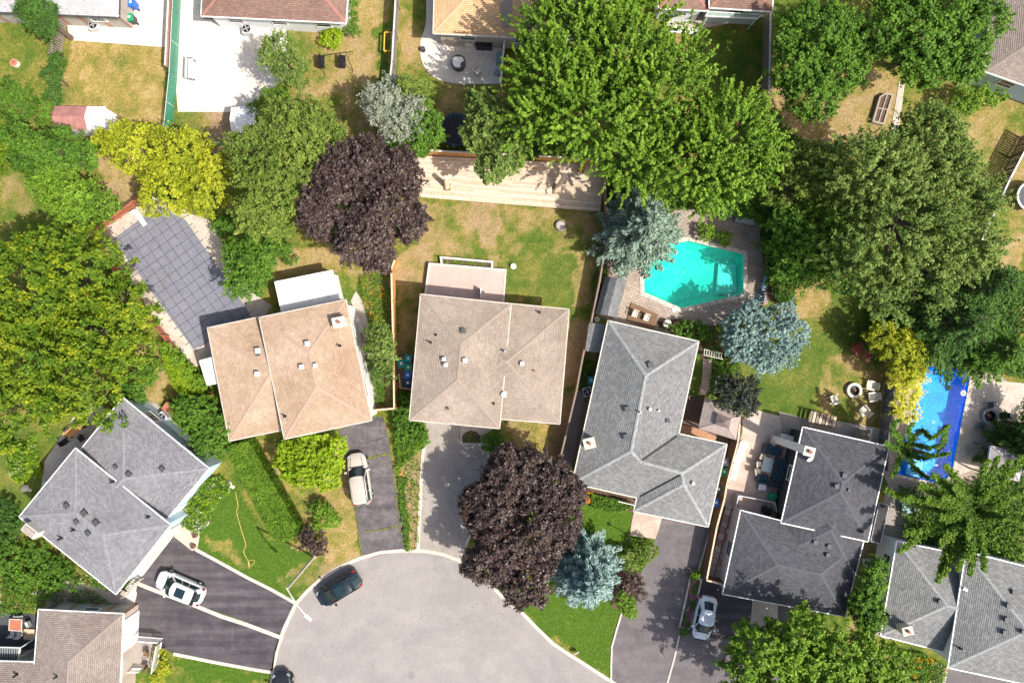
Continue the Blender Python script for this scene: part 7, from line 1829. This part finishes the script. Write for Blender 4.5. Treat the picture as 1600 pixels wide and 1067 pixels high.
# driveway planter edge, garden hose, shed items
ribbon(WP([(1078,902),(1095,904),(1078,981),(1061,978)]), 0.14, 0, 0.22, True).build('planter_edge', KERB, None, 'structure')
hose = MB(); hp = spline([(368,768),(372,790),(370,800),(378,830),(384,850),(381,862),(388,876),(391,884),(396,880),(398,876),(392,874),(388,878),(390,888)], 5); hw_ = [W(p[0], p[1], 0) for p in hp]
hose.tube([(p[0], p[1], 0.03) for p in hw_], [0.028]*len(hw_), 6); tag(hose.build('garden_hose', plain('yellow_hose', (0.55,0.42,0.12), .5)), 'yellow garden hose snaking over the green front lawn', 'hose')
# pool things
t = thing('cover_reel', 'blue pool cover rolled on a reel right of the turquoise pool', 'cover reel', W(1196,440))
a = W(1200,422,0.6); b_ = W(1192,455,0.6); mb = MB(); mb.cyl(a, b_, 0.17, None, 14); mb.build('cover_roll', plain('light_blue_cover', (0.25,0.42,0.62), .6), t)
for q in (a, b_): mb = MB(); mb.box((q[0], q[1], 0.3), (0.1, 0.5, 0.6)); mb.build('stand', BROWN, t)
t = thing('pool_cleaner_hose', 'coiled blue pool hose at the foot of the cover reel', 'hose', W(1189,464)); mb = MB()
c = W(1189,464); pts = [(c[0]+0.42*math.cos(k*0.5)*(1-k*0.012), c[1]+0.5*math.sin(k*0.5)*(1-k*0.012), 0.06+k*0.008) for k in range(36)]; mb.tube(pts, [0.04]*36, 6); mb.build('coil', plain('hose_blue', (0.08,0.32,0.55), .5), t)
t = thing('pool_ladder', 'small white pool ladder on the lower right coping of the turquoise pool', 'ladder', W(1139,466))
for dx in (-0.25, 0.25):
    p = W(1139,463); mb = MB(); mb.tube([(p[0]+dx, p[1]-0.5, 0.05), (p[0]+dx, p[1]-0.45, 0.7), (p[0]+dx, p[1]+0.1, 0.75), (p[0]+dx, p[1]+0.25, 0.0), (p[0]+dx, p[1]+0.25, -0.9)], [0.025]*5, 8); mb.build('handrail', STEEL, t)
for z in (-0.2, -0.5, -0.8): mb = MB(); mb.box((p[0], p[1]+0.25, z), (0.5, 0.1, 0.03)); mb.build('step', WHITE, t)
box_thing('skimmer_lid', 'small white skimmer lid beside the lower coping of the turquoise pool', 'lid', 1053.5, 484, 0.3, 0.3, 0.03, 10, WHITE)
x, y, _ = W(1506, 614, 0); t = thing('pool_float', 'small white ring floating in the blue pool', 'float', (x, y, -0.1)); mb = MB(); mb.lathe((x, y, -0.12), [(0.12, 0.0), (0.14, 0.08), (0.2, 0.1), (0.26, 0.06), (0.27, 0.0)], 16); mb.build('ring', WHITE, t); mb = MB(); mb.cyl((x, y, -.1), (x, y, 0.0), .1, .06, 10); mb.build('chlorine_cap', LTGREY, t)
# trellis arch
t = thing('garden_trellis', 'white lattice arch over the stone path near the blue spruce', 'trellis', W(1114,553))
for k in range(8): mb = MB(); mb.bar(W(1101+k*3.8, 545+k*0.9, 2.1), W(1100+k*3.8, 555+k*0.9, 2.1), 0.05, 0.05); mb.build('slat', OFFW, t)
for dy in (0, 9):
    mb = MB(); a = W(1101, 546+dy, 2.06); b_ = W(1129, 552+dy, 2.06); mb.bar(a, b_, 0.06, 0.05); mb.build('beam', OFFW, t)
    for q in (a, b_): mb = MB(); mb.box((q[0], q[1], 1.02), (0.07, 0.07, 2.04)); mb.build('post', OFFW, t)
# porch of the brown-roofed house
t = thing('porch', 'white railed concrete porch with a lattice front beside the brown-roofed house', 'porch', W(215,1030))
mb = MB(); mb.prism(WP([(190,1002),(240,1004),(238,1040),(216,1047),(188,1048)], 0.5), 0, 0.5); mb.build('floor_slab', CONC, t)
def lattice(a, b_, z0, z1):
    A_ = Vector(W(*a, z1)); B_ = Vector(W(*b_, z1)); n = max(4, int((B_-A_).length/0.14))
    for k in range(n+1):
        p = A_.lerp(B_, k/n); mb = MB(); mb.box((p.x, p.y, (z0+z1)/2), (0.03, 0.03, z1-z0)); mb.build('baluster', WHITE, t)
    for z in (z1, z0+0.1): mb = MB(); mb.bar((A_.x, A_.y, z), (B_.x, B_.y, z), 0.07, 0.06); mb.build('railing', WHITE, t)
lattice((244,1010), (236,1052), 0.5, 1.5); lattice((188,1050), (216,1050), 0.5, 1.4); lattice((207,1001), (246,1004), 0.5, 1.5)
for lab, x, y, a in (('dark rattan chair on the white railed porch', 228, 1020, 180), ('dark rattan chair at the lower end of the white railed porch', 226, 1042, 160)): chair(lab, x, y, a, BROWN, z=0.5)
# awning of the gate by the brown roof: terrace furniture
for lab, x, y, a in (('grey patio chair upper left beside the brown-roofed house', 30, 966, -90), ('pale patio chair by the wall of the brown-roofed house', 43, 975, 200), ('grey patio chair below the brown table', 20, 987, 90), ('grey patio chair beside the wooden steps', 30, 989, 90)): chair(lab, x, y, a, LTGREY)
table('brown square table with a turquoise bowl on the dark terrace', 24, 976, 1.1, 1.0, -3, REDWOOD)
t = thing('wooden_ramp', 'pale wooden boards on the dark terrace beside the brown-roofed house', 'decking', W(46,993))
for k in range(7): mb = MB(); mb.bar(W(37, 983+k*2.4, 0.15), W(56, 984+k*2.4, 0.15), 0.12, 0.04); mb.build('board', PALEWOOD, t)
# little things on lawns and beds
for lab, px_, py_ in (('grey boulder in the hosta bed at the left', 40, 762), ('pale flat boulder in the flagstone garden', 72, 755), ('white boulder at the border of the front lawn', 357, 757), ('small pale rock under the dark trees', 1345, 125)):
    x, y, _ = W(px_, py_); t = thing('boulder', lab, 'boulder', (x, y, 0)); bmx = MB(); bmx.lathe((x, y, -0.05), [(0.32, 0.0), (0.36, 0.12), (0.26, 0.26), (0.12, 0.32), (0.01, 0.33)], 9); bmx.build('stone', STUCCO, t); bmx = MB(); bmx.lathe((x+0.4, y-0.2, -0.05), [(0.16, 0.0), (0.17, 0.08), (0.1, 0.15), (0.01, 0.16)], 8); bmx.build('stone', STUCCO, t)
x, y, _ = W(900, 1017); t = thing('lawn_sign', 'small red and white sign standing at the kerb of the green lawn', 'sign', (x, y, 0)); mb = MB(); mb.box((x, y, 0.45), (0.45, 0.04, 0.4), 0.5, 0, ('X', -0.5)); mb.build('sign_board', WHITE, t); mb = MB(); mb.box((x-0.02, y-0.04, 0.56), (0.4, 0.03, 0.12), 0.5, 0, ('X', -0.5)); mb.build('sign_stripe', REDP, t); mb = MB(); mb.cyl((x, y, -0.05), (x, y, 0.4), 0.02); mb.build('stake', STEEL, t)
x, y, _ = W(977, 832); t = thing('mailbox', 'small black lantern post at the walkway of the grey L-shaped house', 'lantern', (x, y, 0)); mb = MB(); mb.cyl((x, y, 0), (x, y, 1.9), 0.04, None, 8); mb.build('post', BLACK, t); mb = MB(); mb.lathe((x, y, 1.9), [(0.06, 0), (0.14, 0.1), (0.16, 0.3), (0.03, 0.42)], 8); mb.build('lantern_head', BLACK, t)
# front step rail of the grey house
t = thing('railing', 'white porch railing in front of the grey L-shaped house', 'railing', W(980,785)); mb = MB(); mb.bar(W(966,783,1.0), W(994,790,1.0), 0.06, 0.06); mb.build('top_rail', WHITE, t)
for k in range(9): a = W(966+k*3.4, 783+k*0.85, 1.0); mb = MB(); mb.box((a[0], a[1], 0.5), (0.03, 0.03, 1.0)); mb.build('baluster', WHITE, t)
# manhole in the street
x, y, _ = W(642, 1056); t = thing('manhole_cover', 'round dark manhole cover near the bottom edge of the cul-de-sac', 'manhole', (x, y, -0.13)); mb = MB(); mb.cyl((x, y, -0.14), (x, y, -0.122), 0.36, None, 24); mb.build('cover_plate', plain('cast_iron', (0.235,0.218,0.21), 0.7), t); mb = MB(); mb.lathe((x, y, -0.124), [(0.37, 0), (0.37, 0.006), (0.44, 0.006), (0.44, 0)], 24); mb.build('rim', plain('worn_rim', (0.30,0.27,0.26), 0.8), t)
def flat_disc(name, px_, py_, r, z, mat):
    x, y, _ = W(px_, py_); mb = MB(); mb.cyl((x, y, z-0.02), (x, y, z), r, None, 22); return mb.build(name, mat)
# weeds growing in the cracks of the old driveway
def crack_weeds():
    rng = np.random.default_rng(5); Cs = []
    for line, wdt in (([(572,716),(582,715),(594,711),(609,709)], 0.06), ([(572,829),(590,828),(606,825),(626,821)], 0.04), ([(556,785),(560,815),(562,845),(565,868)], 0.07), ([(613,745),(620,790),(626,830),(631,850)], 0.06), ([(582,651),(590,648),(600,650)], 0.12)):
        sp = spline(line, 8)
        for i in range(len(sp)-1):
            for _ in range(9):
                f_ = rng.random(); x, y, _z = W(sp[i][0]+(sp[i+1][0]-sp[i][0])*f_, sp[i][1]+(sp[i+1][1]-sp[i][1])*f_); Cs.append((x+rng.normal()*wdt*0.7, y+rng.normal()*wdt*0.7, 0.03+rng.random()*0.04))
    C = np.array(Cs); V = leaves(C, np.array([0, 0, 1.0])+rng.normal(size=C.shape)*0.5, 0.09, 0.6, rng); o = link('weeds', np_quads('weeds', V, YELLOW, rng.uniform(0, .7, len(C)))); tag(o, 'yellow-green weeds growing along the cracks of the old driveway', 'weeds', None, 'stuff')
crack_weeds()
cover('weeds', 'small plants in the arched bed by the front door', [(725,690),(724,680),(736,673),(749,680),(750,690)], 0.4, [(GREEN,0.5)], 260, 0.12)
slab_roof('garden_shed', 'dark flat-roofed shed in the gap right of the charcoal house', 'shed', [(1374,786),(1388,790),(1375,848),(1361,845)], 2.1, 0, DKGREY, plain('dark_felt', (0.05,0.05,0.055), 0.9, 0, .3, 3), GREY)
box_thing('storage_box', 'teal storage box among the clutter below the blue pool', 'storage box', 1417, 790, 0.8, 1.3, 0.5, 5, plain('teal_box', (0.16,0.28,0.30), 0.5)); box_thing('storage_box', 'pale slim box beside the teal storage box', 'storage box', 1432, 788, 0.5, 1.1, 0.4, 5, LTGREY)
def litter():
    rng = np.random.default_rng(9); C = []
    for (cx, cy, sx, sy, z, n) in ((1075,880,30,45,0.03,120),(700,800,35,70,0.03,150),(760,960,60,40,-0.115,90),(1030,930,40,60,0.03,70),(250,440,45,60,0.12,120),(1085,430,70,45,-0.115,60),(1450,660,30,70,-0.115,50),(600,960,140,70,-0.115,90)):
        for _ in range(n):
            px, py = rng.normal(cx, sx*0.6), rng.normal(cy, sy*0.6); q = W(px, py); 
            if z == -0.115 and cx > 1000:
                if not any(inside(np.array([q[0]]), np.array([q[1]]), WP(P_))[0] for P_ in (POOL2, POOL3)): continue
            elif z == -0.115 and not inside(np.array([q[0]]), np.array([q[1]]), WP(ROAD))[0]: continue
            C.append((q[0], q[1], z + rng.uniform(0, 0.02)))
    C = np.array(C); V = leaves(C, np.array([0, 0, 1.0]) + rng.normal(size=C.shape)*0.25, 0.09, 0.6, rng)
    o = link('fallen_leaves', np_quads('fallen_leaves', V, OLIVE, rng.uniform(0, 1, len(C)))); tag(o, 'scattered fallen leaves on paving, pool cover and water', 'leaves', None, 'stuff')
litter()
